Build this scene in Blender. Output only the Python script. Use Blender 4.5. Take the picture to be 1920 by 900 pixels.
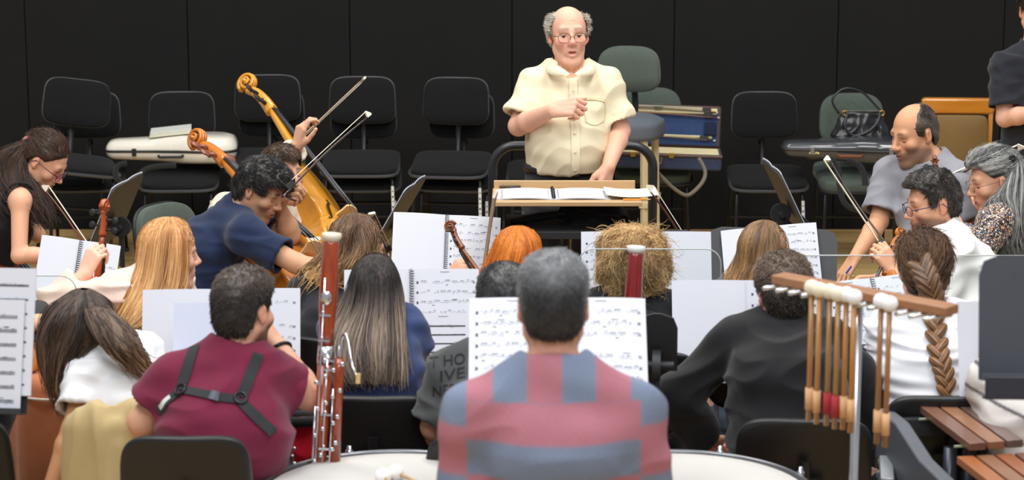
import bpy, math, random
import numpy as np
from mathutils import Matrix, Vector, Euler
from mathutils.bvhtree import BVHTree

for _o in list(bpy.data.objects):
    bpy.data.objects.remove(_o)
SC = bpy.context.scene
COL = SC.collection

# ------------------------------------------------------------------ camera, world, lamps, exposure
FPX = 4200.0                      # focal length in pixels of a 1920 x 900 frame
CAM_H = 2.68
PITCH = math.atan(837.0 / FPX)
cam_d = bpy.data.cameras.new('camera')
cam = bpy.data.objects.new('camera', cam_d)
COL.objects.link(cam)
cam.location = (0, 0, CAM_H)
cam.rotation_euler = (math.pi / 2 - PITCH, 0, 0)
cam_d.sensor_fit = 'HORIZONTAL'
cam_d.sensor_width = 36.0
cam_d.lens = FPX / 1920.0 * 36.0
cam_d.clip_start = 0.1
cam_d.clip_end = 100
cam_d.dof.use_dof = True
cam_d.dof.focus_distance = 9.0
cam_d.dof.aperture_fstop = 4.5
SC.camera = cam

W = bpy.data.worlds.new('hall_ambient')
SC.world = W
W.use_nodes = True
W.node_tree.nodes['Background'].inputs[0].default_value = (0.92, 0.95, 1.0, 1)
W.node_tree.nodes['Background'].inputs[1].default_value = 0.40

def lamp(name, loc, size, power, col=(1, 1, 1), aim=(0, 0, -1)):
    d = bpy.data.lights.new(name, 'AREA')
    d.shape = 'RECTANGLE'
    d.size, d.size_y = size
    d.energy = power
    d.color = col
    o = bpy.data.objects.new(name, d)
    COL.objects.link(o)
    o.location = loc
    o.rotation_euler = Vector(aim).to_track_quat('-Z', 'Y').to_euler()
    return o
lamp('hall_ceiling_lamp', (-2.2, 8.2, 6.6), (1.6, 1.6), 150, (1.0, .97, .92), (0.15, 0.1, -1))
lamp('hall_ceiling_lamp', (2.2, 8.2, 6.6), (1.6, 1.6), 150, (1.0, .97, .92), (-0.15, 0.1, -1))
lamp('hall_ceiling_lamp', (-2.2, 4.6, 6.6), (1.8, 1.8), 150, (.97, .98, 1.0), (0.1, 0.35, -1))
lamp('hall_ceiling_lamp', (2.2, 4.6, 6.6), (1.8, 1.8), 150, (.97, .98, 1.0), (-0.1, 0.35, -1))
lamp('hall_ceiling_lamp', (0, 11.6, 6.4), (2.4, 1.2), 105, (1.0, .97, .92), (0, 0, -1))
lamp('hall_ceiling_lamp', (0, 0.4, 6.2), (3.0, 1.6), 190, (.96, .98, 1.0), (0, 0.9, -0.75))

SC.view_settings.view_transform = 'Standard'
SC.view_settings.look = 'None'
SC.view_settings.gamma = 1.0
SC.view_settings.use_curve_mapping = False
SC.view_settings.exposure = 0.12

# ------------------------------------------------------------------ maths
cP, sP = math.cos(PITCH), math.sin(PITCH)
def P(px, py, s=None, D=None, dd=0.0):
    """world point seen at pixel (px, py), at the depth where one metre is s pixels (plus dd metres)"""
    if D is None:
        D = FPX / s
    D = D + dd
    k = FPX / D
    x, y = (px - 960) / k, -(py - 450) / k
    return np.array([x, D * cP + y * sP, CAM_H - D * sP + y * cP])
def nrm(v):
    v = np.asarray(v, float)
    return v / max(np.linalg.norm(v), 1e-9)
def rot(yaw, pitch=0, roll=0):
    """head / thing frame: front is local -Y; yaw 0 faces the camera, 90 faces picture right; pitch looks down"""
    return np.array(Matrix.Rotation(math.radians(yaw), 3, 'Z') @ Matrix.Rotation(math.radians(pitch), 3, 'X') @ Matrix.Rotation(math.radians(roll), 3, 'Y'))
def lerp(a, b, t):
    return np.asarray(a) * (1 - t) + np.asarray(b) * t
def srgb(c):
    c = np.asarray(c, float) / 255.0
    return np.where(c <= 0.04045, c / 12.92, ((c + 0.055) / 1.055) ** 2.4)
def spline(pts, n):
    """Catmull-Rom through rows of pts, n samples"""
    pts = np.asarray(pts, float)
    m = len(pts)
    u = np.linspace(0, m - 1 - 1e-9, n)
    i = u.astype(int)
    f = (u - i)[:, None]
    g = lambda k: pts[np.clip(k, 0, m - 1)]
    p0, p1, p2, p3 = g(i - 1), g(i), g(i + 1), g(i + 2)
    return .5 * (2 * p1 + (p2 - p0) * f + (2 * p0 - 5 * p1 + 4 * p2 - p3) * f * f + (3 * p1 - p0 - 3 * p2 + p3) * f ** 3)

# ------------------------------------------------------------------ materials
MATS = {}
def mat(name, rgb, rough=.6, metal=0.0, var=.08, scale=30.0, bump=0.0, bscale=None, coat=0.0, attr=None, sheen=0.0, spec=.5, stretch=None):
    if name in MATS:
        return MATS[name]
    m = bpy.data.materials.new(name)
    m.use_nodes = True
    nt = m.node_tree
    b = nt.nodes['Principled BSDF']
    c = srgb(rgb)
    tc = nt.nodes.new('ShaderNodeTexCoord')
    mp = nt.nodes.new('ShaderNodeMapping')
    if stretch: mp.inputs['Scale'].default_value = stretch
    nt.links.new(tc.outputs['Object'], mp.inputs['Vector'])
    n = nt.nodes.new('ShaderNodeTexNoise')
    n.inputs['Scale'].default_value = scale
    n.inputs['Detail'].default_value = 4
    nt.links.new(mp.outputs[0], n.inputs['Vector'])
    mx = nt.nodes.new('ShaderNodeMix')
    mx.data_type = 'RGBA'
    nt.links.new(n.outputs['Fac'], mx.inputs['Factor'])
    if attr:
        a = nt.nodes.new('ShaderNodeAttribute')
        a.attribute_name = attr
        hs1 = nt.nodes.new('ShaderNodeHueSaturation'); hs1.inputs['Value'].default_value = 1 - var
        hs2 = nt.nodes.new('ShaderNodeHueSaturation'); hs2.inputs['Value'].default_value = 1 + var
        nt.links.new(a.outputs['Color'], hs1.inputs['Color']); nt.links.new(a.outputs['Color'], hs2.inputs['Color'])
        nt.links.new(hs1.outputs[0], mx.inputs['A']); nt.links.new(hs2.outputs[0], mx.inputs['B'])
    else:
        mx.inputs['A'].default_value = (*(c * (1 - var)), 1)
        mx.inputs['B'].default_value = (*np.clip(c * (1 + var), 0, 1), 1)
    nt.links.new(mx.outputs['Result'], b.inputs['Base Color'])
    b.inputs['Roughness'].default_value = rough
    b.inputs['Metallic'].default_value = metal
    b.inputs['Specular IOR Level'].default_value = spec
    if coat:
        b.inputs['Coat Weight'].default_value = coat
        b.inputs['Coat Roughness'].default_value = .08
    if sheen:
        b.inputs['Sheen Weight'].default_value = sheen
    if bump:
        n2 = nt.nodes.new('ShaderNodeTexNoise')
        n2.inputs['Scale'].default_value = bscale or scale * 8
        nt.links.new(mp.outputs[0], n2.inputs['Vector'])
        bp = nt.nodes.new('ShaderNodeBump')
        bp.inputs['Strength'].default_value = bump
        bp.inputs['Distance'].default_value = .002
        nt.links.new(n2.outputs['Fac'], bp.inputs['Height'])
        nt.links.new(bp.outputs[0], b.inputs['Normal'])
    MATS[name] = m
    return m
def wood(name, rgb, dark, scale=6.0, stretch=(12, 12, 1), rough=.3, coat=.4):
    """streaky wood or varnish figure"""
    if name in MATS: return MATS[name]
    m = mat(name, rgb, rough=rough, coat=coat, scale=scale, stretch=stretch)
    mx = [n for n in m.node_tree.nodes if n.type == 'MIX'][0]
    mx.inputs['A'].default_value = (*srgb(dark), 1)
    mx.inputs['B'].default_value = (*srgb(rgb), 1)
    return m

# ------------------------------------------------------------------ mesh building
def link_mesh(name, V, F, m, parent=None, smooth=True, loc=None, col=None, bevel=0.0):
    me = bpy.data.meshes.new(name)
    if isinstance(F, np.ndarray):
        k = F.shape[1]
        me.vertices.add(len(V)); me.vertices.foreach_set('co', np.asarray(V, np.float32).ravel())
        me.loops.add(F.size); me.loops.foreach_set('vertex_index', F.astype(np.int32).ravel())
        me.polygons.add(len(F))
        me.polygons.foreach_set('loop_start', np.arange(0, F.size, k, dtype=np.int32))
        me.polygons.foreach_set('loop_total', np.full(len(F), k, np.int32))
        me.update(calc_edges=True)
    else:
        me.from_pydata([tuple(v) for v in V], [], F)
        me.update()
    if smooth:
        me.polygons.foreach_set('use_smooth', np.ones(len(me.polygons), bool))
        if smooth == 'auto':
            me.set_sharp_from_angle(angle=math.radians(38))
    if col is not None:
        a = me.color_attributes.new('tint', 'FLOAT_COLOR', 'POINT')
        c = np.ones((len(V), 4), np.float32); c[:, :3] = col
        a.data.foreach_set('color', c.ravel())
    if isinstance(m, (list, tuple)):
        for q in m: me.materials.append(q)
    elif m: me.materials.append(m)
    o = bpy.data.objects.new(name, me)
    COL.objects.link(o)
    if parent is not None: o.parent = parent
    if loc is not None: o.location = loc
    if bevel:
        b = o.modifiers.new('edge', 'BEVEL'); b.width = bevel; b.segments = 2; b.limit_method = 'ANGLE'
    return o
class MB:
    def __init__(s, M=None):
        s.V, s.F, s.M = [], [], M
    def _add(s, V, F):
        b = len(s.V)
        V = np.asarray(V, float)
        if s.M is not None:
            A = np.array(s.M); V = V @ A[:3, :3].T + A[:3, 3]
        s.V.extend(V.tolist()); s.F.extend([[b + i for i in f] for f in F])
        return s
    def box(s, c, size, R=None, taper=1.0):
        x, y, z = np.asarray(size) / 2
        V = np.array([(-x, -y, -z), (x, -y, -z), (x, y, -z), (-x, y, -z), (-x * taper, -y * taper, z), (x * taper, -y * taper, z), (x * taper, y * taper, z), (-x * taper, y * taper, z)])
        if R is not None: V = V @ np.asarray(R).T
        return s._add(V + np.asarray(c), [(3, 2, 1, 0), (4, 5, 6, 7), (0, 1, 5, 4), (1, 2, 6, 5), (2, 3, 7, 6), (3, 0, 4, 7)])
    def bar(s, a, b, w, t, up=(0, 0, 1)):
        a, b = np.asarray(a, float), np.asarray(b, float)
        d = nrm(b - a); u = nrm(np.cross(d, up)); v = np.cross(u, d)
        R = np.stack([u, v, d], 1)
        return s.box((a + b) / 2, (w, t, np.linalg.norm(b - a)), R)
    def tube(s, pts, r, n=10, closed=False, flat=None, up=None):
        pts = np.asarray(pts, float); m = len(pts)
        r = np.broadcast_to(np.asarray(r, float), (m,))
        T = np.roll(pts, -1, 0) - np.roll(pts, 1, 0)
        if not closed: T[0] = pts[1] - pts[0]; T[-1] = pts[-1] - pts[-2]
        T /= np.maximum(np.linalg.norm(T, axis=1), 1e-9)[:, None]
        ref = np.asarray(up, float) if up is not None else (np.array([0, 0, 1.]) if abs(T[0][2]) < .9 else np.array([1., 0, 0]))
        u = nrm(ref - T[0] * ref.dot(T[0])); V = []
        ang = np.arange(n) * 2 * math.pi / n
        for i in range(m):
            if up is not None: u = nrm(np.asarray(up, float) - T[i] * np.dot(up, T[i]))
            else: u = nrm(u - T[i] * u.dot(T[i]))
            v = np.cross(T[i], u)
            f = flat if flat else 1.0
            V.append(pts[i] + r[i] * (np.cos(ang)[:, None] * u * f + np.sin(ang)[:, None] * v))
        V = np.concatenate(V)
        F = []
        for i in range(m if closed else m - 1):
            j = (i + 1) % m
            for k in range(n):
                q = (k + 1) % n
                F.append((i * n + k, i * n + q, j * n + q, j * n + k))
        if not closed:
            F.append(tuple(range(n - 1, -1, -1))); F.append(tuple((m - 1) * n + k for k in range(n)))
        return s._add(V, F)
    def lathe(s, prof, n=28, c=(0, 0, 0), R=None):
        a = np.arange(n) * 2 * math.pi / n
        V = np.concatenate([np.stack([r * np.cos(a), r * np.sin(a), np.full(n, z)], 1) for r, z in prof])
        if R is not None: V = V @ np.asarray(R).T
        F = []
        for i in range(len(prof) - 1):
            for k in range(n):
                q = (k + 1) % n
                F.append((i * n + k, i * n + q, (i + 1) * n + q, (i + 1) * n + k))
        F.append(tuple(range(n - 1, -1, -1))); F.append(tuple((len(prof) - 1) * n + k for k in range(n)))
        return s._add(V + np.asarray(c), F)
    def ball(s, c, r, n=12, R=None):
        r = np.broadcast_to(np.asarray(r, float), (3,))
        V, F = [], []
        m = n // 2 + 1
        for i in range(1, m):
            t = math.pi * i / m
            for k in range(n):
                p = 2 * math.pi * k / n
                V.append((math.sin(t) * math.cos(p), math.sin(t) * math.sin(p), math.cos(t)))
        V.append((0, 0, 1)); V.append((0, 0, -1))
        for i in range(m - 2):
            for k in range(n):
                q = (k + 1) % n
                F.append((i * n + k, (i + 1) * n + k, (i + 1) * n + q, i * n + q))
        N = len(V)
        for k in range(n):
            q = (k + 1) % n
            F.append((N - 2, k, q)); F.append((N - 1, (m - 2) * n + q, (m - 2) * n + k))
        V = np.array(V) * r
        if R is not None: V = V @ np.asarray(R).T
        return s._add(V + np.asarray(c), F)
    def pad(s, w, h, t, e=5.0, dome=.3, bend=0.0, n=40, rings=7, c=(0, 0, 0), R=None, squash=0.0):
        """cushion in the local XZ plane facing -Y: superellipse w x h, thickness t, domed front; bend curls the sides forward"""
        a = np.arange(n) * 2 * math.pi / n
        ca, sa = np.cos(a), np.sin(a)
        ox = np.sign(ca) * np.abs(ca) ** (2 / e) * w / 2
        oz = np.sign(sa) * np.abs(sa) ** (2 / e) * h / 2
        ox = ox * (1 + squash * oz / (h / 2))
        rr = np.sin(np.linspace(0, 1, rings) * math.pi / 2)[1:]
        V = []
        def ring(f, y): V.append(np.stack([ox * f, np.full(n, y), oz * f], 1))
        for f in rr: ring(f, -t / 2 - dome * t * (1 - f ** 4))
        ring(1.012, -t * .25); ring(1.012, t * .25)
        for f in rr[::-1]: ring(f, t / 2 + dome * .3 * t * (1 - f ** 4))
        V = np.concatenate(V); m = len(V) // n
        F = []
        for i in range(m - 1):
            for k in range(n):
                q = (k + 1) % n
                F.append((i * n + k, (i + 1) * n + k, (i + 1) * n + q, i * n + q))
        F.append(tuple(range(n))); F.append(tuple((m - 1) * n + k for k in range(n - 1, -1, -1)))
        V[:, 1] -= bend * (V[:, 0] / (w / 2)) ** 2
        if R is not None: V = V @ np.asarray(R).T
        return s._add(V + np.asarray(c), F)
    def prism(s, out, y0, y1, R=None, c=(0, 0, 0)):
        """outline in local XZ extruded from y0 to y1"""
        out = np.asarray(out, float); n = len(out)
        V = np.concatenate([np.stack([out[:, 0], np.full(n, y), out[:, 1]], 1) for y in (y0, y1)])
        if R is not None: V = V @ np.asarray(R).T
        F = [tuple(range(n)), tuple(range(2 * n - 1, n - 1, -1))] + [(k, n + k, n + (k + 1) % n, (k + 1) % n) for k in range(n)]
        return s._add(V + np.asarray(c), F)
    def make(s, name, m, parent=None, smooth='auto', bevel=0.0, loc=None):
        return link_mesh(name, s.V, s.F, m, parent, smooth, loc, bevel=bevel)
def tag(o, label=None, cat=None, group=None, kind=None):
    if label: o['label'] = label
    if cat: o['category'] = cat
    if group: o['group'] = group
    if kind: o['kind'] = kind
    return o
def thing(name, label, cat, loc=(0, 0, 0), R=None, group=None):
    o = bpy.data.objects.new(name, None)
    o.empty_display_size = .1
    COL.objects.link(o)
    M = Matrix.Identity(4)
    if R is not None: M = Matrix([list(r) for r in np.asarray(R)]).to_4x4()
    M.translation = Vector(tuple(float(q) for q in loc))
    o.matrix_world = M
    return tag(o, label, cat, group)
KIDS = {}
def copy_tree(o, parent=None):
    c = o.copy(); COL.objects.link(c)
    if parent is not None: c.parent = parent
    for ch in o.children: copy_tree(ch, c)
    return c
def dup(proto, loc, R, label, group=None):
    c = copy_tree(proto)
    M = Matrix([list(r) for r in np.asarray(R)]).to_4x4(); M.translation = Vector(tuple(float(q) for q in loc))
    c.matrix_world = M
    c['label'] = label
    if group: c['group'] = group
    elif 'group' in c: del c['group']
    return c

# ------------------------------------------------------------------ smooth solids for bodies, clothes and hair
class Field:
    def __init__(s, lo, hi, h):
        s.h = h
        s.lo = np.asarray(lo, float) - 2 * h
        n = np.ceil((np.asarray(hi, float) + 2 * h - s.lo) / h).astype(int) + 1
        s.n = n
        s.F = np.full(n, .25, np.float32)
        s.ax = [(s.lo[i] + h * np.arange(n[i])).astype(np.float32) for i in range(3)]
    def win(s, lo, hi):
        a = np.clip(np.floor((np.asarray(lo) - s.lo) / s.h).astype(int), 0, s.n)
        b = np.clip(np.ceil((np.asarray(hi) - s.lo) / s.h).astype(int) + 1, 0, s.n)
        if (b <= a).any(): return None
        sl = tuple(slice(a[i], b[i]) for i in range(3))
        return sl, s.ax[0][sl[0]][:, None, None], s.ax[1][sl[1]][None, :, None], s.ax[2][sl[2]][None, None, :]
    def _smin(s, sl, d, k):
        F = s.F[sl]
        if k > 0:
            hh = np.maximum(k - np.abs(F - d), 0) / k
            s.F[sl] = np.minimum(F, d) - hh * hh * (k * .25)
        else: s.F[sl] = np.minimum(F, d)
    def _smax(s, sl, d, k):
        F = s.F[sl]
        hh = np.maximum(k - np.abs(F - d), 0) / k
        s.F[sl] = np.maximum(F, d) + hh * hh * (k * .25)
    def cap(s, a, b, ra, rb, k=.02, cut=None, sub=False):
        a, b = np.asarray(a, float), np.asarray(b, float)
        r = max(ra, rb) + k + 3 * s.h
        w = s.win(np.minimum(a, b) - r, np.maximum(a, b) + r)
        if w is None: return
        sl, X, Y, Z = w
        ab = b - a; L2 = max(float(ab @ ab), 1e-9)
        t = np.clip(((X - a[0]) * ab[0] + (Y - a[1]) * ab[1] + (Z - a[2]) * ab[2]) / L2, 0, 1)
        d = np.sqrt((X - a[0] - t * ab[0]) ** 2 + (Y - a[1] - t * ab[1]) ** 2 + (Z - a[2] - t * ab[2]) ** 2) - (ra + (rb - ra) * t)
        if cut is not None:
            for (c, nv) in cut: d = np.maximum(d, (X - c[0]) * nv[0] + (Y - c[1]) * nv[1] + (Z - c[2]) * nv[2])
        if sub: s._smax(sl, -d, k)
        else: s._smin(sl, d, k)
    def ell(s, c, r, R=None, k=.02, sub=False):
        c = np.asarray(c, float); r = np.broadcast_to(np.asarray(r, float), (3,))
        q = r.max() + k + 3 * s.h
        w = s.win(c - q, c + q)
        if w is None: return
        sl, X, Y, Z = w
        X, Y, Z = X - c[0], Y - c[1], Z - c[2]
        if R is not None:
            X, Y, Z = (X * R[0, 0] + Y * R[1, 0] + Z * R[2, 0], X * R[0, 1] + Y * R[1, 1] + Z * R[2, 1], X * R[0, 2] + Y * R[1, 2] + Z * R[2, 2])
        k0 = np.sqrt((X / r[0]) ** 2 + (Y / r[1]) ** 2 + (Z / r[2]) ** 2)
        k1 = np.sqrt((X / r[0] ** 2) ** 2 + (Y / r[1] ** 2) ** 2 + (Z / r[2] ** 2) ** 2)
        d = k0 * (k0 - 1) / np.maximum(k1, 1e-4)
        if sub: s._smax(sl, -d, k)
        else: s._smin(sl, d, k)
    def ecap(s, a, b, ra, rb, side, k=.04):
        """capsule of elliptic section: half-widths (along side, across) at a and b"""
        a, b = np.asarray(a, float), np.asarray(b, float)
        q = max(*ra, *rb) + k + 3 * s.h
        w = s.win(np.minimum(a, b) - q, np.maximum(a, b) + q)
        if w is None: return
        sl, X, Y, Z = w
        ab = b - a; L2 = max(float(ab @ ab), 1e-9); ax = ab / math.sqrt(L2)
        u = nrm(side - ax * np.dot(side, ax)); v = np.cross(ax, u)
        X, Y, Z = X - a[0], Y - a[1], Z - a[2]
        t = np.clip((X * ab[0] + Y * ab[1] + Z * ab[2]) / L2, 0, 1)
        X, Y, Z = X - t * ab[0], Y - t * ab[1], Z - t * ab[2]
        p = X * u[0] + Y * u[1] + Z * u[2]; r = X * v[0] + Y * v[1] + Z * v[2]; o = X * ax[0] + Y * ax[1] + Z * ax[2]
        rx, ry = ra[0] + (rb[0] - ra[0]) * t, ra[1] + (rb[1] - ra[1]) * t
        mn = np.minimum(rx, ry)
        k0 = np.sqrt((p / rx) ** 2 + (r / ry) ** 2 + (o / mn) ** 2)
        k1 = np.sqrt((p / rx ** 2) ** 2 + (r / ry ** 2) ** 2 + (o / mn ** 2) ** 2)
        s._smin(sl, k0 * (k0 - 1) / np.maximum(k1, 1e-4), k)
    def plane(s, c, n, k=.006, box=None):
        """keep the side opposite to n"""
        w = s.win(*(box if box else (s.lo, s.lo + s.h * s.n)))
        if w is None: return
        sl, X, Y, Z = w
        s._smax(sl, (X - c[0]) * n[0] + (Y - c[1]) * n[1] + (Z - c[2]) * n[2], k)
    def mesh(s):
        F = s.F; S = F < 0
        nx, ny, nz = F.shape
        cnt = np.zeros((nx - 1, ny - 1, nz - 1), np.int8)
        offs = [(i, j, k) for i in (0, 1) for j in (0, 1) for k in (0, 1)]
        for i, j, k in offs: cnt += S[i:nx - 1 + i, j:ny - 1 + j, k:nz - 1 + k]
        act = (cnt > 0) & (cnt < 8)
        I = np.argwhere(act)
        ids = np.full(act.shape, -1, np.int32)
        ids[act] = np.arange(len(I))
        val = [F[I[:, 0] + o[0], I[:, 1] + o[1], I[:, 2] + o[2]] for o in offs]
        acc = np.zeros((len(I), 3)); num = np.zeros(len(I))
        for a in range(8):
            for b in range(a + 1, 8):
                oa, ob = np.array(offs[a]), np.array(offs[b])
                if abs(oa - ob).sum() != 1: continue
                m = (val[a] < 0) != (val[b] < 0)
                t = val[a][m] / (val[a][m] - val[b][m])
                acc[m] += oa + (ob - oa) * t[:, None]; num[m] += 1
        V = s.lo + s.h * (I + acc / num[:, None])
        Q = []
        for ax in range(3):
            b, c = (ax + 1) % 3, (ax + 2) % 3
            sa = [slice(1, -1)] * 3; sb = [slice(1, -1)] * 3
            sa[ax] = slice(0, -1); sb[ax] = slice(1, None)
            A, B = S[tuple(sa)], S[tuple(sb)]
            E = np.argwhere(A != B)
            fl = A[E[:, 0], E[:, 1], E[:, 2]]
            E = E + 1; E[:, ax] -= 1
            def cell(db, dc):
                q = E.copy(); q[:, b] += db; q[:, c] += dc
                return ids[q[:, 0], q[:, 1], q[:, 2]]
            q = np.stack([cell(-1, -1), cell(0, -1), cell(0, 0), cell(-1, 0)], 1)
            q[~fl] = q[~fl][:, ::-1]
            Q.append(q)
        return V, np.concatenate(Q)
def normals(V, F):
    n = np.cross(V[F[:, 2]] - V[F[:, 0]], V[F[:, 3 if F.shape[1] == 4 else 1]] - V[F[:, 1 if F.shape[1] == 4 else 0]])
    N = np.zeros_like(V)
    for k in range(F.shape[1]):
        for c in range(3): N[:, c] += np.bincount(F[:, k], n[:, c], len(V))
    return N / np.maximum(np.linalg.norm(N, axis=1), 1e-12)[:, None]
def relax(V, F, it=2, f=.5):
    for _ in range(it):
        S = np.zeros_like(V); cnt = np.zeros(len(V))
        for k in range(4):
            a, b = F[:, k], F[:, (k + 1) % 4]
            for c in range(3):
                S[:, c] += np.bincount(a, V[b, c], len(V)) + np.bincount(b, V[a, c], len(V))
            cnt += np.bincount(a, minlength=len(V)) + np.bincount(b, minlength=len(V))
        V = V * (1 - f) + f * S / cnt[:, None]
    return V
def wnoise(p, seed, freq, n=7):
    """smooth noise, sum of random waves, about -1..1"""
    r = np.random.RandomState(seed)
    o = np.zeros(len(p))
    for _ in range(n):
        d = r.normal(size=3); d /= np.linalg.norm(d)
        o += np.sin(p @ d * freq * 2 * math.pi * r.uniform(.6, 1.5) + r.uniform(0, 6.28))
    return o / math.sqrt(n) / .9
def folds(V, N, seed, amp, freq=(4, 4, 9), dirs=None):
    """cloth creases: ridged noise pushed along the normal"""
    A = np.diag(freq) if dirs is None else dirs
    q = V @ A.T
    w = wnoise(q + .15 * np.stack([wnoise(q, seed + 5, .7), wnoise(q, seed + 6, .7), wnoise(q, seed + 7, .7)], 1), seed, 1.0)
    w2 = wnoise(q * 1.9, seed + 3, 1.0)
    r = 1 - np.abs(w) * 1.3
    return V + N * (amp * (np.clip(r, -1, 1) + .4 * w2))[:, None]
# ------------------------------------------------------------------ people
def skin(name, rgb):
    m = mat('skin_' + name, rgb, rough=.5, var=.05, scale=60, bump=.15, bscale=500, attr='tint', spec=.35)
    b = m.node_tree.nodes['Principled BSDF']
    b.inputs['Subsurface Weight'].default_value = .12
    b.inputs['Subsurface Radius'].default_value = (.012, .004, .002)
    b.inputs['Subsurface Scale'].default_value = .6
    return m
def hair_mat():
    m = mat('hair', (80, 60, 40), rough=.42, var=.12, scale=90, attr='tint', spec=.45)
    return m
def head_solid(B, c, R, s, mouth=0.0, beardy=0.0, chin=0.0, nose=1.0, ears=True, fat=0.0, old=0.0):
    L = lambda x, y, z: c + s * (R @ np.array([x, y, z]))
    E = lambda p, r, k=.02, sub=False: B.ell(L(*p), np.asarray(r) * s, R, k * s, sub)
    Cp = lambda a, b, ra, rb, k=.02, sub=False: B.cap(L(*a), L(*b), ra * s, rb * s, k * s, None, sub)
    E((0, .012, .035), (.077, .097, .090))
    E((0, -.030, -.030), (.060 + fat, .060, .076), .03)
    for q in (-1, 1):
        Cp((q * (.050 + fat), .008, -.052), (q * .018, -.062, -.106), .022, .020, .03)
        E((q * .041, -.058, -.024), (.027, .024, .024), .02)
    E((0, -.074, -.108 - chin), (.021, .018, .019), .022)
    if fat > 0: E((0, -.045, -.108), (.045, .04, .03), .03)
    Cp((-.036, -.076, .027), (.036, -.076, .027), .013, .013, .018)
    for q in (-1, 1):
        E((q * .0335, -.099, .002), (.0185, .0190, .0135), .010, True)
    Cp((0, -.088, .020), (0, -.108, -.022), .0075, .0105 * nose, .012)
    E((0, -.1125, -.027), np.array((.0115, .012, .0105)) * nose, .008)
    for q in (-1, 1): E((q * .0125, -.101, -.031), np.array((.0085, .0105, .008)) * nose, .006)
    E((0, -.078, -.062), (.030, .020, .024), .02)
    for q in (-1, 1):
        Cp((q * .023, -.087, -.0650), (q * .004, -.0985, -.0590), .0035, .0060, .004)
        Cp((q * .020, -.087, -.0685 - mouth), (0, -.0965, -.0730 - mouth), .0035, .0070, .004)
    E((0, -.101, -.0660 - mouth * .5), (.021, .012, .0022 + mouth * .55), .003, True)
    if old:
        for q in (-1, 1):
            Cp((q * .017, -.099, -.034), (q * .031, -.083, -.068), .0028 * old, .0022 * old, .006, True)
            Cp((q * .020, -.090, -.014), (q * .046, -.080, -.012), .0022 * old, .0016 * old, .005, True)
            Cp((q * .026, -.080, -.076), (q * .024, -.072, -.094), .0022 * old, .0016 * old, .006, True)
        for z in (.050, .062): Cp((-.032, -.084 + (z - .05) * .35, z), (.032, -.084 + (z - .05) * .35, z), .0016 * old, .0016 * old, .004, True)
        Cp((-.014, -.066, -.130), (-.010, -.040, -.175), .0035 * old, .002, .008, True); Cp((.014, -.066, -.130), (.010, -.040, -.175), .0035 * old, .002, .008, True)
    if ears:
        for q in (-1, 1):
            Re = R @ rot(q * 18)
            B.ell(L(q * .080, .014, .000), np.array((.0075, .0185, .030)) * s, Re, .007 * s)
            B.ell(L(q * .077, .006, -.022), np.array((.007, .010, .012)) * s, Re, .006 * s)
            B.ell(L(q * .090, .009, .002), np.array((.006, .0105, .0175)) * s, Re, .004 * s, True)
def paint_head(V, c, R, s, base, lips=(178, 98, 92), brow=(90, 70, 55), browamt=.75, stubble=None, stub_amt=.5, red=.25):
    q = ((V - c) @ R) / s
    col = np.tile(srgb(base), (len(V), 1))
    g = lambda d, w: np.exp(-(d / w) ** 2)
    def mix(m, rgb): col[:] = col * (1 - m[:, None]) + srgb(rgb) * m[:, None]
    front = 1 / (1 + np.exp((q[:, 1] + .045) / .006))
    ax = np.abs(q[:, 0])
    mix(red * front * g(ax - .042, .02) * g(q[:, 2] + .03, .022), (205, 110, 95))
    mix(red * 1.1 * front * g(ax, .014) * g(q[:, 2] + .028, .014), (205, 110, 95))
    mix(red * (ax > .070) * g(q[:, 2], .04) * g(q[:, 1] - .01, .03), (200, 100, 85))
    if stubble is not None:
        m = np.clip((-.028 - .25 * (q[:, 1] + .03) - q[:, 2]) / .02, 0, 1) * (q[:, 2] > -.15) * (q[:, 1] > -.112) * (ax < .085) * (q[:, 1] < .03) * np.clip((.035 - q[:, 1]) / .02, 0, 1)
        cheek = np.clip((ax - .030) / .015, 0, 1) + np.clip((-.047 - q[:, 2]) / .008, 0, 1)
        w = 1.0
        mix(stub_amt * m * np.clip(cheek, 0, 1) * w, stubble)
    mix(.85 * front * g(np.maximum(ax - .012, 0), .009) * g(q[:, 2] + .0665, .0085) * (q[:, 1] < -.083), lips)
    mix(.95 * front * g(np.maximum(ax - .012, 0), .005) * g(q[:, 2] + .0665, .0020), (70, 25, 25))
    zb = .031 - .15 * np.maximum(ax - .035, 0) + .1 * (ax - .012).clip(0, .02)
    mix(browamt * front * (ax > .010) * g(np.maximum(ax - .040, 0), .008) * g(q[:, 2] - zb, .0055), brow)
    return col
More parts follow.
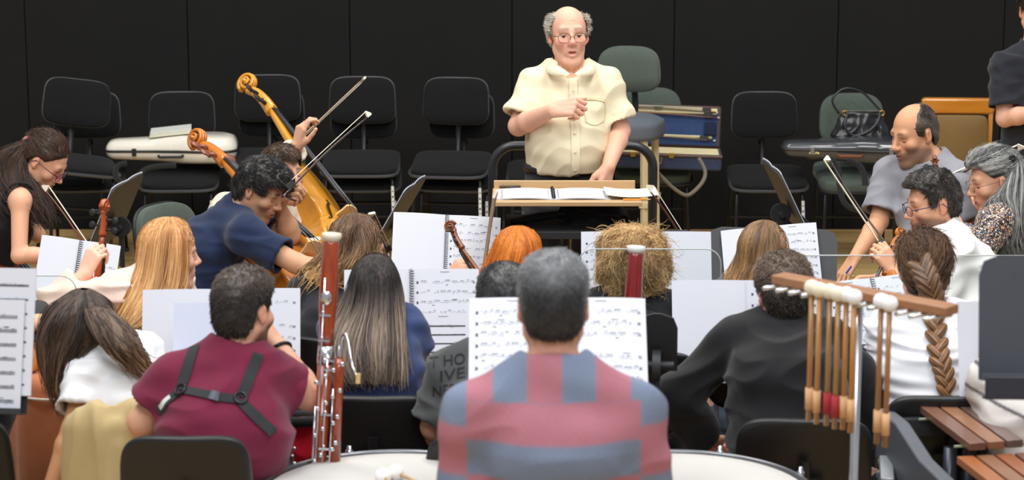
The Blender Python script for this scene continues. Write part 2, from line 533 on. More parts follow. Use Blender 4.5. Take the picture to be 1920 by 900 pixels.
def hand_solid(B, w, f, pn, td, z=1.0, curl=(.3, .3, .3, .3), thumb=(.5, .4), spread=0.0, k=.003):
    """w wrist, f towards the knuckles, pn the way the palm faces, td towards the thumb side"""
    f = nrm(f); pn = nrm(pn - f * np.dot(pn, f)); td0 = np.cross(f, pn); td = td0 * (1 if np.dot(td0, td) > 0 else -1)
    tips = []
    rad = (.0088, .0090, .0085, .0076)
    lens = ((.044, .026, .021), (.049, .030, .022), (.045, .028, .021), (.035, .021, .018))
    offs = (.030, .010, -.010, -.028); ln = (.088, .091, .086, .079)
    for i in range(4):
        K = w + z * (f * ln[i] + td * offs[i])
        B.cap(w + z * (f * .008 + td * offs[i] * .55), K, .0150 * z, .0108 * z, .010)
        d = nrm(f + td * (offs[i] * spread * 6)); p = K; a = 0
        cs = curl[i] if isinstance(curl[i], (tuple, list)) else (curl[i], curl[i] * 1.15, curl[i] * .8)
        for j in range(3):
            a += cs[j]
            dj = nrm(d * math.cos(a) + pn * math.sin(a))
            q = p + dj * lens[i][j] * z
            B.cap(p, q, rad[i] * z * (1 - .08 * j), rad[i] * z * (.94 - .1 * j), k)
            p = q
        tips.append(p)
    t0 = w + z * (f * .020 + td * .020 + pn * .006)
    d1 = nrm(f * .75 + td * .75 * (1 - thumb[0]) + pn * (.2 + .6 * thumb[0]))
    t1 = t0 + d1 * .040 * z
    B.cap(t0, t1, .0160 * z, .0125 * z, .010)
    d2 = nrm(f * .95 + td * (.35 - thumb[1] * .8) + pn * (.2 + .3 * thumb[0]))
    t2 = t1 + d2 * .034 * z
    B.cap(t1, t2, .0112 * z, .0102 * z, .004)
    t3 = t2 + nrm(d2 * .9 + f * .25 - td * thumb[1] * .2) * .027 * z
    B.cap(t2, t3, .0100 * z, .0080 * z, .003)
    return tips, t3
def torso_solid(F, J, g, fem, e=0.0, belly=0.0, k=.05):
    H, N, SL, SR = J['H'], J['N'], J['SL'], J['SR']
    side = nrm(SL - SR); hs = nrm(J['hside'])
    up = nrm(N - H); fw = nrm(np.cross(side, up))
    if np.dot(fw, J['fwd']) < 0: fw = -fw
    sw = np.linalg.norm(SL - SR) / 2
    bk = J.get('hunch', .02)
    C = lerp(H, N, .68) - fw * bk; Wt = lerp(H, N, .34) - fw * bk * .6
    cw, ww, hw = (max(sw * .78, .128 * g), max(sw * .64, .112 * g), .165 * g) if fem else (max(sw * .84, .152 * g), max(sw * .80, .145 * g), .165 * g)
    dep = (.105, .095, .115) if fem else (.118, .110, .118)
    F.ecap(H, Wt, (hw + e, dep[2] * g + e), (ww + e, dep[1] * g + e), hs + side * .5, k)
    F.ecap(Wt, C, (ww + e, dep[1] * g + e), (cw + e, dep[0] * g + e), side, k)
    F.ecap(C, lerp(C, N, .72), (cw + e, dep[0] * g + e), (.105 * g + e, .070 * g + e), side, k)
    S0 = lerp(SL, SR, .5) 
    for S in (SL, SR):
        F.cap(lerp(S, lerp(C, N, .55), .75), S, .066 * g + e, .053 * g + e, k)
        F.cap(N + up * .015, lerp(S, N, .12) + up * .012, .044 * g + e, .044 * g + e, k * .8)
    if fem:
        for q in (-1, 1): F.ell(C + fw * (.075 * g) + side * q * .075 * g - up * .02, np.array((.062, .055, .06)) * g + e, None, .04)
    if belly: F.ell(lerp(H, N, .38) + fw * (belly * .55), np.array((ww * .98, .10 + belly * .5, .17)) + e, np.stack([side, -fw, up], 1), .05)
def strands(paths, rad, cols, m, name, parent, org):
    """paths (n, m, 3); rad (m,) or (n, m); cols (n, m, 3)"""
    n, k, _ = paths.shape
    T = np.gradient(paths, axis=1); T /= np.maximum(np.linalg.norm(T, axis=2, keepdims=True), 1e-9)
    r = np.random.RandomState(n).normal(size=(n, 1, 3))
    u = np.cross(T, r); u /= np.maximum(np.linalg.norm(u, axis=2, keepdims=True), 1e-9)
    v = np.cross(T, u)
    rad = np.broadcast_to(rad, (n, k))[:, :, None]
    V = np.stack([paths + rad * (math.cos(a) * u + math.sin(a) * v) for a in (0, 2.094, 4.189)], 2)
    V = V.reshape(-1, 3)
    base = (np.arange(n)[:, None] * k + np.arange(k - 1)[None, :]).reshape(-1)
    F = []
    for a in range(3):
        b = (a + 1) % 3
        F.append(np.stack([base * 3 + a, base * 3 + b, (base + 1) * 3 + b, (base + 1) * 3 + a], 1))
    C = np.repeat(cols.reshape(-1, 3), 3, 0)
    return V - org, np.concatenate(F), C
def join_np(parts):
    V, F, C, b = [], [], [], 0
    for v, f, c in parts:
        V.append(v); F.append(f + b); C.append(c); b += len(v)
    return np.concatenate(V), np.concatenate(F), np.concatenate(C)
def hair_short(p, zline, t=.016, top=.0, n=2500, ln=.022, comb=(0, .35, -.7), rise=.5, col=(40, 32, 26), col2=None, side=None, bald=None, seed=1, rough=.0022, rad=.0011, wav=.0, h=.006, extra=(), name='hair', sep=0, shell=True):
    """close hair over the skull; zline(q) gives the height (head space) below which there is none"""
    c, R, s = p['hc'], p['hR'], p['hs']
    rr = .12 * s + t + top + .03
    B = Field(c - rr * 1.25, c + rr * 1.25, h)
    L = lambda q: c + s * (R @ np.asarray(q, float))
    B.ell(L((0, .012, .035)), np.array((.077, .097, .090)) * s + t, R, .01)
    B.ell(L((0, .030, -.02)), np.array((.066, .072, .075)) * s + t * .8, R, .03)
    if top: B.ell(L((0, -.015, .070)), np.array((.062, .085, .055)) * s + t + top, R, .03)
    for e_ in extra: B.ell(L(e_[0]), np.asarray(e_[1]) * s, R, .02)
    V, F = B.mesh()
    N = normals(V, F)
    q = ((V - c) @ R) / s
    V = V + N * (rough * wnoise(q * 28, seed, 1.0) + rough * .6 * wnoise(q * 70, seed + 1, 1.0))[:, None]
    zl = zline(q)
    keep = q[:, 2] > zl
    bf = bald(q) if bald is not None else np.full(len(q), -1.0)
    keep &= bf < .003
    # shrink the rim into the skull so that the hair ends softly
    rim = np.minimum(np.clip((q[:, 2] - zl) / .02, 0, 1), np.clip(-bf / .018, 0, 1))
    V = V - N * ((1 - rim) * (t * 1.05 + .003))[:, None]
    kf = keep[F].all(1)
    F2 = F[kf]
    rs = np.random.RandomState(seed)
    col2 = col2 if col2 is not None else np.asarray(col) * 1.25
    nz = .5 + .5 * wnoise(q * 14, seed + 9, 1.0)
    nz = np.clip(nz, 0, 1)[:, None]
    if side is not None:
        w = side(q)[:, None]
    else: w = nz
    C = srgb(col) * (1 - w) + srgb(col2) * w
    C = np.tile(C, (len(V), 1)) if C.ndim == 1 else C
    used = np.unique(F2); mp = np.full(len(V), -1); mp[used] = np.arange(len(used))
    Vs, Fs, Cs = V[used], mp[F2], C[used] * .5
    # strands
    if n:
        fi = rs.randint(0, len(F2), n)
        wt = rs.dirichlet((1, 1, 1, 1), n)
        A = (V[F2[fi]] * wt[:, :, None]).sum(1); An = (N[F2[fi]] * wt[:, :, None]).sum(1); Ac = (C[F2[fi]] * wt[:, :, None]).sum(1)
        cm = comb((A - c) @ R / s) if callable(comb) else np.tile(np.asarray(comb, float), (n, 1))
        cm = cm @ R.T
        cm = cm - An * (cm * An).sum(1, keepdims=True)
        cm = cm / np.maximum(np.linalg.norm(cm, axis=1, keepdims=True), 1e-6)
        d = cm * (1 - rise) + An * rise + rs.normal(size=(n, 3)) * .22
        d /= np.linalg.norm(d, axis=1, keepdims=True)
        k = 5
        tt = np.linspace(0, 1, k)
        le = ln * rs.uniform(.6, 1.25, n)[:, None, None]
        path = (A - An * .004)[:, None, :] + d[:, None, :] * le * tt[None, :, None] + (cm * .3)[:, None, :] * le * (tt ** 2)[None, :, None] - An[:, None, :] * (le * le / .17) * (tt ** 2)[None, :, None]
        if wav: path += wav * np.stack([np.sin(9 * tt[None] + rs.uniform(0, 6, n)[:, None]) for _ in range(3)], 2)
        cc = Ac[:, None, :] * rs.uniform(.7, 1.35, n)[:, None, None] * np.ones((1, k, 1))
        V2, F3, C2 = strands(path, np.array([1, 1, .9, .7, .3]) * rad, cc, None, None, None, np.zeros(3))
        Vs, Fs, Cs = join_np([(Vs, Fs, Cs), (V2, F3, C2)]) if shell else (V2, F3, C2)
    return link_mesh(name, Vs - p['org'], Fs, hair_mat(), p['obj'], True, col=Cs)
def push_out(p, X, pad=.010, cloth=True):
    """keep hair outside the skull and the garment"""
    sh = X.shape; X = X.reshape(-1, 3)
    c, R, s = p['hc'], p['hR'], p['hs']
    for e0, r in (((0, .012, .035), (.077, .097, .090)), ((0, .030, -.02), (.066, .072, .075))):
        q = ((X - c) @ R) / s - np.array(e0); r = np.array(r) + pad / s
        k = np.sqrt(((q / r) ** 2).sum(1)); m = k < 1
        q[m] /= np.maximum(k[m], .05)[:, None]
        X[m] = (q[m] + np.array(e0)) * s @ R.T + c
    if cloth and 'topV' in p:
        if 'bvh' not in p: p['bvh'] = BVHTree.FromPolygons(p['topV'].tolist(), p['topF'].tolist())
        N = p['J']['N']
        for i in np.where(X[:, 2] < N[2] + .10)[0]:
            l, n, _, d = p['bvh'].find_nearest(Vector(X[i]), .14)
            if l is None: continue
            dd = (Vector(X[i]) - l).dot(n)
            if dd < .010: X[i] = np.array(l + n * (.010 + .003 * (i % 5)))
    return X.reshape(sh)
def hair_long(p, secs, n=1800, gap=None, gapfrom=.15, cols=((40, 30, 25), (70, 55, 42)), tipcols=None, wave=.004, wfreq=2.5, curl=0.0, cfreq=6, fray=.12, seed=2, rad=.0014, m=26, U=(1, 0, 0), V=(0, 1, 0), cover=None, name='hair', shell=True, part=None, tipmix=(.35, .9), endrag=.18, clump=.0, start=.0, short=0):
    """long hair: lofted sections (px, py, half width px, depth offset m, half depth m)"""
    s0 = p['s']
    S = np.array([[*P(a, b, s0, dd=d), w / s0, hd] for (a, b, w, d, hd) in secs])
    U, Vv = nrm(U), nrm(V)
    rs = np.random.RandomState(seed)
    M = m
    G = spline(S, M)
    parts = []
    tcol = tipcols if tipcols is not None else cols
    def colour(rnd, tt):
        a = srgb(cols[0]) * (1 - rnd) + srgb(cols[1]) * rnd
        b = srgb(tcol[0]) * (1 - rnd) + srgb(tcol[1]) * rnd
        w = np.clip((tt - tipmix[0]) / (tipmix[1] - tipmix[0]), 0, 1)
        return a * (1 - w) + b * w
    def ok(th, tt):
        if gap is None: return np.ones(np.broadcast(th, tt).shape, bool)
        d = np.abs((th - math.radians(gap[0]) + math.pi) % (2 * math.pi) - math.pi)
        return ~((d < math.radians(gap[1])) & (tt > gapfrom))
    if shell:
        K = 48
        th = np.arange(K) * 2 * math.pi / K
        rr = .90 + .03 * np.sin(th * 7 + 1)
        nu = M - max(1, int(M * endrag * .5))
        VV = G[:nu, None, :3] + (G[:nu, 3:4] * (np.cos(th) * rr)[None])[:, :, None] * U + (G[:nu, 4:5] * (np.sin(th) * rr)[None])[:, :, None] * Vv
        tt = np.repeat(np.linspace(0, nu / M, nu)[:, None], K, 1)
        VV = push_out(p, VV.reshape(-1, 3), .006, False)
        i, j = np.meshgrid(np.arange(nu - 1), np.arange(K), indexing='ij')
        F = np.stack([i * K + j, i * K + (j + 1) % K, (i + 1) * K + (j + 1) % K, (i + 1) * K + j], 2).reshape(-1, 4)
        okv = ok(np.repeat(th[None], nu, 0), tt + gapfrom * .45).reshape(-1)
        F = F[okv[F].any(1)]
        VV[:K] = VV[:K].mean(0, keepdims=True) + np.array([[0, 0, .001]])
        rn = np.repeat((.5 + .5 * np.sin(th * 11 + 2 * np.sin(th * 3)))[None], nu, 0).reshape(-1, 1)
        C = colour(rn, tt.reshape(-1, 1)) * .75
        parts.append((VV - p['org'], F, C))
    th = rs.uniform(0, 2 * math.pi, n)
    rho = 1 - np.abs(rs.normal(size=n)) * .05
    rho = np.where(rs.uniform(size=n) < .06, rho + rs.uniform(0, .10, n), rho)
    t0 = rs.beta(1, 3, n) * .35 * (1 - start) + start * 0
    t1 = 1 - rs.uniform(0, 1, n) ** 2 * endrag
    if short:
        t0 = rs.uniform(0, 1, n) ** .9 * .92; t1 = np.minimum(t0 + short * rs.uniform(.6, 1.3, n), 1.0)
    k = 18
    tt = t0[:, None] + (t1 - t0)[:, None] * np.linspace(0, 1, k)[None]
    x = tt * (M - 1); i0 = np.clip(x.astype(int), 0, M - 2); f = (x - i0)[:, :, None]
    g = G[i0] * (1 - f) + G[i0 + 1] * f
    thv = th[:, None] + .12 * np.sin(tt * wfreq * 3 + rs.uniform(0, 6, n)[:, None]) * (wave / .004) * .5
    if clump: 
        nc = int(clump); cid = rs.randint(0, nc, n); ct = np.sort(rs.uniform(0, 2 * math.pi, nc)); dth = (ct[cid] - th + math.pi) % (2 * math.pi) - math.pi
        near = np.abs(dth) < .5
        thv = thv + np.where(near, dth, 0)[:, None] * .75 * tt ** 1.0
    if gap is not None:
        dg = (thv - math.radians(gap[0]) + math.pi) % (2 * math.pi) - math.pi
        Gp = math.radians(gap[1]); u = np.clip((tt - .2 * gapfrom) / (.8 * gapfrom), 0, 1); u = u * u * (3 - 2 * u)
        tgt = np.sign(dg) * (Gp + .03 + .10 * np.abs(dg))
        thv = thv + np.where(np.abs(dg) < Gp, (tgt - dg) * u, 0)
    rv = rho[:, None] + wave / .08 * np.sin(tt * wfreq * 6.28 + th[:, None] * 5)
    path = g[:, :, :3] + (g[:, :, 3] * np.cos(thv) * rv)[:, :, None] * U + (g[:, :, 4] * np.sin(thv) * rv)[:, :, None] * Vv
    ph = (th * 5 + rs.normal(size=n) * .45)[:, None]
    if curl:
        a = curl * rs.uniform(.5, 1.3, (n, 1)) * np.clip(tt * 4, .25, 1)
        fr = cfreq * rs.uniform(.93, 1.07, (n, 1))
        path += (a * np.cos(fr * tt * 6.28 + ph))[:, :, None] * U + (a * np.sin(fr * tt * 6.28 + ph))[:, :, None] * np.array([0, 0, 1.]) + (a * np.sin(fr * tt * 5 + ph * 2))[:, :, None] * Vv
    fr_ = fray * rs.normal(size=(n, 3)) * (rs.uniform(size=(n, 1)) ** 2)
    path += fr_[:, None, :] * (np.linspace(0, 1, k) ** 2.5)[None, :, None] * .35
    path = push_out(p, path, .011)
    for _ in range(4): path[:, 1:-1] = .5 * path[:, 1:-1] + .25 * (path[:, :-2] + path[:, 2:])
    path = push_out(p, path, .008, False)
    o = ok(thv, tt - .02).mean(1) > .6
    path, tt = path[o], tt[o]
    rn = np.clip(.5 + .32 * wnoise(np.stack([np.cos(th), np.sin(th), th * 0], 1)[o] * 4, seed, 1.0) + .3 * rs.normal(size=o.sum()), -.2, 1.2)[:, None, None]
    C = colour(rn, tt[:, :, None]) * rs.uniform(.8, 1.2, (len(rn), 1, 1))
    rd = rad * np.concatenate([[.6], np.ones(k - 4), [.85, .6, .3]])
    parts.append(strands(path, rd, np.clip(C, 0, 1), None, None, None, p['org']))
    Va, Fa, Ca = join_np(parts)
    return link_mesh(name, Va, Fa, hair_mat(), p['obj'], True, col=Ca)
def eyes(p, iris=(70, 50, 35), gaze=(0, 0), lid=.35):
    c, R, s = p['hc'], p['hR'], p['hs']
    for q in (-1, 1):
        n = 20; rings = 14
        V, C = [], []
        d = nrm(R @ np.array([q * .04 + gaze[0], -1, gaze[1]])); u = nrm(np.cross(d, (0, 0, 1))); v = np.cross(u, d)
        for i in range(rings):
            a = math.pi * .62 * i / (rings - 1)
            for k in range(n):
                b = 2 * math.pi * k / n
                V.append(d * math.cos(a) + (u * math.cos(b) + v * math.sin(b)) * math.sin(a))
                C.append(srgb((12, 10, 10)) if a < .22 else srgb(iris) if a < .52 else srgb((225, 215, 208)))
        V = c + s * (R @ np.array([q * .032, -.0700, .0025])) + np.array(V) * .0125 * s
        i, j = np.meshgrid(np.arange(rings - 1), np.arange(n), indexing='ij')
        F = np.stack([i * n + j, (i + 1) * n + j, (i + 1) * n + (j + 1) % n, i * n + (j + 1) % n], 2).reshape(-1, 4)
        link_mesh('eye', V - p['org'], F, mat('eye', (220, 220, 220), rough=.15, attr='tint', var=.01, coat=.5), p['obj'], True, col=np.array(C))
        # upper and lower lid
        lids = MB()
        for (a0, a1, rr) in ((-22 + 62 * lid * -1 + 40, 105, .0140), (-105, -34, .0136)):
            VV, FF = [], []
            na, nb = 8, 14
            for i in range(na):
                el = math.radians(a0 + (a1 - a0) * i / (na - 1))
                for k in range(nb):
                    az = math.radians(-85 + 170 * k / (nb - 1))
                    VV.append((math.sin(az) * math.cos(el), -math.cos(az) * math.cos(el), math.sin(el)))
            for i in range(na - 1):
                for k in range(nb - 1): FF.append((i * nb + k, i * nb + k + 1, (i + 1) * nb + k + 1, (i + 1) * nb + k))
            VV = c + s * (R @ (np.array([[q * .032], [-.0700], [.0025]]) + np.array(VV).T * rr)).T
            lids._add(VV - p['org'], FF)
        la = MB(); el = math.radians(-22 - 62 * lid + 40)
        pts = [c + s * (R @ (np.array([q * .032, -.0700, .0025]) + .0143 * np.array([math.sin(az) * math.cos(el), -math.cos(az) * math.cos(el), math.sin(el)]))) - p['org'] for az in np.linspace(-1.2, 1.2, 12)]
        la.tube(pts, [.0003] + [.0009] * 10 + [.0003], 6); la.make('eyelash', mat('lash', (40, 28, 24), rough=.7), p['obj'], True)
        cl = np.tile(srgb(np.asarray(p['skin_rgb']) * np.array((.93, .86, .84))), (len(lids.V), 1))
        link_mesh('eyelid', np.array(lids.V), [tuple(f) for f in lids.F], p['skin'], p['obj'], True, col=cl)
def glasses(p, rgb=(40, 40, 45), metal=.8, w=.025, hh=.019, r=.0013, y=-.108, z=.000, tint=None, top_only=False):
    c, R, s = p['hc'], p['hR'], p['hs']
    mb = MB()
    L = lambda a: c + s * (R @ np.asarray(a, float)) - p['org']
    for q in (-1, 1):
        pts = []
        for k in range(24):
            a = 2 * math.pi * k / 24
            x = np.sign(math.cos(a)) * abs(math.cos(a)) ** .75 * w; zz = np.sign(math.sin(a)) * abs(math.sin(a)) ** .75 * hh
            pts.append(L((q * .033 + x, y + abs(q * .033 + x) * .12, z + zz)))
        mb.tube(pts, r, 6, closed=True)
        mb.tube([L((q * (.033 + w), y + .008, z + .008)), L((q * .074, y + .022, z + .010)), L((q * .083, -.03, z + .010)), L((q * .085, .012, z + .012)), L((q * .084, .028, z - .008))], r * 1.15, 6)
    mb.tube([L((-.0085, y + .001, z + .004)), L((0, y - .002, z + .008)), L((.0085, y + .001, z + .004))], r, 6)
    g = mb.make('glasses', mat('spectacle_frame_%d_%d_%d' % tuple(rgb), rgb, rough=.3, metal=metal, var=.03), p['obj'])
    lm = MB()
    for q in (-1, 1):
        V = [L((q * .033, y + .004, z))] + [L((q * .033 + math.cos(2 * math.pi * k / 20) * w * .96, y + .004 + abs(q * .033 + math.cos(2 * math.pi * k / 20) * w) * .10, z + math.sin(2 * math.pi * k / 20) * hh * .96)) for k in range(20)]
        lm._add(V, [(0, 1 + k, 1 + (k + 1) % 20) for k in range(20)])
    lm.make('lens', clear_mat('lens_clear' if tint is None else 'lens_tinted', (255, 255, 255) if tint is None else tint, .06), g)
    return g
def clear_mat(name, rgb, gloss=.06):
    if name in MATS: return MATS[name]
    m = bpy.data.materials.new(name); m.use_nodes = True
    nt = m.node_tree; nt.nodes.clear()
    o = nt.nodes.new('ShaderNodeOutputMaterial'); mx = nt.nodes.new('ShaderNodeMixShader')
    t = nt.nodes.new('ShaderNodeBsdfTransparent'); t.inputs[0].default_value = (*srgb(rgb), 1)
    g = nt.nodes.new('ShaderNodeBsdfGlossy'); g.inputs['Roughness'].default_value = .05
    fr = nt.nodes.new('ShaderNodeFresnel'); fr.inputs[0].default_value = 1.14
    nt.links.new(fr.outputs[0], mx.inputs[0]); nt.links.new(t.outputs[0], mx.inputs[1]); nt.links.new(g.outputs[0], mx.inputs[2])
    nt.links.new(mx.outputs[0], o.inputs[0])
    MATS[name] = m
    return m
def fabric(name, rgb, **kw):
    d = dict(rough=.85, var=.10, scale=14, bump=.25, bscale=420, sheen=.15, spec=.2); d.update(kw)
    return mat('cloth_' + name, rgb, **d)
PEOPLE = []
def person(label, s, head, N, SL, SR, H, g=1.0, fem=False, hs=None, hy=0, hp=0, hr=0, EL=None, ER=None, WL=None, WR=None, handL=None, handR=None, skin_rgb=(222, 172, 142), top=None, bottom=None, facing=180, legs='sit', h=.0055, belly=0, hunch=.02, face=None, facek=None, seat_z=None, knees=None, feet_z=0.0, group=None, shoe=(25, 25, 28), neck_r=1.0, skinname='a', legspread=.11):
    tj = lambda q: None if q is None else (np.asarray(q, float) if isinstance(q, np.ndarray) else P(q[0], q[1], s, dd=(q[2] if len(q) > 2 else 0)))
    J = dict(N=tj(N), SL=tj(SL), SR=tj(SR), H=tj(H))
    if seat_z is not None:
        J['H'][2] = seat_z
    hc = tj(head)
    fr = math.radians(facing)
    fwd = np.array([math.sin(fr), -math.cos(fr), 0.])       # facing 0 towards the camera, 90 picture right
    lft = np.array([math.cos(fr), math.sin(fr), 0.])        # the person's left
    J['fwd'], J['hside'], J['hunch'] = fwd, lft, hunch
    if hs is None: hs = .90 if fem else .96
    R = rot(hy, hp, hr)
    E_ = {}
    for q, S, E, Wr in (('L', J['SL'], tj(EL), tj(WL)), ('R', J['SR'], tj(ER), tj(WR))):
        sg = 1 if q == 'L' else -1
        if E is None: E = S + np.array([0, 0, -.27 * g]) + lft * sg * .05 + fwd * .06
        if Wr is None: Wr = E + fwd * .22 * g - lft * sg * .10 + np.array([0, 0, .02])
        E_[q] = (S, E, Wr)
    # legs
    Hh = J['H']; kn, an = {}, {}
    for q, sg in (('L', 1), ('R', -1)):
        hip = Hh + lft * sg * .09 * g - np.array([0, 0, .02])
        if legs == 'sit':
            K = (tj(knees[q]) if knees else np.array([*(hip + fwd * .42 * g + lft * sg * legspread)[:2], max(.50, Hh[2] - .05)]))
            A = np.array([*(K + fwd * .04)[:2], feet_z + .085])
        else:
            K = hip + np.array([0, 0, -(hip[2] - feet_z) * .50]) + lft * sg * .02 + fwd * .02
            A = np.array([*(K + lft * sg * .01 - fwd * .02)[:2], feet_z + .085])
        kn[q], an[q] = (hip, K), A
    pts = [J['N'], J['SL'], J['SR'], Hh, hc] + [x for q in 'LR' for x in (*E_[q], *kn[q], an[q])]
    wh = [E_[q][2] + nrm(E_[q][2] - E_[q][1]) * .19 for q in 'LR']
    lo = np.min(pts + wh, 0) - .16; hi = np.max(pts + wh, 0) + .17
    lo[2] = max(lo[2], feet_z - .01)
    B = Field(lo, hi, h)
    torso_solid(B, J, g, fem, -.010, belly * .35)
    # neck and head
    nk = 1.0 if not fem else .86
    nk *= neck_r
    B.cap(hc + hs * (R @ np.array([0, .022, -.055])), J['N'] - nrm(J['N'] - Hh) * .01, .052 * nk * hs, .060 * nk * g, .03)
    head_solid(B, hc, R, hs, **(facek or {}))
    ar = (.046, .040, .041, .027) if not fem else (.041, .034, .034, .023)
    ar = [a * g for a in ar]
    for q in 'LR':
        S, E, Wr = E_[q]
        B.cap(S, E, ar[0], ar[1], .03)
        fa = lerp(E, Wr, .28)
        B.cap(E, fa, ar[1] * .98, ar[2], .015); B.cap(fa, Wr, ar[2], ar[3], .015)
        hd = dict(handL if q == 'L' else handR) if (handL if q == 'L' else handR) else {}
        f = nrm(Wr - E) if 'f' not in hd else nrm(hd.pop('f'))
        sg = 1 if q == 'L' else -1
        pn = np.asarray(hd.pop('pn', -np.array([0, 0, 1.]) + .2 * fwd)); td = np.asarray(hd.pop('td', -lft * sg))
        hand_solid(B, Wr, f, pn, td, z=hd.pop('z', .92 if fem else 1.0), **hd)
    for q in 'LR':
        (hip, K), A = kn[q], an[q]
        B.cap(hip, K, .078 * g, .054 * g, .03)
        fa = lerp(K, A, .3)
        B.cap(K, fa, .052 * g, .052 * g, .02); B.cap(fa, A, .052 * g, .036 * g, .02)
        B.cap(A - np.array([0, 0, .04]), A + fwd * .16 * g - np.array([0, 0, .05]), .036, .030, .02)
    V, F = B.mesh()
    org = np.array([Hh[0], Hh[1], feet_z])
    fk = dict(face or {})
    C = paint_head(V, hc, R, hs, skin_rgb, **fk)
    sk = skin(skinname, skin_rgb)
    V = relax(V, F, 1, .35)
    o = link_mesh('person', V - org, F, sk, None, True, loc=org, col=C)
    tag(o, label, 'person', group)
    p = dict(obj=o, org=org, hc=hc, hR=R, hs=hs, s=s, J=J, E=E_, g=g, fem=fem, fwd=fwd, lft=lft, skin=sk, skin_rgb=skin_rgb, an=an, kn=kn, belly=belly)
    p['facing'] = facing; p['sit'] = legs == 'sit'; PEOPLE.append(p)
    if top: p['top'] = clothe_top(p, **top)
    if bottom: p['bottom'] = clothe_bottom(p, legs=legs, **bottom)
    for q in 'LR':
        mb = MB(); A = an[q]
        Fd = Field(A - np.array([.3, .3, .12]), A + np.array([.3, .3, .06]), .008)
        Fd.cap(A - np.array([0, 0, .03]), A + np.array([0, 0, .02]), .048 * g, .044 * g, .02)
        Fd.ecap(A - np.array([0, 0, .045]) - fwd * .03, A + fwd * .17 * g - np.array([0, 0, .053]), (.045, .038), (.040, .028), lft, .02)
        Fd.plane((0, 0, feet_z + .001), (0, 0, -1))
        v, f = Fd.mesh()
        link_mesh('shoe', v - org, f, mat('leather_shoe_%d' % shoe[0], shoe, rough=.4, var=.1), o, True)
    return p
def clothe_top(p, m=None, sleeve=.55, e=.012, hem=-.02, amp=.004, seed=1, h=.006, collar=None, loose=.012, neck=.070, ncut=None, vneck=None, colfn=None, slim=False, name='shirt', freq=(4, 4, 9), belly=None, drop=0.0, sleeve_r=None):
    J, g, fem = p['J'], p['g'], p['fem']
    H, N = J['H'], J['N']
    up = nrm(N - H)
    pts = [N, J['SL'], J['SR'], H] + [x for q in 'LR' for x in p['E'][q][:3]]
    lo, hi = np.min(pts, 0) - .19, np.max(pts, 0) + .19
    B = Field(lo, hi, h)
    torso_solid(B, J, g, fem, e, p['belly'] if belly is None else belly)
    ar = (.046, .040, .041, .027) if not fem else (.041, .034, .034, .023)
    cuts = []
    for q in 'LR':
        S, E, Wr = p['E'][q]
        d1, d2 = nrm(E - S), nrm(Wr - E)
        if sleeve <= 0:
            mid = lerp(J['SL'], J['SR'], .5); B.cap(S + nrm(S - mid) * .012, E, .088 * g, .080 * g, .012, None, True); continue
        r0 = ar[0] * g + e + .006
        if sleeve <= 1.0:
            en = lerp(S, E, sleeve); r1 = (ar[0] * g + e + loose) if sleeve_r is None else sleeve_r
            B.cap(S, en + d1 * .08, r0, r1, .035, cut=[(en, d1)])
            re_ = r0 + (r1 - r0) * np.linalg.norm(en - S) / (np.linalg.norm(en - S) + .08); cuts.append((en - d1 * .012, en + d1 * .05, re_ - .0135))
        else:
            en = lerp(E, Wr, min(sleeve - 1, 1.0)); r1 = ar[1] * g + e + loose * .5
            B.cap(S, E, r0, r1, .035)
            r2 = (ar[3] * g + e * .8 + loose * .5) if sleeve > 1.7 else (ar[2] * g + e + loose * .4)
            B.cap(E, en + d2 * .08, r1, r2, .012, cut=[(en, d2)])
            re_ = r1 + (r2 - r1) * np.linalg.norm(en - E) / (np.linalg.norm(en - E) + .08); cuts.append((en - d2 * .008, en + d2 * .05, re_ - .0125))
    for a, b, r in cuts: B.cap(a, b, r, r, .004, None, True)
    zc = H + np.array([0, 0, hem])
    B.plane(zc, -up if abs(up[2]) < .75 else (0, 0, -1), .008)
    if ncut is None:
        nd = nrm(p['hc'] - N)
        B.cap(N + nd * .03 - p['fwd'] * .0, N + nd * .25, neck * g, neck * g * 1.15, .008, None, True)
        if vneck:
            for (dn, df, r) in vneck: B.cap(N + nd * dn + p['fwd'] * df, N + nd * (dn + .15) + p['fwd'] * (df + .03), r, r * 1.2, .008, None, True)
    else:
        for a, b, r in ncut: B.cap(a, b, r, r, .008, None, True)
    V, F = B.mesh()
    V = relax(V, F, 1, .4)
    Nn = normals(V, F)
    V = folds(V, Nn, seed, amp, freq)
    col = colfn(V) if colfn else None
    o = link_mesh(name, V - p['org'], F, m, p['obj'], True, col=col)
    p['topV'], p['topF'] = V, F
    if collar:
        nd = nrm(p['hc'] - N); c0 = N + nd * .012
        fw = nrm(p['fwd'] - nd * np.dot(p['fwd'], nd)); sd = np.cross(nd, fw)
        mb = MB(); n = 36
        rr, hh, tilt, tk = collar
        ang = np.linspace(0, 2 * math.pi, n, endpoint=False)
        prof = []
        V2 = []
        for (ro, zo) in ((0, 0), (-.004, hh), (.001, hh + .003), (.007, hh), (.014, -.012), (.008, -.014)):
            pts = [c0 + (fw * math.cos(a) + sd * math.sin(a)) * (rr + ro) * g + nd * (zo - tilt * math.cos(a)) for a in ang]
            V2.append(pts)
        V2 = np.array(V2).reshape(-1, 3) - p['org']
        Fc = []
        L = 6
        for i in range(L):
            for k in range(n): Fc.append((i * n + k, i * n + (k + 1) % n, ((i + 1) % L) * n + (k + 1) % n, ((i + 1) % L) * n + k))
        cc = colfn(V2 + p['org']) if colfn else None
        link_mesh('collar', V2, Fc, m if not isinstance(tk, bpy.types.Material) else tk, o, True, col=cc)
    return o
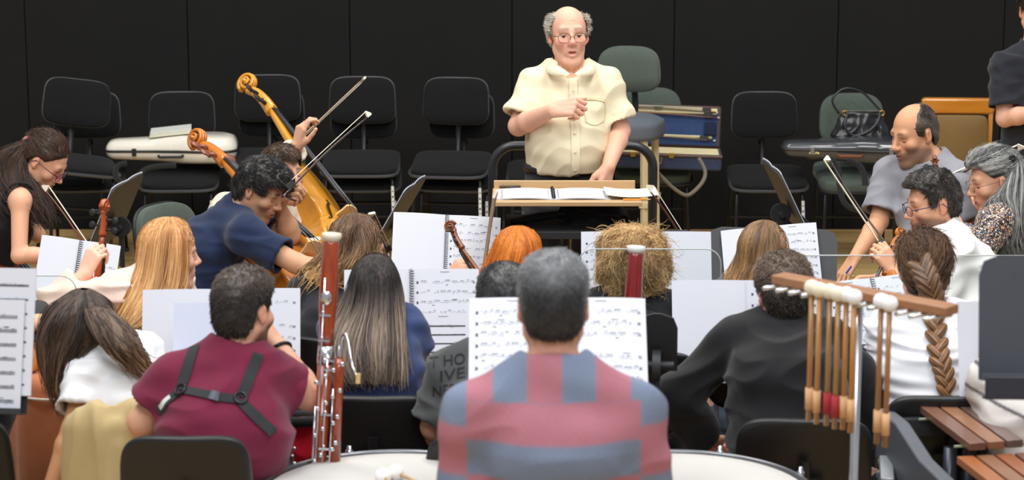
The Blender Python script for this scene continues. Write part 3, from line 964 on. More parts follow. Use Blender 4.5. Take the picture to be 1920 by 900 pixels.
def clothe_bottom(p, m=None, legs='sit', e=.012, top=.10, length=1.0, amp=.004, seed=4, name='trousers', h=.008, skirt=False):
    H, g = p['J']['H'], p['g']
    pts = [H] + [x for q in 'LR' for x in (*p['kn'][q], p['an'][q])]
    B = Field(np.min(pts, 0) - .2, np.max(pts, 0) + .2, h)
    up = nrm(p['J']['N'] - H)
    hw = .165 * g + e
    B.ecap(H - up * .05, H + up * top, (hw, .118 * g + e), (hw * .94, .112 * g + e), p['lft'], .04)
    for q in 'LR':
        (hip, K), A = p['kn'][q], p['an'][q]
        d = nrm(A - K)
        B.cap(hip, K, .082 * g + e, .060 * g + e, .03)
        B.cap(K, lerp(K, A, length), .058 * g + e, .046 * g + e, .02, cut=[(lerp(K, A, length * .97), d)])
    B.plane(H + up * top, up, .006)
    V, F = B.mesh()
    V = folds(V, normals(V, F), seed, amp, (6, 6, 9))
    return link_mesh(name, V - p['org'], F, m, p['obj'], True)
def on_surface(p, pts, V=None, F=None, off=.002):
    """where the line of sight to each (px, py) meets the garment: used to lay straps, seams and prints on cloth"""
    V = p['topV'] if V is None else V; F = p['topF'] if F is None else F
    if 'bvh' not in p: p['bvh'] = BVHTree.FromPolygons(V.tolist(), F.tolist())
    o = Vector((0, 0, CAM_H)); out, nn = [], []
    for a, b in pts:
        d = Vector(P(a, b, 500).tolist()) - o; d.normalize()
        hit, n, _, _ = p['bvh'].ray_cast(o, d)
        if hit is None: continue
        if n.dot(d) > 0: n = -n
        out.append(np.array(hit) + np.array(n) * off); nn.append(np.array(n))
    return np.array(out), np.array(nn)
def band(p, pts, width, m, name, parent, off=.003, n=24, tk=.0015):
    c, nn = on_surface(p, spline(np.array(pts, float), n), off=off)
    if len(c) < 3: return None
    T = np.gradient(c, axis=0); T /= np.linalg.norm(T, axis=1)[:, None]
    sd = np.cross(T, nn); sd /= np.linalg.norm(sd, axis=1)[:, None]
    k = len(c); w = np.broadcast_to(np.asarray(width, float), (k,))[:, None] / 2
    V = np.concatenate([c - sd * w, c + sd * w, c + sd * w + nn * tk * 1, c - sd * w + nn * tk]) - p['org']
    F = []
    for i in range(k - 1):
        for a in range(4):
            b = (a + 1) % 4
            F.append((a * k + i, b * k + i, b * k + i + 1, a * k + i + 1))
    F += [(0, k, 2 * k, 3 * k), (k - 1, 4 * k - 1, 3 * k - 1, 2 * k - 1)]
    return link_mesh(name, V, F, m, parent, 'auto')
# ------------------------------------------------------------------ the setting
def setting():
    yw = CAM_H / math.tan(PITCH - math.atan(20 / FPX))
    # floor: pale strip parquet
    m = bpy.data.materials.new('pale_oak_strips'); m.use_nodes = True
    nt = m.node_tree; b = nt.nodes['Principled BSDF']
    tc = nt.nodes.new('ShaderNodeTexCoord')
    br = nt.nodes.new('ShaderNodeTexBrick'); br.offset = .37
    br.inputs['Scale'].default_value = 1.0; br.inputs['Brick Width'].default_value = 1.1; br.inputs['Row Height'].default_value = .07
    br.inputs['Mortar Size'].default_value = .0018
    br.inputs['Color1'].default_value = (*srgb((214, 181, 122)), 1); br.inputs['Color2'].default_value = (*srgb((190, 152, 96)), 1); br.inputs['Mortar'].default_value = (*srgb((120, 92, 55)), 1)
    nz = nt.nodes.new('ShaderNodeTexNoise'); mp = nt.nodes.new('ShaderNodeMapping'); mp.inputs['Scale'].default_value = (3, 45, 1)
    nz.inputs['Detail'].default_value = 6; nz.inputs['Scale'].default_value = 1.6
    nt.links.new(tc.outputs['Object'], br.inputs['Vector']); nt.links.new(tc.outputs['Object'], mp.inputs[0]); nt.links.new(mp.outputs[0], nz.inputs['Vector'])
    mx = nt.nodes.new('ShaderNodeMix'); mx.data_type = 'RGBA'; mx.blend_type = 'MULTIPLY'; mx.inputs['Factor'].default_value = .45
    rp = nt.nodes.new('ShaderNodeValToRGB'); rp.color_ramp.elements[0].position = .35; rp.color_ramp.elements[0].color = (.62, .55, .42, 1); rp.color_ramp.elements[1].position = .6
    nt.links.new(nz.outputs['Fac'], rp.inputs[0]); nt.links.new(br.outputs['Color'], mx.inputs['A']); nt.links.new(rp.outputs[0], mx.inputs['B'])
    nt.links.new(mx.outputs['Result'], b.inputs['Base Color']); b.inputs['Roughness'].default_value = .28
    mb = MB(); mb.box((0, yw / 2 - .3, -.02), (9.0, yw + 1.4, .04))
    tag(mb.make('floor', m, None, False), kind='structure')
    # back wall: black cloth panels about a metre wide with fine seams
    wm = mat('black_wall_cloth', (30, 30, 30), rough=.9, var=.12, scale=3, bump=.3, bscale=260, spec=.15)
    mb = MB()
    xs = [-4.55] + [(px - 960) / 305 for px in (-265, 45, 350, 655, 960, 1265, 1573, 1885, 2190)] + [4.55]
    for a, c in zip(xs[:-1], xs[1:]):
        mb.box(((a + c) / 2, yw + .02, 1.75), (c - a - .005, .04, 3.5))
    mb.box((0, yw + .07, 1.75), (9.1, .06, 3.5))
    o = tag(mb.make('wall_back', wm, None, 'auto', bevel=.003), kind='structure')
    wl = mat('hall_wall_grey', (150, 146, 138), rough=.9)
    return yw
# ------------------------------------------------------------------ chairs
BLACKCLOTH = lambda: fabric('black_upholstery', (25, 25, 26), var=.15, scale=40, bump=.35, bscale=300, sheen=.05, spec=.12)
STEEL = lambda: mat('black_tube', (28, 28, 29), rough=.35, metal=.3, spec=.5)
CHROME = lambda: mat('chrome', (200, 200, 205), rough=.15, metal=1.0, var=.03)
def make_chair(cloth, shell, rim, frame, bw=.375, bh=.265, sw=.435, sd=.43, seat_z=.455, bz=.80, sticker=True, t=.035, be=4.5, green=False, name='orchestra_chair'):
    """origin on the floor under the seat centre; front faces local -Y"""
    root = thing(name, 'x', 'chair')
    Rs = np.array(Matrix.Rotation(math.radians(-90), 3, 'X'))    # pad front -> up
    q = MB(); q.pad(sw, sd, t, 5, .45, 0.0, 44, 7, (0, 0, seat_z), np.array(Matrix.Rotation(math.radians(-90 + 8), 3, 'X')), .04)
    seat = q.make('seat', cloth, root, True)
    q = MB(); pts = []
    for k in range(44):
        a = 2 * math.pi * k / 44
        ca, sa = math.cos(a), math.sin(a)
        x = np.sign(ca) * abs(ca) ** .4 * sw / 2 * 1.01; y = np.sign(sa) * abs(sa) ** .4 * sd / 2 * 1.01
        pts.append((x * (1 - .04 * y / (sd / 2)), y, seat_z - t * .42 + .003 + math.tan(math.radians(8)) * y))
    q.tube(pts, .009, 6, closed=True, up=(0, 0, 1)); q.make('seat_rim', rim, seat)
    Rb = np.array(Matrix.Rotation(math.radians(-9), 3, 'X'))
    yb = sd / 2 + .015
    q = MB(); q.pad(bw, bh, t * .8, be, .5, .030, 44, 7, (0, yb, bz), Rb, -.03)
    back = q.make('backrest', cloth, root, True)
    q = MB(); q.pad(bw * 1.02, bh * 1.025, .012, be, .2, .030, 44, 5, (0, yb + .018, bz), Rb, -.03)
    q.make('back_shell', shell, back, True)
    q = MB(); pts = []
    for k in range(44):
        a = 2 * math.pi * k / 44
        ca, sa = math.cos(a), math.sin(a)
        x = np.sign(ca) * abs(ca) ** (2 / be) * bw / 2 * 1.015; z = np.sign(sa) * abs(sa) ** (2 / be) * bh / 2 * 1.02
        x *= 1 - .03 * z / (bh / 2)
        v = Rb @ np.array([x, -.030 * (x / (bw / 2)) ** 2 + .010, z])
        pts.append((v[0], v[1] + yb, v[2] + bz))
    q.tube(pts, .0048, 6, closed=True); q.make('piping', rim, back)
    q = MB()
    q.tube([(0, sd * .1, seat_z - .035), (0, sd / 2 + .0, seat_z - .03), (0, sd / 2 + .045, seat_z + .03), (0, yb + .052, bz - bh / 2 - .01), (0, yb + .050, bz + .02)], .016, 8, flat=.5, up=(0, 1, .01))
    q.make('back_support', frame, root)
    q = MB(); q.ball((0, yb + .075, bz - bh * .5 - .04), (.022, .022, .022), 10); q.make('tilt_knob', frame, root); q = MB(); q.pad(.12, .035, .012, 3, .3, 0, 20, 4, (0, yb + .042, bz - bh * .18), Rb); q.make('grip', frame, root)
    for sx in (-1, 1):
        for sy in (-1, 1):
            q = MB(); x0, y0 = sx * (sw / 2 - .035), sy * (sd / 2 - .06)
            q.tube([(x0 * .75, y0 * .6, seat_z - .033), (x0 * .97, y0 * .9, seat_z - .045), (x0 * 1.04, y0 * 1.02, seat_z - .08), (sx * (sw / 2 - .015), sy * (sd / 2 + .005), .0)], .0105, 8)
            lg = q.make('leg', frame, root, True)
            q = MB(); q.lathe([(.014, 0), (.014, .02), (.011, .025)], 10, (sx * (sw / 2 - .015), sy * (sd / 2 + .005), 0)); q.make('foot_cap', shell, lg)
            if sticker and sx == 1 and sy == -1:
                la = np.array([x0 * 1.04, y0 * 1.02, seat_z - .08]); lb = np.array([sx * (sw / 2 - .015), sy * (sd / 2 + .005), 0.])
                u1, u2 = lerp(la, lb, .06), lerp(la, lb, .50)
                q = MB(); q.bar(u1 + (0, -.0115, 0), u2 + (0, -.0115, 0), .016, .0015, (0, 1, 0)); st = q.make('sticker', mat('white_label', (205, 205, 200), rough=.5), lg)
                q = MB()
                for k in range(5): q.bar(lerp(u1, u2, .15 + .16 * k) + (0, -.0127, 0), lerp(u1, u2, .15 + .16 * k + (.06 if k % 2 else .03)) + (0, -.0127, 0), .009, .0006, (0, 1, 0))
                q.make('sticker_print', mat('label_ink', (30, 30, 30)), st)
    q = MB(); q.tube([(-(sw / 2 - .035), 0, seat_z - .055), (-.06, -.02, seat_z - .04), (.06, -.02, seat_z - .04), (sw / 2 - .035, 0, seat_z - .055)], .010, 8)
    q.make('crossbar', frame, root); q = MB(); q.tube([(-(sw / 2 - .02), sd / 2 - .03, .22), (sw / 2 - .02, sd / 2 - .03, .22)], .009, 8); q.make('rear_stretcher', frame, root)
    return root
def Rz(deg): return np.array(Matrix.Rotation(math.radians(deg), 3, 'Z'))
# ------------------------------------------------------------------ music: stands and scores
PAPER = lambda: mat('paper', (207, 209, 217), rough=.7, var=.02, scale=6, spec=.2)
INK = lambda: mat('music_ink', (58, 60, 66), rough=.8, var=.2, scale=200)
def notation(mb, x0, x1, z1, z0, staves, rs, y=-.0009, lead=.004, dens=1.0, sp=.0016, title=True, empty=0.0, th=.0007):
    """staves with clefs, notes, stems, beams between x0..x1, top z1, bottom z0, on a page in the XZ plane"""
    def q(a, b, c, d):
        mb._add([(a, y, c), (b, y, c), (b, y, d), (a, y, d)], [(0, 1, 2, 3)])
    w = x1 - x0
    if title:
        cx = (x0 + x1) / 2
        for k in range(9):
            q(cx - .016 + k * .0034, cx - .016 + k * .0034 + .0022, z1 - .012, z1 - .0095)
    top = z1 - (.028 if title else .012)
    step = (top - z0 - .010) / staves
    for i in range(staves):
        zc = top - step * (i + .5)
        if rs.uniform() < empty: continue
        a, b = x0 + w * .07, x1 - w * .06
        for l in range(-2, 3):
            q(a, b, zc + l * sp - th / 2, zc + l * sp + th / 2)
        q(a + .002, a + .005, zc - sp * 2.4, zc + sp * 2.6); q(a + .006, a + .0075, zc - sp, zc + sp * 1.2)
        x = a + .014
        nb = 0
        while x < b - .004:
            if rs.uniform() < .17:
                q(x, x + .0005, zc - sp * 2, zc + sp * 2); x += .004; continue
            if rs.uniform() > dens: x += rs.uniform(.006, .016); continue
            nn = rs.randint(1, 5); dz = rs.randint(-3, 4) * sp * .5; x0_ = x
            for k in range(nn):
                zz = zc + dz + rs.randint(-2, 3) * sp * .5
                q(x, x + .0022, zz - sp * .42, zz + sp * .42)
                q(x + .0019, x + .0023, zz, zz + sp * 3)
                x += rs.uniform(.0042, .0065)
                if x > b - .004: break
            if nn > 1: q(x0_ + .0019, x - .003, zc + dz + sp * 2.7, zc + dz + sp * 3.3)
            x += .002
        if rs.uniform() < .5:
            xx = rs.uniform(a, b - .03); q(xx, xx + .018, zc + sp * 5.2, zc + sp * 5.9)
        if rs.uniform() < .5:
            xx = rs.uniform(a, b - .03); q(xx, xx + .008, zc - sp * 5.6, zc - sp * 4.6)
def sheet_quads(mb, w, h, c=(0, 0, 0), t=.0008, curl=0.0, n=8, sag=0.0):
    """a sheet of paper in the XZ plane, centred at c, slightly curved"""
    V = []
    xs = np.linspace(-w / 2, w / 2, n)
    for y in (0, t):
        for z in (-h / 2, h / 2):
            for x in xs:
                V.append((x + c[0], c[1] + y - curl * (x / (w / 2)) ** 2 - sag * (1 if z > 0 else 0), z + c[2]))
    F = []
    for i in range(n - 1):
        F.append((i, i + 1, n + i + 1, n + i)); F.append((2 * n + i + 1, 2 * n + i, 3 * n + i, 3 * n + i + 1))
        F.append((i + 1, i, 2 * n + i, 2 * n + i + 1)); F.append((n + i, n + i + 1, 3 * n + i + 1, 3 * n + i))
    F.append((0, n, 3 * n, 2 * n)); F.append((n - 1, 3 * n - 1 - 0, 4 * n - 1, 2 * n - 1)) if False else F.append((n - 1, 3 * n - 1, 4 * n - 1, 2 * n - 1))
    return mb._add(V, F)
def desk_frame(yaw, tilt, roll=0):
    """axes of a desk: x along it, -y its normal; yaw 0 faces the camera, tilt leans its top away"""
    return rot(yaw, 0, 0) @ np.array(Matrix.Rotation(math.radians(-tilt), 3, 'X')) @ np.array(Matrix.Rotation(math.radians(roll), 3, 'Y'))
def music_stand(c, yaw, tilt, label, w=.50, h=.33, group=None, lip=True, pole=True, col=(38, 39, 42), base_yaw=0, holes=False, knob=True, cx=0.0, tray=0):
    """black desk, lip, pole, tilt knob and tripod; c = world centre of the desk face"""
    m = mat('stand_black_%d' % col[0], col, rough=.55, metal=0, var=.10, scale=25)
    R = desk_frame(yaw, tilt)
    floor_pt = np.array([c[0], c[1], 0.0]) + R @ np.array([cx, .03, 0]); floor_pt[2] = 0
    Rr = Rz(yaw)
    root = thing('music_stand', label, 'music stand', floor_pt, Rr, group)
    loc = Rr.T @ (c - floor_pt)
    Rl = Rr.T @ R
    q = MB()
    out = [(-w / 2, -h / 2), (w / 2, -h / 2), (w / 2, h / 2 - .05), (w / 2 - .012, h / 2 - .015), (w / 2 - .05, h / 2), (-w / 2 + .05, h / 2), (-w / 2 + .012, h / 2 - .015), (-w / 2, h / 2 - .05)]
    q.prism(out, .002, .006, Rl, loc)
    q.make('desk', m, root, 'auto')
    if lip:
        q = MB(); q.box(loc + Rl @ np.array([0, -.022, -h / 2 + .001]), (w, .052, .004), Rl); q.box(loc + Rl @ np.array([0, -.047, -h / 2 + .008]), (w, .003, .016), Rl)
        q.make('lip', m, root, 'auto', bevel=.001)
    if tray:
        q = MB(); q.box(loc + Rl @ np.array([0, -.045, -h / 2 - tray / 2 + .01]), (w * .97, .012, tray), Rl); q.box(loc + Rl @ np.array([0, -.02, -h / 2 - tray + .012]), (w * .97, .05, .006), Rl); q.make('tray', mat('tray_dark', (34, 35, 44), rough=.45), root, 'auto', bevel=.003)
    if pole:
        jz = loc + Rl @ np.array([-cx, .05, -.05])
        q = MB(); q.tube([(0, 0, .22), (0, 0, max(.5, jz[2] * .6))], .0135, 10); q.make('outer_pole', m, root)
        q = MB(); q.tube([(0, 0, max(.5, jz[2] * .6) - .02), (0, 0, jz[2] - .05), jz], .009, 10); q.make('inner_pole', m, root)
        q = MB(); q.lathe([(.02, -.02), (.02, .02)], 14, (0, 0, max(.5, jz[2] * .6))); q.make('collar', m, root)
        if knob:
            q = MB(); q.lathe([(.045, -.012), (.045, .012)], 20, jz, np.array(Matrix.Rotation(math.pi / 2, 3, 'Y'))); q.lathe([(.012, -.05), (.014, .05)], 10, jz, np.array(Matrix.Rotation(math.pi / 2, 3, 'Y')))
            q.make('tilt_joint', m, root)
        for k in range(3):
            a = math.radians(base_yaw + 90 + 120 * k)
            q = MB(); q.tube([(0, 0, .24), (math.cos(a) * .10, math.sin(a) * .10, .12), (math.cos(a) * .27, math.sin(a) * .27, .012)], .010, 8); q.make('leg', m, root)
    return root, R
def music_book(c, R, label, pw=.235, ph=.315, pages=2, staves=(9, 9), seed=1, spiral=False, dens=(.85, .85), thick=.004, gap=.0, curl=.006, empty=(0, 0), sp=.0017, cat='sheet music', name='sheet_music', group=None, titles=(True, True), extra=None, th=.00075):
    """an open booklet lying on a desk: c = centre of the spread, R = axes of the desk"""
    rs = np.random.RandomState(seed)
    root = thing(name, label, cat, c, R, group)
    for k in range(pages):
        cx = 0 if pages == 1 else (-pw / 2 - gap if k == 0 else pw / 2 + gap)
        q = MB()
        for j in range(3): sheet_quads(q, pw - .001 * j, ph - .0006 * j, (cx + .0006 * j, -.006 + .0016 * j, -.0006 * j), .0011, -curl if pages == 2 else 0)
        pg = q.make('page', PAPER(), root, 'auto')
        if staves[k]:
            q = MB(); notation(q, cx - pw / 2, cx + pw / 2, ph / 2, -ph / 2, staves[k], rs, -.0066, dens=dens[k], empty=empty[k], sp=sp, title=titles[k], th=th)
            V = np.array(q.V); V[:, 1] += (curl if pages == 2 else 0) * ((V[:, 0] - cx) / (pw / 2)) ** 2; q.V = V.tolist()
            q.make('notation', INK(), pg, False)
    if spiral:
        q = MB()
        n = int(ph / .0085)
        for k in range(n):
            z = -ph / 2 + .006 + k * .0085
            q.tube([(math.cos(a) * .0075, -.006 + math.sin(a) * .006, z + .001 * a) for a in np.linspace(0, 5.2, 7)], .0011, 4)
        q.make('spiral_binding', mat('binding_wire', (45, 46, 52), rough=.4, metal=.5), root)
    elif pages == 2:
        q = MB(); q.box((0, -.0058, 0), (.0016, .001, ph)); q.make('spine_fold', mat('paper_fold', (205, 207, 215), rough=.8), root)
    return root
# ------------------------------------------------------------------ bowed strings
def outline_fiddle(n=8):
    H = [(0, 0), (.12, .006), (.215, .045), (.278, .125), (.292, .205), (.268, .295), (.225, .355), (.215, .385)]
    Cb = [(.215, .385), (.178, .412), (.158, .46), (.155, .51), (.166, .56), (.196, .602)]
    U = [(.196, .602), (.208, .63), (.230, .70), (.234, .775), (.212, .865), (.150, .945), (.075, .985), (.03, .992)]
    pts = []
    for seg in (H, Cb, U):
        s = spline(np.array(seg), n * 2); pts += s[:-1].tolist()
    pts.append([.03, .992])
    r = np.array(pts)
    l = r[::-1].copy(); l[:, 0] *= -1
    return np.concatenate([r, l[:-1]])
def fiddle(name, label, cat, bottom, top, face, L, rib, var='amber', group=None, parts='full', neckL=.37, dark_pegs=True, spin=0, endpin=0.0, headroll=0, bridge=True):
    """violin-family instrument. bottom/top: world points where the body ends (tail, neck joint direction); face: the way the top plate faces; L body length"""
    ax = nrm(np.asarray(top) - np.asarray(bottom)); fc = nrm(face - ax * np.dot(face, ax)); sd = np.cross(-fc, ax)
    R = np.stack([sd, -fc, ax], 1)          # local x side, -y face, z along
    root = thing(name, label, cat, bottom, R, group)
    cols = {'amber': ((214, 132, 34), (176, 92, 18)), 'gold': ((224, 160, 44), (196, 124, 24)), 'red': ((150, 60, 22), (110, 38, 14)), 'brown': ((150, 82, 36), (104, 52, 22)), 'orange': ((196, 92, 40), (150, 60, 22))}[var]
    wm = wood('varnish_' + var, *cols, rough=.28, coat=.5, scale=9, stretch=(9, 9, 1.2))
    bl = mat('ebony', (24, 23, 24), rough=.35, var=.15)
    pg = bl if dark_pegs else wood('peg_rosewood', (150, 84, 60), (110, 52, 36), rough=.3)
    O = outline_fiddle(); n = len(O)
    arch = .055 * L if L < .5 else .05 * L
    V, F = [], []
    def ring(f, y, infl=0):
        c = np.array([0, .47]); q = c + (O - c) * f
        V.extend([(a * L, y, b * L) for a, b in q])
    rr = [.12, .35, .55, .72, .85, .93, 1.0, 1.0, .975, .975, 1.0, 1.0, .93, .80, .6, .35, .12]
    yy = [-rib / 2 - arch * (1 - f ** 2.2) for f in rr[:6]] + [-rib / 2 - .002, -rib / 2 + .004 * L / .36, -rib / 2 + .006 * L / .36, rib / 2 - .006 * L / .36, rib / 2 - .004 * L / .36, rib / 2 + .002] + [rib / 2 + arch * .8 * (1 - f ** 2.2) for f in rr[12:]]
    for f, y in zip(rr, yy): ring(f, y)
    m = len(rr)
    for i in range(m - 1):
        for k in range(n): F.append((i * n + k, i * n + (k + 1) % n, (i + 1) * n + (k + 1) % n, (i + 1) * n + k))
    F.append(tuple(range(n - 1, -1, -1))); F.append(tuple((m - 1) * n + k for k in range(n)))
    link_mesh('body', V, F, wm, root, True)
    yt = -rib / 2 - arch
    # f-holes
    q = MB()
    for s_ in (-1, 1):
        pts = [(s_ * (.075 + .0) * L, .545 * L), (s_ * .066 * L, .530 * L), (s_ * .080 * L, .520 * L), (s_ * .098 * L, .500 * L), (s_ * .112 * L, .455 * L), (s_ * .130 * L, .405 * L), (s_ * .146 * L, .372 * L), (s_ * .163 * L, .365 * L), (s_ * .158 * L, .382 * L)]
        P3 = [(x, -rib / 2 - arch * (1 - min(1, abs(x) / (.24 * L)) ** 2.0) - .0008 - .001 * L, z) for x, z in spline(np.array(pts), 22)]
        w_ = np.sin(np.linspace(.25, math.pi - .25, 22)) * .009 * L + .003 * L
        q.tube(P3, w_, 6, flat=.25, up=(0, -1, 0))
        for e in (P3[0], P3[-1]): q.ball(e, (.010 * L, .003 * L, .010 * L), 8)
    q.make('f_hole', mat('f_hole_dark', (20, 12, 8), rough=.8), root)
    nl = neckL * L
    tilt = .055
    nz0, nz1 = .96 * L, .99 * L + nl
    q = MB()
    w0, w1 = .050 * L, .036 * L
    if L > .5: w0, w1 = .058 * L, .042 * L
    zs = np.linspace(nz0, nz1, 8)
    q.tube([(0, -rib / 2 - .02 * L + (z - nz0) * -tilt * 0 - .004 * L, z) for z in zs], np.linspace(w0 * .62, w1 * .62, 8), 10, flat=.9, up=(0, -1, 0)); 
    q.box((0, -rib / 4, .985 * L), (w0 * 1.3, rib * .9, .035 * L))
    q.make('neck', wm, root, True)
    q = MB()
    fb = [(0, yt - .075 * L * (1 - (z - .52 * L) / (nz1 - .52 * L)) - .018 * L * (z - .52 * L) / (nz1 - .52 * L) * 0 + (-.02 * L + arch * .55) * (z - .52 * L) / (nz1 - .52 * L), z) for z in np.linspace(.52 * L, nz1, 10)]
    q.tube(fb, np.linspace(.062 * L, .036 * L, 10) * (.9 if L < .5 else .75), 10, flat=.28, up=(0, -1, 0)); q.make('fingerboard', bl, root, True)
    fy1 = fb[-1][1]
    # pegbox and scroll
    pb = nl * .55 if L < .5 else nl * .62
    q = MB()
    base = np.array([0, fy1 + .02 * L, nz1])
    back = .22
    pts = spline(np.array([base, base + (0, pb * .02, pb * .4), base + (0, pb * .10, pb * .8), base + (0, pb * .26, pb * 1.08)]), 10)
    q.tube(pts, np.linspace(.052 * L, .034 * L, 10) * .62, 10, flat=1.25, up=(0, -1, 0))
    sc_c = base + np.array([0, pb * .16, pb * 1.24]); r0 = .058 * L if L < .5 else .060 * L
    sp_ = []
    a0 = math.radians(-40)
    N_ = 44
    for k in range(N_):
        t = k / (N_ - 1); a = a0 + math.radians(30) - t * math.radians(690) * -1; r = r0 * (1 - .80 * t) 
        sp_.append((0, sc_c[1] + math.cos(a) * r * 1.0, sc_c[2] + math.sin(a) * r))
    sp_ = np.array(sp_)
    wd = np.linspace(.030 * L, .056 * L, N_)
    for s_ in (1,):
        V2 = []
        for i, (pnt, w_) in enumerate(zip(sp_, wd)):
            V2.append(pnt)
        q.tube(sp_, np.linspace(.026, .012, N_) * L * .62, 8)
        for s2 in (-1, 1):
            q.tube(sp_ + np.stack([s2 * np.linspace(.010, .034, N_) * L, np.zeros(N_), np.zeros(N_)], 1), np.linspace(.020, .011, N_) * L * .62, 8)
        q.tube([sc_c + (-.050 * L, 0, 0), sc_c + (.050 * L, 0, 0)], .012 * L, 10)
    q.make('scroll', wm, root, True)
    for k in range(4):
        s_ = 1 if k % 2 else -1
        c0 = pts[2 + k * 2 - (1 if k else 0)]
        pl = .075 * L if L < .5 else .082 * L
        q = MB(); q.tube([c0 + (-s_ * .035 * L, 0, 0), c0 + (s_ * (.04 * L), 0, 0), c0 + (s_ * (.04 * L + pl * .5), 0, 0)], [.010 * L, .013 * L, .009 * L], 8)
        q.ball(c0 + (s_ * (.04 * L + pl * .85), 0, 0), (pl * .42, .011 * L, .032 * L), 12); q.make('peg', pg, root, True)
    # bridge, tailpiece, strings
    if bridge:
        bh_ = .095 * L
        by = yt - bh_
        q = MB(); q.prism([(-.058 * L, 0), (-.040 * L, 0), (-.03 * L, .02 * L), (.03 * L, .02 * L), (.040 * L, 0), (.058 * L, 0), (.054 * L, .05 * L), (.058 * L, .08 * L), (.03 * L, .098 * L), (-.03 * L, .098 * L), (-.058 * L, .08 * L), (-.054 * L, .05 * L)], .44 * L, .452 * L, np.array([[1, 0, 0], [0, 0, -1], [0, 1, 0]]), (0, yt + .004 * L, 0))
        q.make('bridge', mat('maple_bridge', (226, 190, 130), rough=.5), root)
        q = MB(); q.tube([(0, yt - .02 * L, .03 * L), (0, yt - .045 * L, .2 * L), (0, yt - .055 * L, .33 * L)], [.022 * L, .030 * L, .042 * L], 8, flat=.35, up=(0, -1, 0)); q.make('tailpiece', bl, root, True)
        for k in range(4):
            x = (k - 1.5) / 1.5
            q = MB(); q.tube([(x * .030 * L, yt - .06 * L, .32 * L), (x * .042 * L, by - .004 * L + abs(x) * .012 * L, .446 * L), (x * .020 * L, fy1 - .014 * L, nz1), (x * .012 * L, fy1 + .01 * L, nz1 + pb * (.3 + .15 * k))], .0014 * (1 if L < .5 else 1.3), 5)
            q.make('string', CHROME(), root)
    if endpin:
        q = MB(); q.tube([(0, 0, .02), (0, 0, -endpin)], [.006, .0045], 8); q.make('endpin', CHROME(), root)
    if L < .5:
        q = MB(); q.pad(.11, .07, .02, 2.6, .5, 0, 24, 5, (.07, yt - .02, .055), np.eye(3)); q.make('chin_rest', bl, root, True)
    return root
def bow(tip, frog, hairside, label, stick=(92, 46, 24), group=None, w=1.0):
    """tip and frog world points, hairside = direction from the stick to the hair"""
    tip, frog = np.asarray(tip, float), np.asarray(frog, float)
    ax = nrm(tip - frog); L = np.linalg.norm(tip - frog)
    hs_ = nrm(hairside - ax * np.dot(hairside, ax)); sd = np.cross(hs_, ax)
    R = np.stack([sd, hs_, ax], 1)
    root = thing('bow', label, 'bow', frog, R, group)
    q = MB(); zs = np.linspace(-.04, L - .012, 16)
    q.tube([(0, .010 * math.sin(math.pi * max(0, z) / L) - .006, z) for z in zs], np.linspace(.0046, .0033, 16) * w, 8); q.make('stick', wood('bow_stick_%d' % stick[0], stick, [c * .6 for c in stick], rough=.3, scale=30, stretch=(4, 4, .5)), root, True)
    q = MB(); q.box((0, .017, L * .5 + .012), (.0095 * w, .0022, L - .05)); q.make('bow_hair', mat('horsehair', (236, 228, 205), rough=.6, scale=300, stretch=(20, 20, .2)), root)
    q = MB(); q.box((0, .008, .018), (.012, .022, .050)); q.make('frog', mat('ebony', (24, 23, 24)), root, bevel=.002)
    q = MB(); q.prism([(-.007, -.016), (.020, -.004), (.019, .0), (-.002, .016), (-.008, .012)], -.0045, .0045, np.array([[0, 1, 0], [1, 0, 0], [0, 0, 1]]), (0, 0, L - .006)); q.make('tip', mat('bow_tip_ivory', (228, 220, 200), rough=.4), root)
    q = MB(); q.tube([(0, -.006, -.05), (0, -.006, -.036)], .0052, 8); q.make('screw', CHROME(), root)
    return root
# ------------------------------------------------------------------ placement of the room and its things
def G(px, s, z=.5):
    """ground point under the spot at height z that stands at depth s and column px"""
    D = FPX / s
    return np.array([(px - 960) / s, (D - (CAM_H - z) * sP) / cP, 0.0])
def HG(px, s, z=.56):
    g = G(px, s, z); g[2] = z
    return g
YW = setting()

# chairs along the black wall --------------------------------------------------------------
plastic = mat('black_plastic', (22, 22, 23), rough=.45, var=.1)
rimg = mat('rim_grey', (62, 63, 66), rough=.4, var=.1)
GREEN = fabric('grey_green_upholstery', (78, 88, 80), var=.22, scale=90, bump=.4, bscale=350)
proto_b = make_chair(BLACKCLOTH(), plastic, rimg, STEEL(), seat_z=.485, bz=.822)
proto_b['category'] = 'chair'
proto_g = make_chair(GREEN, plastic, mat('rim_black', (30, 31, 32), rough=.5), STEEL(), bw=.37, bh=.31, sw=.45, sd=.45, seat_z=.49, bz=.79, sticker=False, t=.06, be=3.2)
WALLG = 'black orchestra chairs along the wall'
used = {'b': 0, 'g': 0}
def put(kind, loc, yaw, label, group=None, z=0.0):
    pr = proto_b if kind == 'b' else proto_g
    loc = np.array([loc[0], loc[1], z])
    if used[kind] == 0:
        used[kind] = 1
        M = Matrix([list(r) for r in Rz(yaw)]).to_4x4(); M.translation = Vector(tuple(loc)); pr.matrix_world = M
        pr['label'] = label; pr['category'] = 'chair'
        if group: pr['group'] = group
        return pr
    return dup(pr, loc, Rz(yaw), label, group)
put('b', G(162, 322), 6, 'black padded chair against the wall, half hidden behind a turned chair', WALLG)
ca = put('b', G(122, 333), 24, 'black padded chair standing askew and tilted, stacked behind the cellist with the ponytail', WALLG, .15)
ca.rotation_euler = (math.radians(-4), math.radians(9), math.radians(20))
put('b', G(338, 322), 3, 'black padded chair carrying the white violin case', WALLG)
put('b', G(505, 320), 0, 'black padded chair behind the tall golden cello scroll, lower of its pair', WALLG)
put('b', G(500, 322), 2, 'black padded chair behind the tall golden cello scroll, upper of its pair', WALLG, .10)
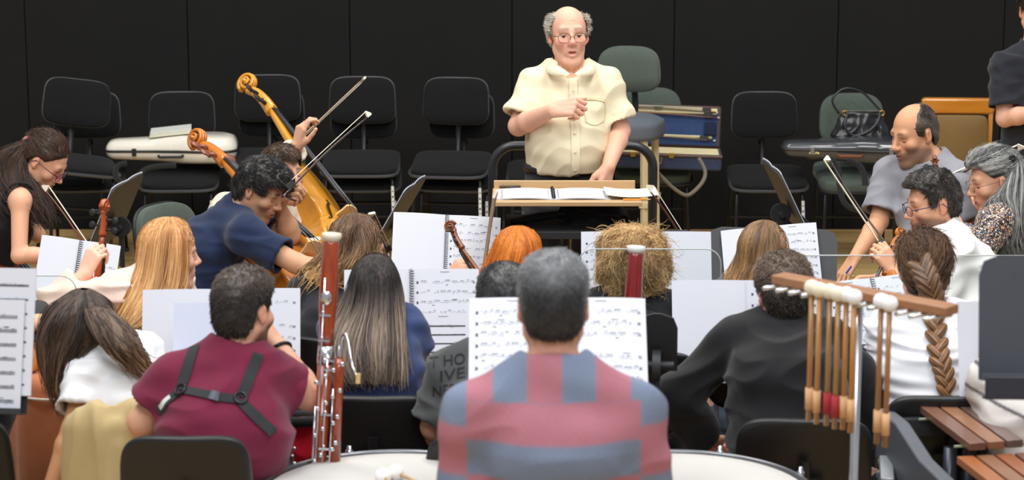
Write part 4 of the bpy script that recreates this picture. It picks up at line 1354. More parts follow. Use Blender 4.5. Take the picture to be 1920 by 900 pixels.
put('b', G(680, 322), 1, 'empty black padded chair behind the two raised bows, lower of its pair', WALLG)
put('b', G(677, 324), 0, 'empty black padded chair behind the two raised bows, upper of its pair', WALLG, .10)
put('b', G(858, 322), -6, 'empty black padded chair just beside the black podium rail, lower of its pair', WALLG)
put('b', G(846, 325), -7, 'empty black padded chair just beside the black podium rail, upper of its pair', WALLG, .10)
put('b', G(1022, 318), 0, 'black padded chair hidden behind the conductor, only its seat edge showing', WALLG)
put('b', G(1438, 322), 0, 'empty black padded chair between the open blue case and the handbag', WALLG)
put('g', G(1222, 316), 0, 'grey-green padded chair under the open blue violin case')
put('g', G(1604, 322), 0, 'grey-green padded chair holding the handbag and the dark violin case')
put('g', HG(388, 438), 58, 'grey-green padded chair whose back shows beside the strawberry blonde hair')

# tall stool behind the conductor
def tall_stool():
    g = G(1172, 338, .9)
    root = thing('tall_stool', 'tall stool with green padded back and grey seat behind the conductor', 'stool', g, Rz(-16))
    post = mat('cream_post', (198, 182, 140), rough=.45, var=.06)
    q = MB(); q.pad(.42, .40, .085, 3, .45, 0, 40, 7, (.0, 0, .86), np.array(Matrix.Rotation(math.radians(-90), 3, 'X'))); q.make('seat', fabric('grey_vinyl', (92, 98, 106), bump=.1, sheen=0), root, True)
    q = MB(); q.pad(.35, .255, .07, 3.2, .5, .04, 44, 7, (-.02, .20, 1.165), np.array(Matrix.Rotation(math.radians(-6), 3, 'X')), -.08); q.make('backrest', GREEN, root, True)
    q = MB(); q.tube([(0, .05, .80), (0, .22, .82), (0, .255, .95), (-.01, .25, 1.12)], .018, 8, flat=.5, up=(0, 1, .01)); q.make('back_support', STEEL(), root)
    for sx in (-1, 1):
        for sy in (-1, 1):
            q = MB(); q.bar((sx * .14, sy * .14, .82), (sx * .155, sy * .155, .0), .032, .032); lg = q.make('leg', post, root, bevel=.003)
            q = MB(); q.box((sx * .147, sy * .147, .46), (.05, .05, .035)); q.make('clamp', post, lg, bevel=.003)
    q = MB(); q.tube([(-.15, -.15, .30), (.15, -.15, .30), (.15, .15, .30), (-.15, .15, .30)], .011, 8, closed=True); q.make('foot_ring', STEEL(), root)
tall_stool()

# wooden chair with a tan back
def wood_chair():
    g = G(1800, 345, .5)
    root = thing('wooden_armchair', 'honey-coloured wooden chair with a tan upholstered back by the wall', 'chair', g, Rz(-4))
    wm = wood('honey_wood', (204, 134, 44), (176, 106, 28), rough=.25, coat=.5, scale=5, stretch=(1, 6, 6))
    tan = fabric('tan_leatherette', (120, 94, 54), rough=.5, bump=.25, bscale=200, sheen=0)
    y = .22
    q = MB(); pts = spline(np.array([(-.185, y + .0, .985), (-.18, y + .02, 1.02), (-.09, y + .045, 1.032), (.09, y + .045, 1.032), (.18, y + .02, 1.02), (.185, y, .985)]), 16)
    V = []
    out = [(-.190, .955), (-.205, 1.035), (-.18, 1.043), (.18, 1.043), (.205, 1.035), (.190, .955)]
    q.prism(out, y - .02, y + .035); q.make('top_rail', wm, root, 'auto', bevel=.012)
    for sx in (-1, 1):
        q = MB(); q.bar((sx * .178, y, .96), (sx * .165, y - .06, .45), .024, .035); q.bar((sx * .165, y - .06, .46), (sx * .18, y + .02, 0), .03, .035); q.make('back_post', wm, root, bevel=.004)
        q = MB(); q.bar((sx * .18, -.20, .46), (sx * .18, -.21, 0), .034, .034); q.make('front_leg', wm, root, bevel=.004)
    q = MB(); q.box((0, y - .045, .60), (.33, .025, .03)); q.make('lower_rail', wm, root, bevel=.004)
    q = MB(); q.pad(.318, .335, .04, 9, .35, 0, 44, 6, (0, y - .03, .783), np.array(Matrix.Rotation(math.radians(-6), 3, 'X'))); q.make('back_cushion', tan, root, True)
    q = MB(); q.pad(.42, .42, .07, 6, .4, 0, 44, 6, (0, 0, .47), np.array(Matrix.Rotation(math.radians(-90), 3, 'X'))); q.make('seat', tan, root, True)
wood_chair()

# conductor's podium, desk, scores --------------------------------------------------------
def podium():
    g = G(1073, 445, .2)
    root = thing('conductor_podium', 'black conductor podium with a tubular safety rail', 'podium', g)
    q = MB(); q.box((0, 0, .10), (1.1, 1.15, .20)); q.make('platform', mat('podium_black', (30, 30, 31), rough=.7), root, bevel=.01)
    q = MB(); s = 420; a = P(925, 430, s) - g
    yy = a[1]; x0, x1 = (924 - 960) / s - g[0], (1223 - 960) / s - g[0]; zt = P(1070, 268, s)[2]
    pts = [(x0, yy, .19), (x0, yy, zt - .12)] + [(x0 + .10 - .10 * math.cos(t), yy, zt - .10 + .10 * math.sin(t)) for t in np.linspace(0, math.pi / 2, 8)] + [(x1 - .10 + .10 * math.sin(t), yy, zt - .10 + .10 * math.cos(t)) for t in np.linspace(0, math.pi / 2, 8)] + [(x1, yy, zt - .12), (x1, yy, .19)]
    q.tube(pts, .0205, 14); q.make('rail', mat('rail_paint', (46, 47, 50), rough=.35, metal=.2), root, True)
podium()
def conductor_desk():
    a, b = P(918, 376, 500), P(1203, 376, 500)
    c = P(922, 351, 476); d = P(1200, 351, 476)
    m0 = (a + b + c + d) / 4
    g = np.array([m0[0], m0[1], 0])
    root = thing('conductor_desk', 'pale wooden conductor desk with black lower shelf in front of the conductor', 'music stand', g)
    wm = wood('pale_plywood', (206, 174, 130), (180, 146, 102), rough=.5, coat=.1, scale=4, stretch=(1, 8, 8))
    w = .565; z1, z0 = a[2] - .005, c[2] - .004; y1, y0 = a[1] - g[1], c[1] - g[1]
    q = MB(); q._add([(-w / 2, y1, z1), (w / 2, y1, z1), (w / 2, y0, z0), (-w / 2, y0, z0), (-w / 2, y1, z1 - .018), (w / 2, y1, z1 - .018), (w / 2, y0, z0 - .018), (-w / 2, y0, z0 - .018)], [(0, 1, 2, 3), (7, 6, 5, 4), (4, 5, 1, 0), (5, 6, 2, 1), (6, 7, 3, 2), (7, 4, 0, 3)])
    q.make('desk_top', wm, root, bevel=.003)
    q = MB(); q.box((0, y0 + .006, z0 + .012), (w * .985, .014, .036)); q.make('ledge', wm, root, bevel=.002)
    bk = mat('desk_black', (36, 36, 38), rough=.6)
    zs = P(1070, 441, 496)[2]
    q = MB(); q.box((.0, (y0 + y1) / 2, zs), (.47, .36, .03)); q.make('lower_shelf', bk, root, bevel=.003)
    for sx in (-1, 1):
        q = MB(); q.prism([((y0 + y1) / 2 - .18, 0), ((y0 + y1) / 2 + .18, 0), ((y0 + y1) / 2 + .18, .04), ((y0 + y1) / 2 - .18, .055)], -.004, .004, np.array([[0, 1, 0], [1, 0, 0], [0, 0, 1]]), (sx * .238, 0, zs)); q.make('side_panel', bk, root)
    q = MB(); q.tube([(0, .0, .25), (0, 0, z0 - .03)], .016, 10); q.make('pole', bk, root)
    q = MB(); q.bar((-.25, 0, .22), (.25, 0, .22), .06, .03); q.bar((-.22, -.2, .215), (-.22, .2, .215), .05, .03); q.bar((.22, -.2, .215), (.22, .2, .215), .05, .03); q.make('foot', bk, root)
    # lay the scores on the sloping board
    slope = math.atan2(z1 - z0, y0 - y1)
    Rd = np.array(Matrix.Rotation(math.radians(-90) - slope, 3, 'X'))
    def on(x, t, up=.002):
        return g + np.array([x, y1 + (y0 - y1) * t, z1 + (z0 - z1) * t + up])
    music_book(on((1036 - 1060) / 490, .50, .003), Rd, 'open orchestral score lying on the conductor desk', .215, .31, 2, (11, 11), 31, True, (.9, .9))
    q = thing('loose_sheet', 'cream loose sheet overhanging the right end of the conductor desk', 'paper', on((1182 - 1060) / 490, .42, .011), Rd)
    mb = MB(); sheet_quads(mb, .20, .25, (0, 0, 0), .001, .010); mb.make('page', mat('cream_paper', (238, 232, 208), rough=.7), q)
    q = thing('pencil', 'orange pencil at the right front edge of the conductor desk', 'pencil', on((1188 - 1060) / 490, .06, .006))
    mb = MB(); mb.tube([(-.05, 0, 0), (.04, 0, 0)], .0036, 6); mb.make('shaft', mat('orange_paint', (226, 140, 40), rough=.4), q); mb = MB(); mb.tube([(.04, 0, 0), (.055, 0, 0)], [.0036, .0005], 6); mb.make('point', mat('pencil_wood', (220, 190, 140)), q)
    q = thing('marker_pen', 'dark pen lying along the far ledge of the conductor desk', 'pen', g + np.array([(955 - 1060) / 490, y0 - .012, z0 + .008]))
    mb = MB(); mb.tube([(-.042, 0, 0), (.025, 0, 0)], .0055, 8); mb.make('barrel', mat('pen_dark', (66, 54, 44)), q); mb = MB(); mb.tube([(.025, 0, 0), (.042, 0, 0)], [.006, .0045], 8); mb.make('cap', mat('pen_cap', (50, 42, 36)), q)
    # things on the black shelf
    F = Field((-.16, -.14, -.01), (.16, .14, .12), .006)
    F.ell((0, 0, .03), (.125, .09, .05), None, .03); F.ell((.05, .01, .05), (.07, .06, .045), None, .03); F.ell((-.06, 0, .035), (.07, .06, .05), None, .03); F.plane((0, 0, 0), (0, 0, -1))
    v, f = F.mesh(); v = folds(v, normals(v, f), 12, .007, (9, 9, 14))
    o = link_mesh('folded_jacket', v, f, fabric('black_wool', (20, 20, 22)), None, True, loc=g + np.array([(1112 - 1060) / 490, 0, zs + .015])); tag(o, 'black jacket bundled on the lower shelf of the conductor desk', 'jacket')
    t = thing('folding_umbrella', 'black rolled umbrella lying across the shelf under the conductor desk', 'umbrella', g + np.array([(1010 - 1060) / 490, -.03, zs + .035]), Rz(-6))
    mb = MB(); mb.tube([(-.11, 0, -.012), (0, 0, .006), (.07, 0, .018)], [.012, .020, .016], 10); mb.make('canopy', fabric('black_nylon', (26, 26, 28), rough=.5), t); mb = MB(); mb.tube([(.07, 0, .018), (.10, 0, .022)], .012, 8); mb.make('handle', plastic, t)
conductor_desk()

# cases, handbag -----------------------------------------------------------------------------
def hard_case(px, py, s, wid, label, body, band, yaw, seed, mirror=1, handle=(30, 30, 32), rough=.25, hi=.075, lid=.075, coat=.6, dots=False):
    c = P(px, py, s); R = Rz(yaw)
    root = thing('violin_case', label, 'violin case', c, R)
    L = wid
    out = []
    prof = [(-.5, .055), (-.49, .080), (-.30, .092), (-.12, .100), (.05, .118), (.22, .150), (.38, .155), (.46, .135), (.5, .09)]
    xs = np.linspace(-.5, .5, 40)
    w = np.interp(xs, [a for a, _ in prof], [b for _, b in prof])
    def shell(z0, z1, inset0, inset1):
        V = []
        lv = [(z0, inset0)] + [(z0 + (z1 - z0) * t, inset0 + (inset1 - inset0) * (1 - math.sqrt(max(0, 1 - t * t)))) for t in np.linspace(.12, 1, 8)]
        for z, ins in lv:
            ww = np.maximum(w - ins, .012); xx = xs * (L - 2 * ins)
            hump = .25 + .75 * np.interp(xs, [-.5, -.2, .1, .5], [.62, .72, 1, .95])
            zz = z0 + (z - z0) * hump
            V.append(np.concatenate([np.stack([mirror * xx, -ww, zz], 1), np.stack([mirror * xx[::-1], ww[::-1], zz[::-1]], 1)]))
        n = len(V[0]); m = len(V); V = np.concatenate(V)
        F = [(i * n + k, i * n + (k + 1) % n, (i + 1) * n + (k + 1) % n, (i + 1) * n + k) for i in range(m - 1) for k in range(n)]
        F += [tuple(range(n))[::-1], tuple((m - 1) * n + k for k in range(n))]
        return V, F
    bm = mat('case_shell_%d' % body[0], body, rough=rough, coat=coat, var=.06, scale=60)
    link_mesh('case_body', *shell(0, -hi, 0, .05), bm, root, True)
    link_mesh('lid', *shell(0.004, lid, 0, .05), bm, root, True)
    q = MB(); n = len(xs)
    pts = np.concatenate([np.stack([mirror * xs * L, -w, 0 * xs], 1), np.stack([mirror * xs[::-1] * L, w[::-1], 0 * xs], 1)])
    q.tube(pts, .0075, 6, closed=True, up=(0, 0, 1)); q.make('seal_band', mat('seal_%d' % band[0], band, rough=.4), root, True)
    hb = mat('case_handle_%d' % handle[0], handle, rough=.5)
    q = MB(); wx = np.interp(.02 * mirror, xs, w); q.tube([(-.07, -wx - .012, -.022), (-.06, -wx - .030, -.026), (.06, -wx - .030, -.026), (.07, -wx - .012, -.022)], .0085, 8); q.make('handle', hb, root)
    for x in (-.28 * L, .30 * L):
        wx = np.interp(x * mirror / L, xs, w); q = MB(); q.box((x, -wx - .005, -.004), (.025, .010, .045)); q.make('latch', mat('latch_%d' % handle[0], (60, 60, 62) if body[0] > 100 else (150, 150, 150), rough=.3, metal=.6), root, bevel=.003)
    if dots:
        q = MB()
        for k, (dx, dz) in enumerate(((0, 0), (.012, .004), (.024, -.002), (.036, .003), (.046, 0))):
            q.ball((-.225 + dx, -np.interp((-.225 + dx) / L, xs, w) - .0005, -.018 + dz), (.007, .002, .006), 8)
        q.make('sticker', mat('case_sticker', (220, 200, 120), rough=.5, var=.6, scale=120), root)
    return root
def hang(o, case):
    o.parent = case; o.matrix_parent_inverse = case.matrix_world.inverted()
white_case = hard_case(323, 279, 322, .755, 'white violin case with a black seam lying on a black chair', (232, 226, 212), (30, 30, 32), 4, 1, 1, lid=.085, hi=.075)
dark_case = hard_case(1590, 277, 326, .76, 'shiny dark grey violin case with a brown handle across the green chair', (58, 60, 64), (40, 40, 42), -2, 2, 1, handle=(120, 66, 38), dots=True, rough=.18, lid=.06, hi=.08)
o = thing('music_folder', 'stack of cream sheet music lying on the white violin case', 'sheet music', P(318, 252, 322) + np.array([0, .02, .008]), Rz(8) @ np.array(Matrix.Rotation(math.radians(-5), 3, 'Y')))
for k in range(3):
    q = MB(); q.box((.004 * k, .003 * k, .009 * k), (.235, .20, .008)); q.make('booklet', mat('cream_cover_%d' % k, (226 - 6 * k, 224 - 4 * k, 196 + 6 * k), rough=.7), o, bevel=.001)
def open_case():
    c = P(1222, 298, 322)
    root = thing('open_violin_case', 'open oblong violin case with blue lining and bows on the green chair', 'violin case', c, Rz(-3) @ np.array(Matrix.Rotation(math.radians(1.5), 3, 'Y')))
    blue = fabric('case_blue_cover', (52, 62, 84)); vel = fabric('blue_velvet', (44, 66, 108), sheen=.4, var=.25, scale=120); br = mat('brown_leather', (82, 62, 52), rough=.5, bump=.2); crm = fabric('cream_plush', (222, 208, 160), sheen=.2)
    L, Dp, Hh = .80, .24, .085
    q = MB(); q.box((0, 0, Hh / 2 - .04), (L, Dp, Hh)); q.make('case_body', blue, root, bevel=.012)
    q = MB(); q.tube([(-L / 2, -Dp / 2, Hh - .04), (L / 2, -Dp / 2, Hh - .04), (L / 2, Dp / 2, Hh - .04), (-L / 2, Dp / 2, Hh - .04)], .011, 8, closed=True); q.make('rim', br, root)
    q = MB(); q.box((0, 0, Hh - .040), (L - .03, Dp - .03, .022)); q.make('lining', crm, root, bevel=.004)
    Rl = np.array(Matrix.Rotation(math.radians(-12), 3, 'X')); o = np.array([0, Dp / 2, Hh - .03])
    q = MB(); q.box(o + Rl @ np.array([0, .035, .125]), (L, .06, .25), Rl); q.make('lid', br, root, bevel=.015)
    q = MB(); q.box(o + Rl @ np.array([0, .003, .125]), (L - .035, .012, .22), Rl); q.make('lid_lining', vel, root, bevel=.004)
    q = MB(); q.box(o + Rl @ np.array([0, -.004, .215]), (L - .05, .012, .035), Rl); q.box(o + Rl @ np.array([0, -.002, .065]), (L - .10, .012, .016), Rl); q.make('bow_holder', crm, root, bevel=.003)
    q = MB(); q.box(o + Rl @ np.array([.335, -.012, .115]), (.075, .03, .085), Rl); q.make('pocket', fabric('dark_blue', (26, 36, 62)), root, bevel=.01)
    q = MB(); q.box(o + Rl @ np.array([.02, -.007, .14]), (.055, .006, .035), Rl); q.make('maker_label', mat('label_gold', (176, 156, 96), rough=.5, var=.3, scale=200), root)
    q = MB(); q.tube([(-.055, -Dp / 2 - .01, .03), (-.05, -Dp / 2 - .035, .0), (.05, -Dp / 2 - .035, .0), (.055, -Dp / 2 - .01, .03)], .011, 8); q.make('handle', br, root)
    for x in (-.05, .17): 
        q = MB(); q.box((x - .06, -Dp / 2 - .006, .045), (.028, .012, .030)); q.make('latch', mat('brass', (210, 170, 70), rough=.3, metal=.9), root, bevel=.002)
    q = MB(); q.prism([(-.035, .0), (.035, 0), (.02, -.045), (-.02, -.045)], -.004, .004, Rl, o + Rl @ np.array([.03, -.006, .255])); q.make('flap', fabric('flap_green', (84, 92, 84)), root)
    M = np.array(root.matrix_world)
    T = lambda v: M[:3, :3] @ np.asarray(v) + M[:3, 3]
    g = 'bows kept in the open violin case'
    for k, (z, x0, x1, lab) in enumerate(((.225, .33, -.38, 'violin bow clipped highest in the open case lid'), (.195, .34, -.38, 'violin bow clipped second from the top in the open case lid'), (.060, .32, -.40, 'violin bow resting lowest in the open case lid'))):
        bow(T(o + Rl @ np.array([x1, -.022, z])), T(o + Rl @ np.array([x0, -.022, z - .008])), M[:3, :3] @ (Rl @ np.array([0, 0, 1.])), lab, (70, 40, 28) if k != 1 else (120, 60, 30), g)
    pts = [(1310, 296), (1322, 320), (1318, 340), (1300, 360), (1285, 366), (1262, 352), (1240, 330), (1222, 308), (1205, 300)]
    st = spline(np.array([P(a, b, 334 - 6 * (k > 6)) for k, (a, b) in enumerate(pts)]), 30)
    q = MB(); q.tube(st, .012, 6, flat=.14, up=(.3, 1, .2)); hang(q.make('strap', fabric('grey_webbing', (120, 112, 100)), None, True), root)
open_case()
def strap(pts, s, case, w=.018, col=(38, 39, 42)):
    q = MB(); q.tube(spline(np.array([P(a, b, s + (r[0] if r else 0)) for a, b, *r in pts]), 28), w, 6, flat=.16, up=(.4, 1, .1)); hang(q.make('strap', fabric('webbing_%d' % col[0], col), None, True), case)
strap([(238, 306), (222, 310), (216, 326), (228, 342), (252, 336), (272, 318), (296, 312), (330, 310)], 336, white_case)
strap([(1560, 300), (1572, 318), (1574, 350), (1582, 378), (1600, 392), (1630, 394), (1655, 380)], 340, dark_case)
strap([(1590, 300), (1612, 312), (1620, 330), (1622, 348)], 342, dark_case, .02)
def handbag():
    c = P(1614, 232, 322)
    root = thing('handbag', 'black leather handbag with gold rings on top of the dark violin case', 'handbag', c)
    F = Field((-.25, -.12, -.13), (.25, .12, .13), .006)
    F.ecap((0, 0, -.07), (0, 0, .045), (.172, .07), (.125, .030), (1, 0, 0), .03)
    F.plane((0, 0, -.085), (0, 0, -1), .02); F.plane((0, 0, .075), (0, 0, 1), .01)
    v, f = F.mesh(); v = folds(v, normals(v, f), 21, .007, (8, 8, 6))
    lm = mat('black_leather', (30, 31, 34), rough=.32, var=.1, bump=.25, bscale=160, spec=.6)
    link_mesh('bag_body', v, f, lm, root, True)
    q = MB(); q.tube(spline(np.array([(-.13, -.01, .06), (-.17, 0, .14), (-.10, .01, .205), (0, .01, .185), (.08, 0, .11), (.12, -.01, .065)]), 24), .007, 7); q.make('handle', lm, root, True)
    q = MB(); q.tube(spline(np.array([(-.085, -.045, .065), (-.105, -.070, .0), (-.06, -.082, -.055), (.02, -.082, -.04), (.08, -.070, .01), (.105, -.04, .065)]), 24), .0075, 7); q.make('handle', lm, root, True)
    for x in (-.10, .115):
        q = MB(); q.tube([(x + .014 * math.cos(a), -.04, .068 + .014 * math.sin(a)) for a in np.linspace(0, 6.28, 14)[:-1]], .0035, 6, closed=True); q.make('ring', mat('brass', (210, 170, 70), rough=.3, metal=.9), root, True)
    q = MB(); q.tube([(-.12, -.02, .078), (.12, -.02, .078)], .003, 6); q.make('zip', mat('latch_120', (120, 120, 120), metal=.8, rough=.3), root)
handbag()

# clear acoustic screens ----------------------------------------------------------------------
def screen(px0, px1, py0, py1, s, label, hgt=.75):
    a, b = P(px0, py0, s), P(px1, py1, s)
    w = abs(b[0] - a[0]); top = (a[2] + b[2]) / 2
    g = np.array([(a[0] + b[0]) / 2, (a[1] + b[1]) / 2, 0])
    root = thing('acoustic_screen', label, 'screen', g, np.array(Matrix.Rotation(math.atan2(-(b[2] - a[2]) * 0, 1), 3, 'Y')))
    r = .05; z0 = top - hgt
    out = [(-w / 2, z0), (w / 2, z0)] + [(w / 2 - r + r * math.cos(t), top - r + r * math.sin(t)) for t in np.linspace(0, math.pi / 2, 8)] + [(-w / 2 + r - r * math.sin(t), top - r + r * math.cos(t)) for t in np.linspace(0, math.pi / 2, 8)]
    q = MB(); q.prism(out, -.002, .002); q.make('panel', clear_mat('clear_acrylic', (250, 252, 252)), root, 'auto')
    q = MB(); q.tube([(x, 0, z) for x, z in out[1:]], .0022, 6); q.make('edge', mat('acrylic_edge', (186, 190, 186), rough=.3, spec=.6), root, True)
    q = MB(); q.tube([(0, .02, .0), (0, .02, z0 + .12)], .012, 8); q.make('pole', STEEL(), root)
    q = MB(); q.box((0, .02, .01), (.34, .05, .02)); q.box((0, .02, .01), (.05, .34, .02)); q.make('base', STEEL(), root)
screen(1084, 1352, 470, 464, 574, 'clear acoustic screen with rounded corner in front of the curly-haired player')
screen(1437, 1990, 466, 492, 572, 'long clear acoustic screen in front of the braided woman at the right')
screen(-170, 142, 521, 513, 585, 'clear acoustic screen at the left edge behind the leaning woman')

# music stands and scores ----------------------------------------------------------------------
def stand_book(px, py, s, yaw, tilt, lab_b, lab_s=None, roll=0, sw=.40, sh=.25, dz=0, stand=True, stand_kw=None, off=.0, **kw):
    R = desk_frame(yaw, tilt, roll)
    c = P(px, py, s)
    if stand:
        R0 = desk_frame(yaw, tilt)
        music_stand(c + R0 @ np.array([0, .012, dz]), yaw, tilt, lab_s, sw, sh, **(stand_kw or {}))
    return music_book(c + R @ np.array([0, -.004, 0]), R, lab_b, **kw)
# strings
stand_book(142, 520, 492, 12, 28, 'open spiral-bound part beside the upright viola scroll', 'black music stand under the spiral-bound part by the viola scroll', roll=11, pw=.150, ph=.295, staves=(0, 9), seed=2, spiral=True, sp=.0018, empty=(0, .5), sw=.28)
stand_book(836, 470, 470, 6, 30, 'large open spiral-bound part next to the ginger woman and a violin scroll', 'black music stand holding the large part beside the ginger woman', roll=4.5, pw=.215, ph=.30, staves=(0, 8), seed=3, spiral=True, sp=.0020)
stand_book(1212, 512, 524, 0, 22, 'open white part in front of the curly-haired player', 'black music stand in front of the curly-haired player', pw=.233, ph=.30, staves=(8, 0), seed=5, sp=.0016, sh=.32)
stand_book(1447, 494, 485, -8, 30, 'open white part in front of the long-haired girl who looks to the side', 'black music stand jutting out past the part of the long-haired girl', roll=-7, pw=.185, ph=.30, staves=(0, 8), seed=6, sp=.0016, dens=(.9, .95), stand_kw=dict(cx=.05), sw=.50, sh=.30)
# side-view stands
def side_stand(px, py, s, yaw, tilt, label, lab_b, seed, w=.48, h=.32):
    R = desk_frame(yaw, tilt); c = P(px, py, s)
    music_stand(c, yaw, tilt, label, w, h)
    music_book(c + R @ np.array([0, -.006, .01]), R, lab_b, .225, .30, 2, (9, 9), seed, False)
side_stand(216, 398, 420, -98, 24, 'black music stand seen edge-on beside the cellist with the ponytail', 'white part on the edge-on stand beside the cellist with the ponytail', 7)
side_stand(746, 402, 425, -100, 30, 'black music stand seen edge-on behind the woman with the wavy bob', 'white part on the edge-on stand behind the woman with the wavy bob', 8)
side_stand(1474, 372, 425, 94, 26, 'black music stand seen edge-on below the empty wall chair', 'thick white part on the edge-on stand below the empty wall chair', 9)
# winds
stand_book(415, 632, 590, 3, 24, 'open part in front of the man in the maroon shirt', 'black music stand in front of the man in the maroon shirt', pw=.250, ph=.31, staves=(0, 7), seed=10, spiral=False, sp=.0016, empty=(0, .3), dens=(.5, .35))
music_book(P(382, 655, 612), desk_frame(3, 24), 'small bluish sheet clipped on the part of the man in the maroon shirt', .185, .29, 1, (0,), 11, False, name='loose_sheet', cat='paper').children[0].data.materials[0] = mat('paper_bluish', (192, 198, 214), rough=.7, var=.02)
stand_book(772, 592, 570, 2, 24, 'open spiral-bound part in front of the woman with long dark hair', 'black music stand in front of the woman with long dark hair', pw=.222, ph=.31, staves=(0, 8), seed=12, spiral=True, sp=.0018)
music_book(P(832, 648, 582), desk_frame(2, 24), 'printed text page with a dark picture corner over the spiral-bound part', .16, .21, 1, (6,), 13, False, sp=.0009, name='loose_sheet', cat='paper')
stand_book(1400, 622, 585, 0, 24, 'open part in front of the man in the black jacket', 'black music stand in front of the man in the black jacket', pw=.238, ph=.335, staves=(0, 8), seed=14, sp=.0018, dens=(.5, .7))
stand_book(1652, 598, 545, 4, 38, 'open spiral-bound part beside the braided woman', 'black music stand holding the spiral-bound part beside the braided woman', roll=-6, pw=.17, ph=.31, staves=(10, 8), seed=15, spiral=True, sp=.0018, dens=(.6, .6))
stand_book(1850, 668, 640, 0, 20, 'plain white sheet standing right of the braided woman', 'black music stand under the plain white sheet by the braid', sh=.2, pw=.17, ph=.32, pages=1, staves=(0,), seed=16, sw=.14)
# percussion
stand_book(1046, 656, 725, 0, 42, 'wide open timpani part standing in front of the man in the checked shirt', 'black music stand with the wide part in front of the checked shirt', pw=.230, ph=.30, staves=(8, 8), seed=17, sp=.0020, dens=(.95, .7), empty=(.12, .12), stand_kw=dict(), off=0)
R_ = desk_frame(-6, 16)
c_ = P(-50, 655, 700)
music_stand(c_ + R_ @ np.array([0, .012, .01]), -6, 16, 'black music stand at the left edge carrying two bluish sheets', .30, .36)
music_book(c_ + R_ @ np.array([.015, .0, .05]), R_, 'white sheet behind another on the stand at the left edge', .30, .34, 1, (8,), 18, False, name='loose_sheet', cat='paper', sp=.0012)
music_book(c_ + R_ @ np.array([-.005, -.008, -.015]), R_, 'front sheet on the stand at the left edge', .29, .30, 1, (7,), 19, False, name='loose_sheet', cat='paper', sp=.0020)
music_stand(P(2030, 596, 780), -2, 12, 'empty dark grey music stand facing the camera above the marimba', .495, .30, col=(62, 65, 74), knob=False, tray=.055)
# a pole with a round joint between the curly-haired player and the black jacket
music_stand(P(1232, 640, 640), 175, 20, 'black music stand turned away with round tilt joint behind the wide timpani part', .12, .20, lip=False)

# timpani ----------------------------------------------------------------------------------------
def timpano(px, label, rad=.355):
    g = G(px, 712, .88)
    root = thing('timpano', label, 'timpani', g, None, 'timpani at the front')
    zt = .88
    q = MB(); q.lathe([(.02, zt - .56), (.10, zt - .55), (rad * .6, zt - .48), (rad * .88, zt - .34), (rad * .97, zt - .18), (rad * .98, zt - .03), (rad * .94, zt - .03)], 64); q.make('bowl', mat('copper', (190, 112, 72), rough=.3, metal=1.0, var=.1), root, True)
    q = MB(); q.lathe([(rad * .30, zt + .0010), (rad * .85, zt + .0008), (rad * .955, zt + .0), (rad * .99, zt - .008), (rad * .99, zt - .03), (rad * .5, zt - .012)], 72); q.make('drumhead', mat('drum_skin', (190, 187, 182), rough=.55, var=.03, scale=5), root, True)
    q = MB(); q.tube([(math.cos(a) * rad * 1.005, math.sin(a) * rad * 1.005, zt - .001) for a in np.linspace(0, 2 * math.pi, 80, endpoint=False)], .0075, 8, closed=True); q.tube([(math.cos(a) * rad * 1.015, math.sin(a) * rad * 1.015, zt - .022) for a in np.linspace(0, 2 * math.pi, 80, endpoint=False)], .011, 8, closed=True); q.make('hoop', mat('hoop_steel', (120, 122, 126), rough=.28, metal=.9), root, True)
    for k in range(8):
        a = 2 * math.pi * (k + .5) / 8
        c = np.array([math.cos(a) * rad * 1.035, math.sin(a) * rad * 1.035, zt])
        q = MB(); q.lathe([(.006, -.22), (.006, -.01), (.011, -.008), (.011, .010), (.006, .012), (.006, .022)], 10, c); q.make('tension_rod', CHROME(), root, True)
    for k in range(3):
        a = 2 * math.pi * k / 3 + .5
        q = MB(); q.tube([(math.cos(a) * rad * .9, math.sin(a) * rad * .9, zt - .30), (math.cos(a) * rad * 1.02, math.sin(a) * rad * 1.02, zt - .45), (math.cos(a) * rad * .9, math.sin(a) * rad * .9, .02)], .018, 8); q.make('leg', mat('timpani_frame', (60, 60, 64), rough=.4, metal=.5), root, True)
    q = MB(); q.lathe([(.16, .02), (.16, .05), (.04, .09), (.035, zt - .55)], 24); q.make('pedal_base', mat('timpani_frame', (60, 60, 64), rough=.4, metal=.5), root, True)
    return root
timpano(738, 'timpani drum on the left of the man in the checked shirt')
timpano(1272, 'timpani drum on the right of the man in the checked shirt')
def drumstick(head, tail, label, r=.019, head_rgb=(232, 230, 226), shaft=(206, 170, 120), wrap=None, name='timpani_mallet', group=None, shaft_r=.0055):
    head, tail = np.asarray(head), np.asarray(tail)
    ax = nrm(tail - head); L = np.linalg.norm(tail - head)
    R = np.array(Vector((0, 0, -1)).rotation_difference(Vector(tuple(ax))).to_matrix())
    root = thing(name, label, 'mallet', head, R, group)
    q = MB(); q.lathe([(r * .25, r * .95), (r * .75, r * .7), (r, r * .25), (r, -r * .25), (r * .8, -r * .7), (r * .3, -r)], 18); q.make('mallet_head', fabric('felt_%d_%d' % head_rgb[:2], head_rgb, sheen=.4), root, True)
    q = MB(); q.tube([(0, 0, 0), (0, 0, -L)], shaft_r, 10); q.make('shaft', wood('mallet_shaft_%d' % shaft[0], shaft, [c * .8 for c in shaft], rough=.35, scale=20, stretch=(6, 6, .6)), root, True)
    if wrap:
        q = MB(); q.tube([(0, 0, -L + .03), (0, 0, -L + .085)], shaft_r * 1.45, 10); q.make('grip_wrap', mat('wrap_%d_%d' % wrap[:2], wrap, rough=.8), root, True)
    return root
tz = .88 + .021
def onz(px, py, z):
    o = np.array([0, 0, CAM_H]); d = P(px, py, 500) - o
    return o + d * ((z - CAM_H) / d[2])
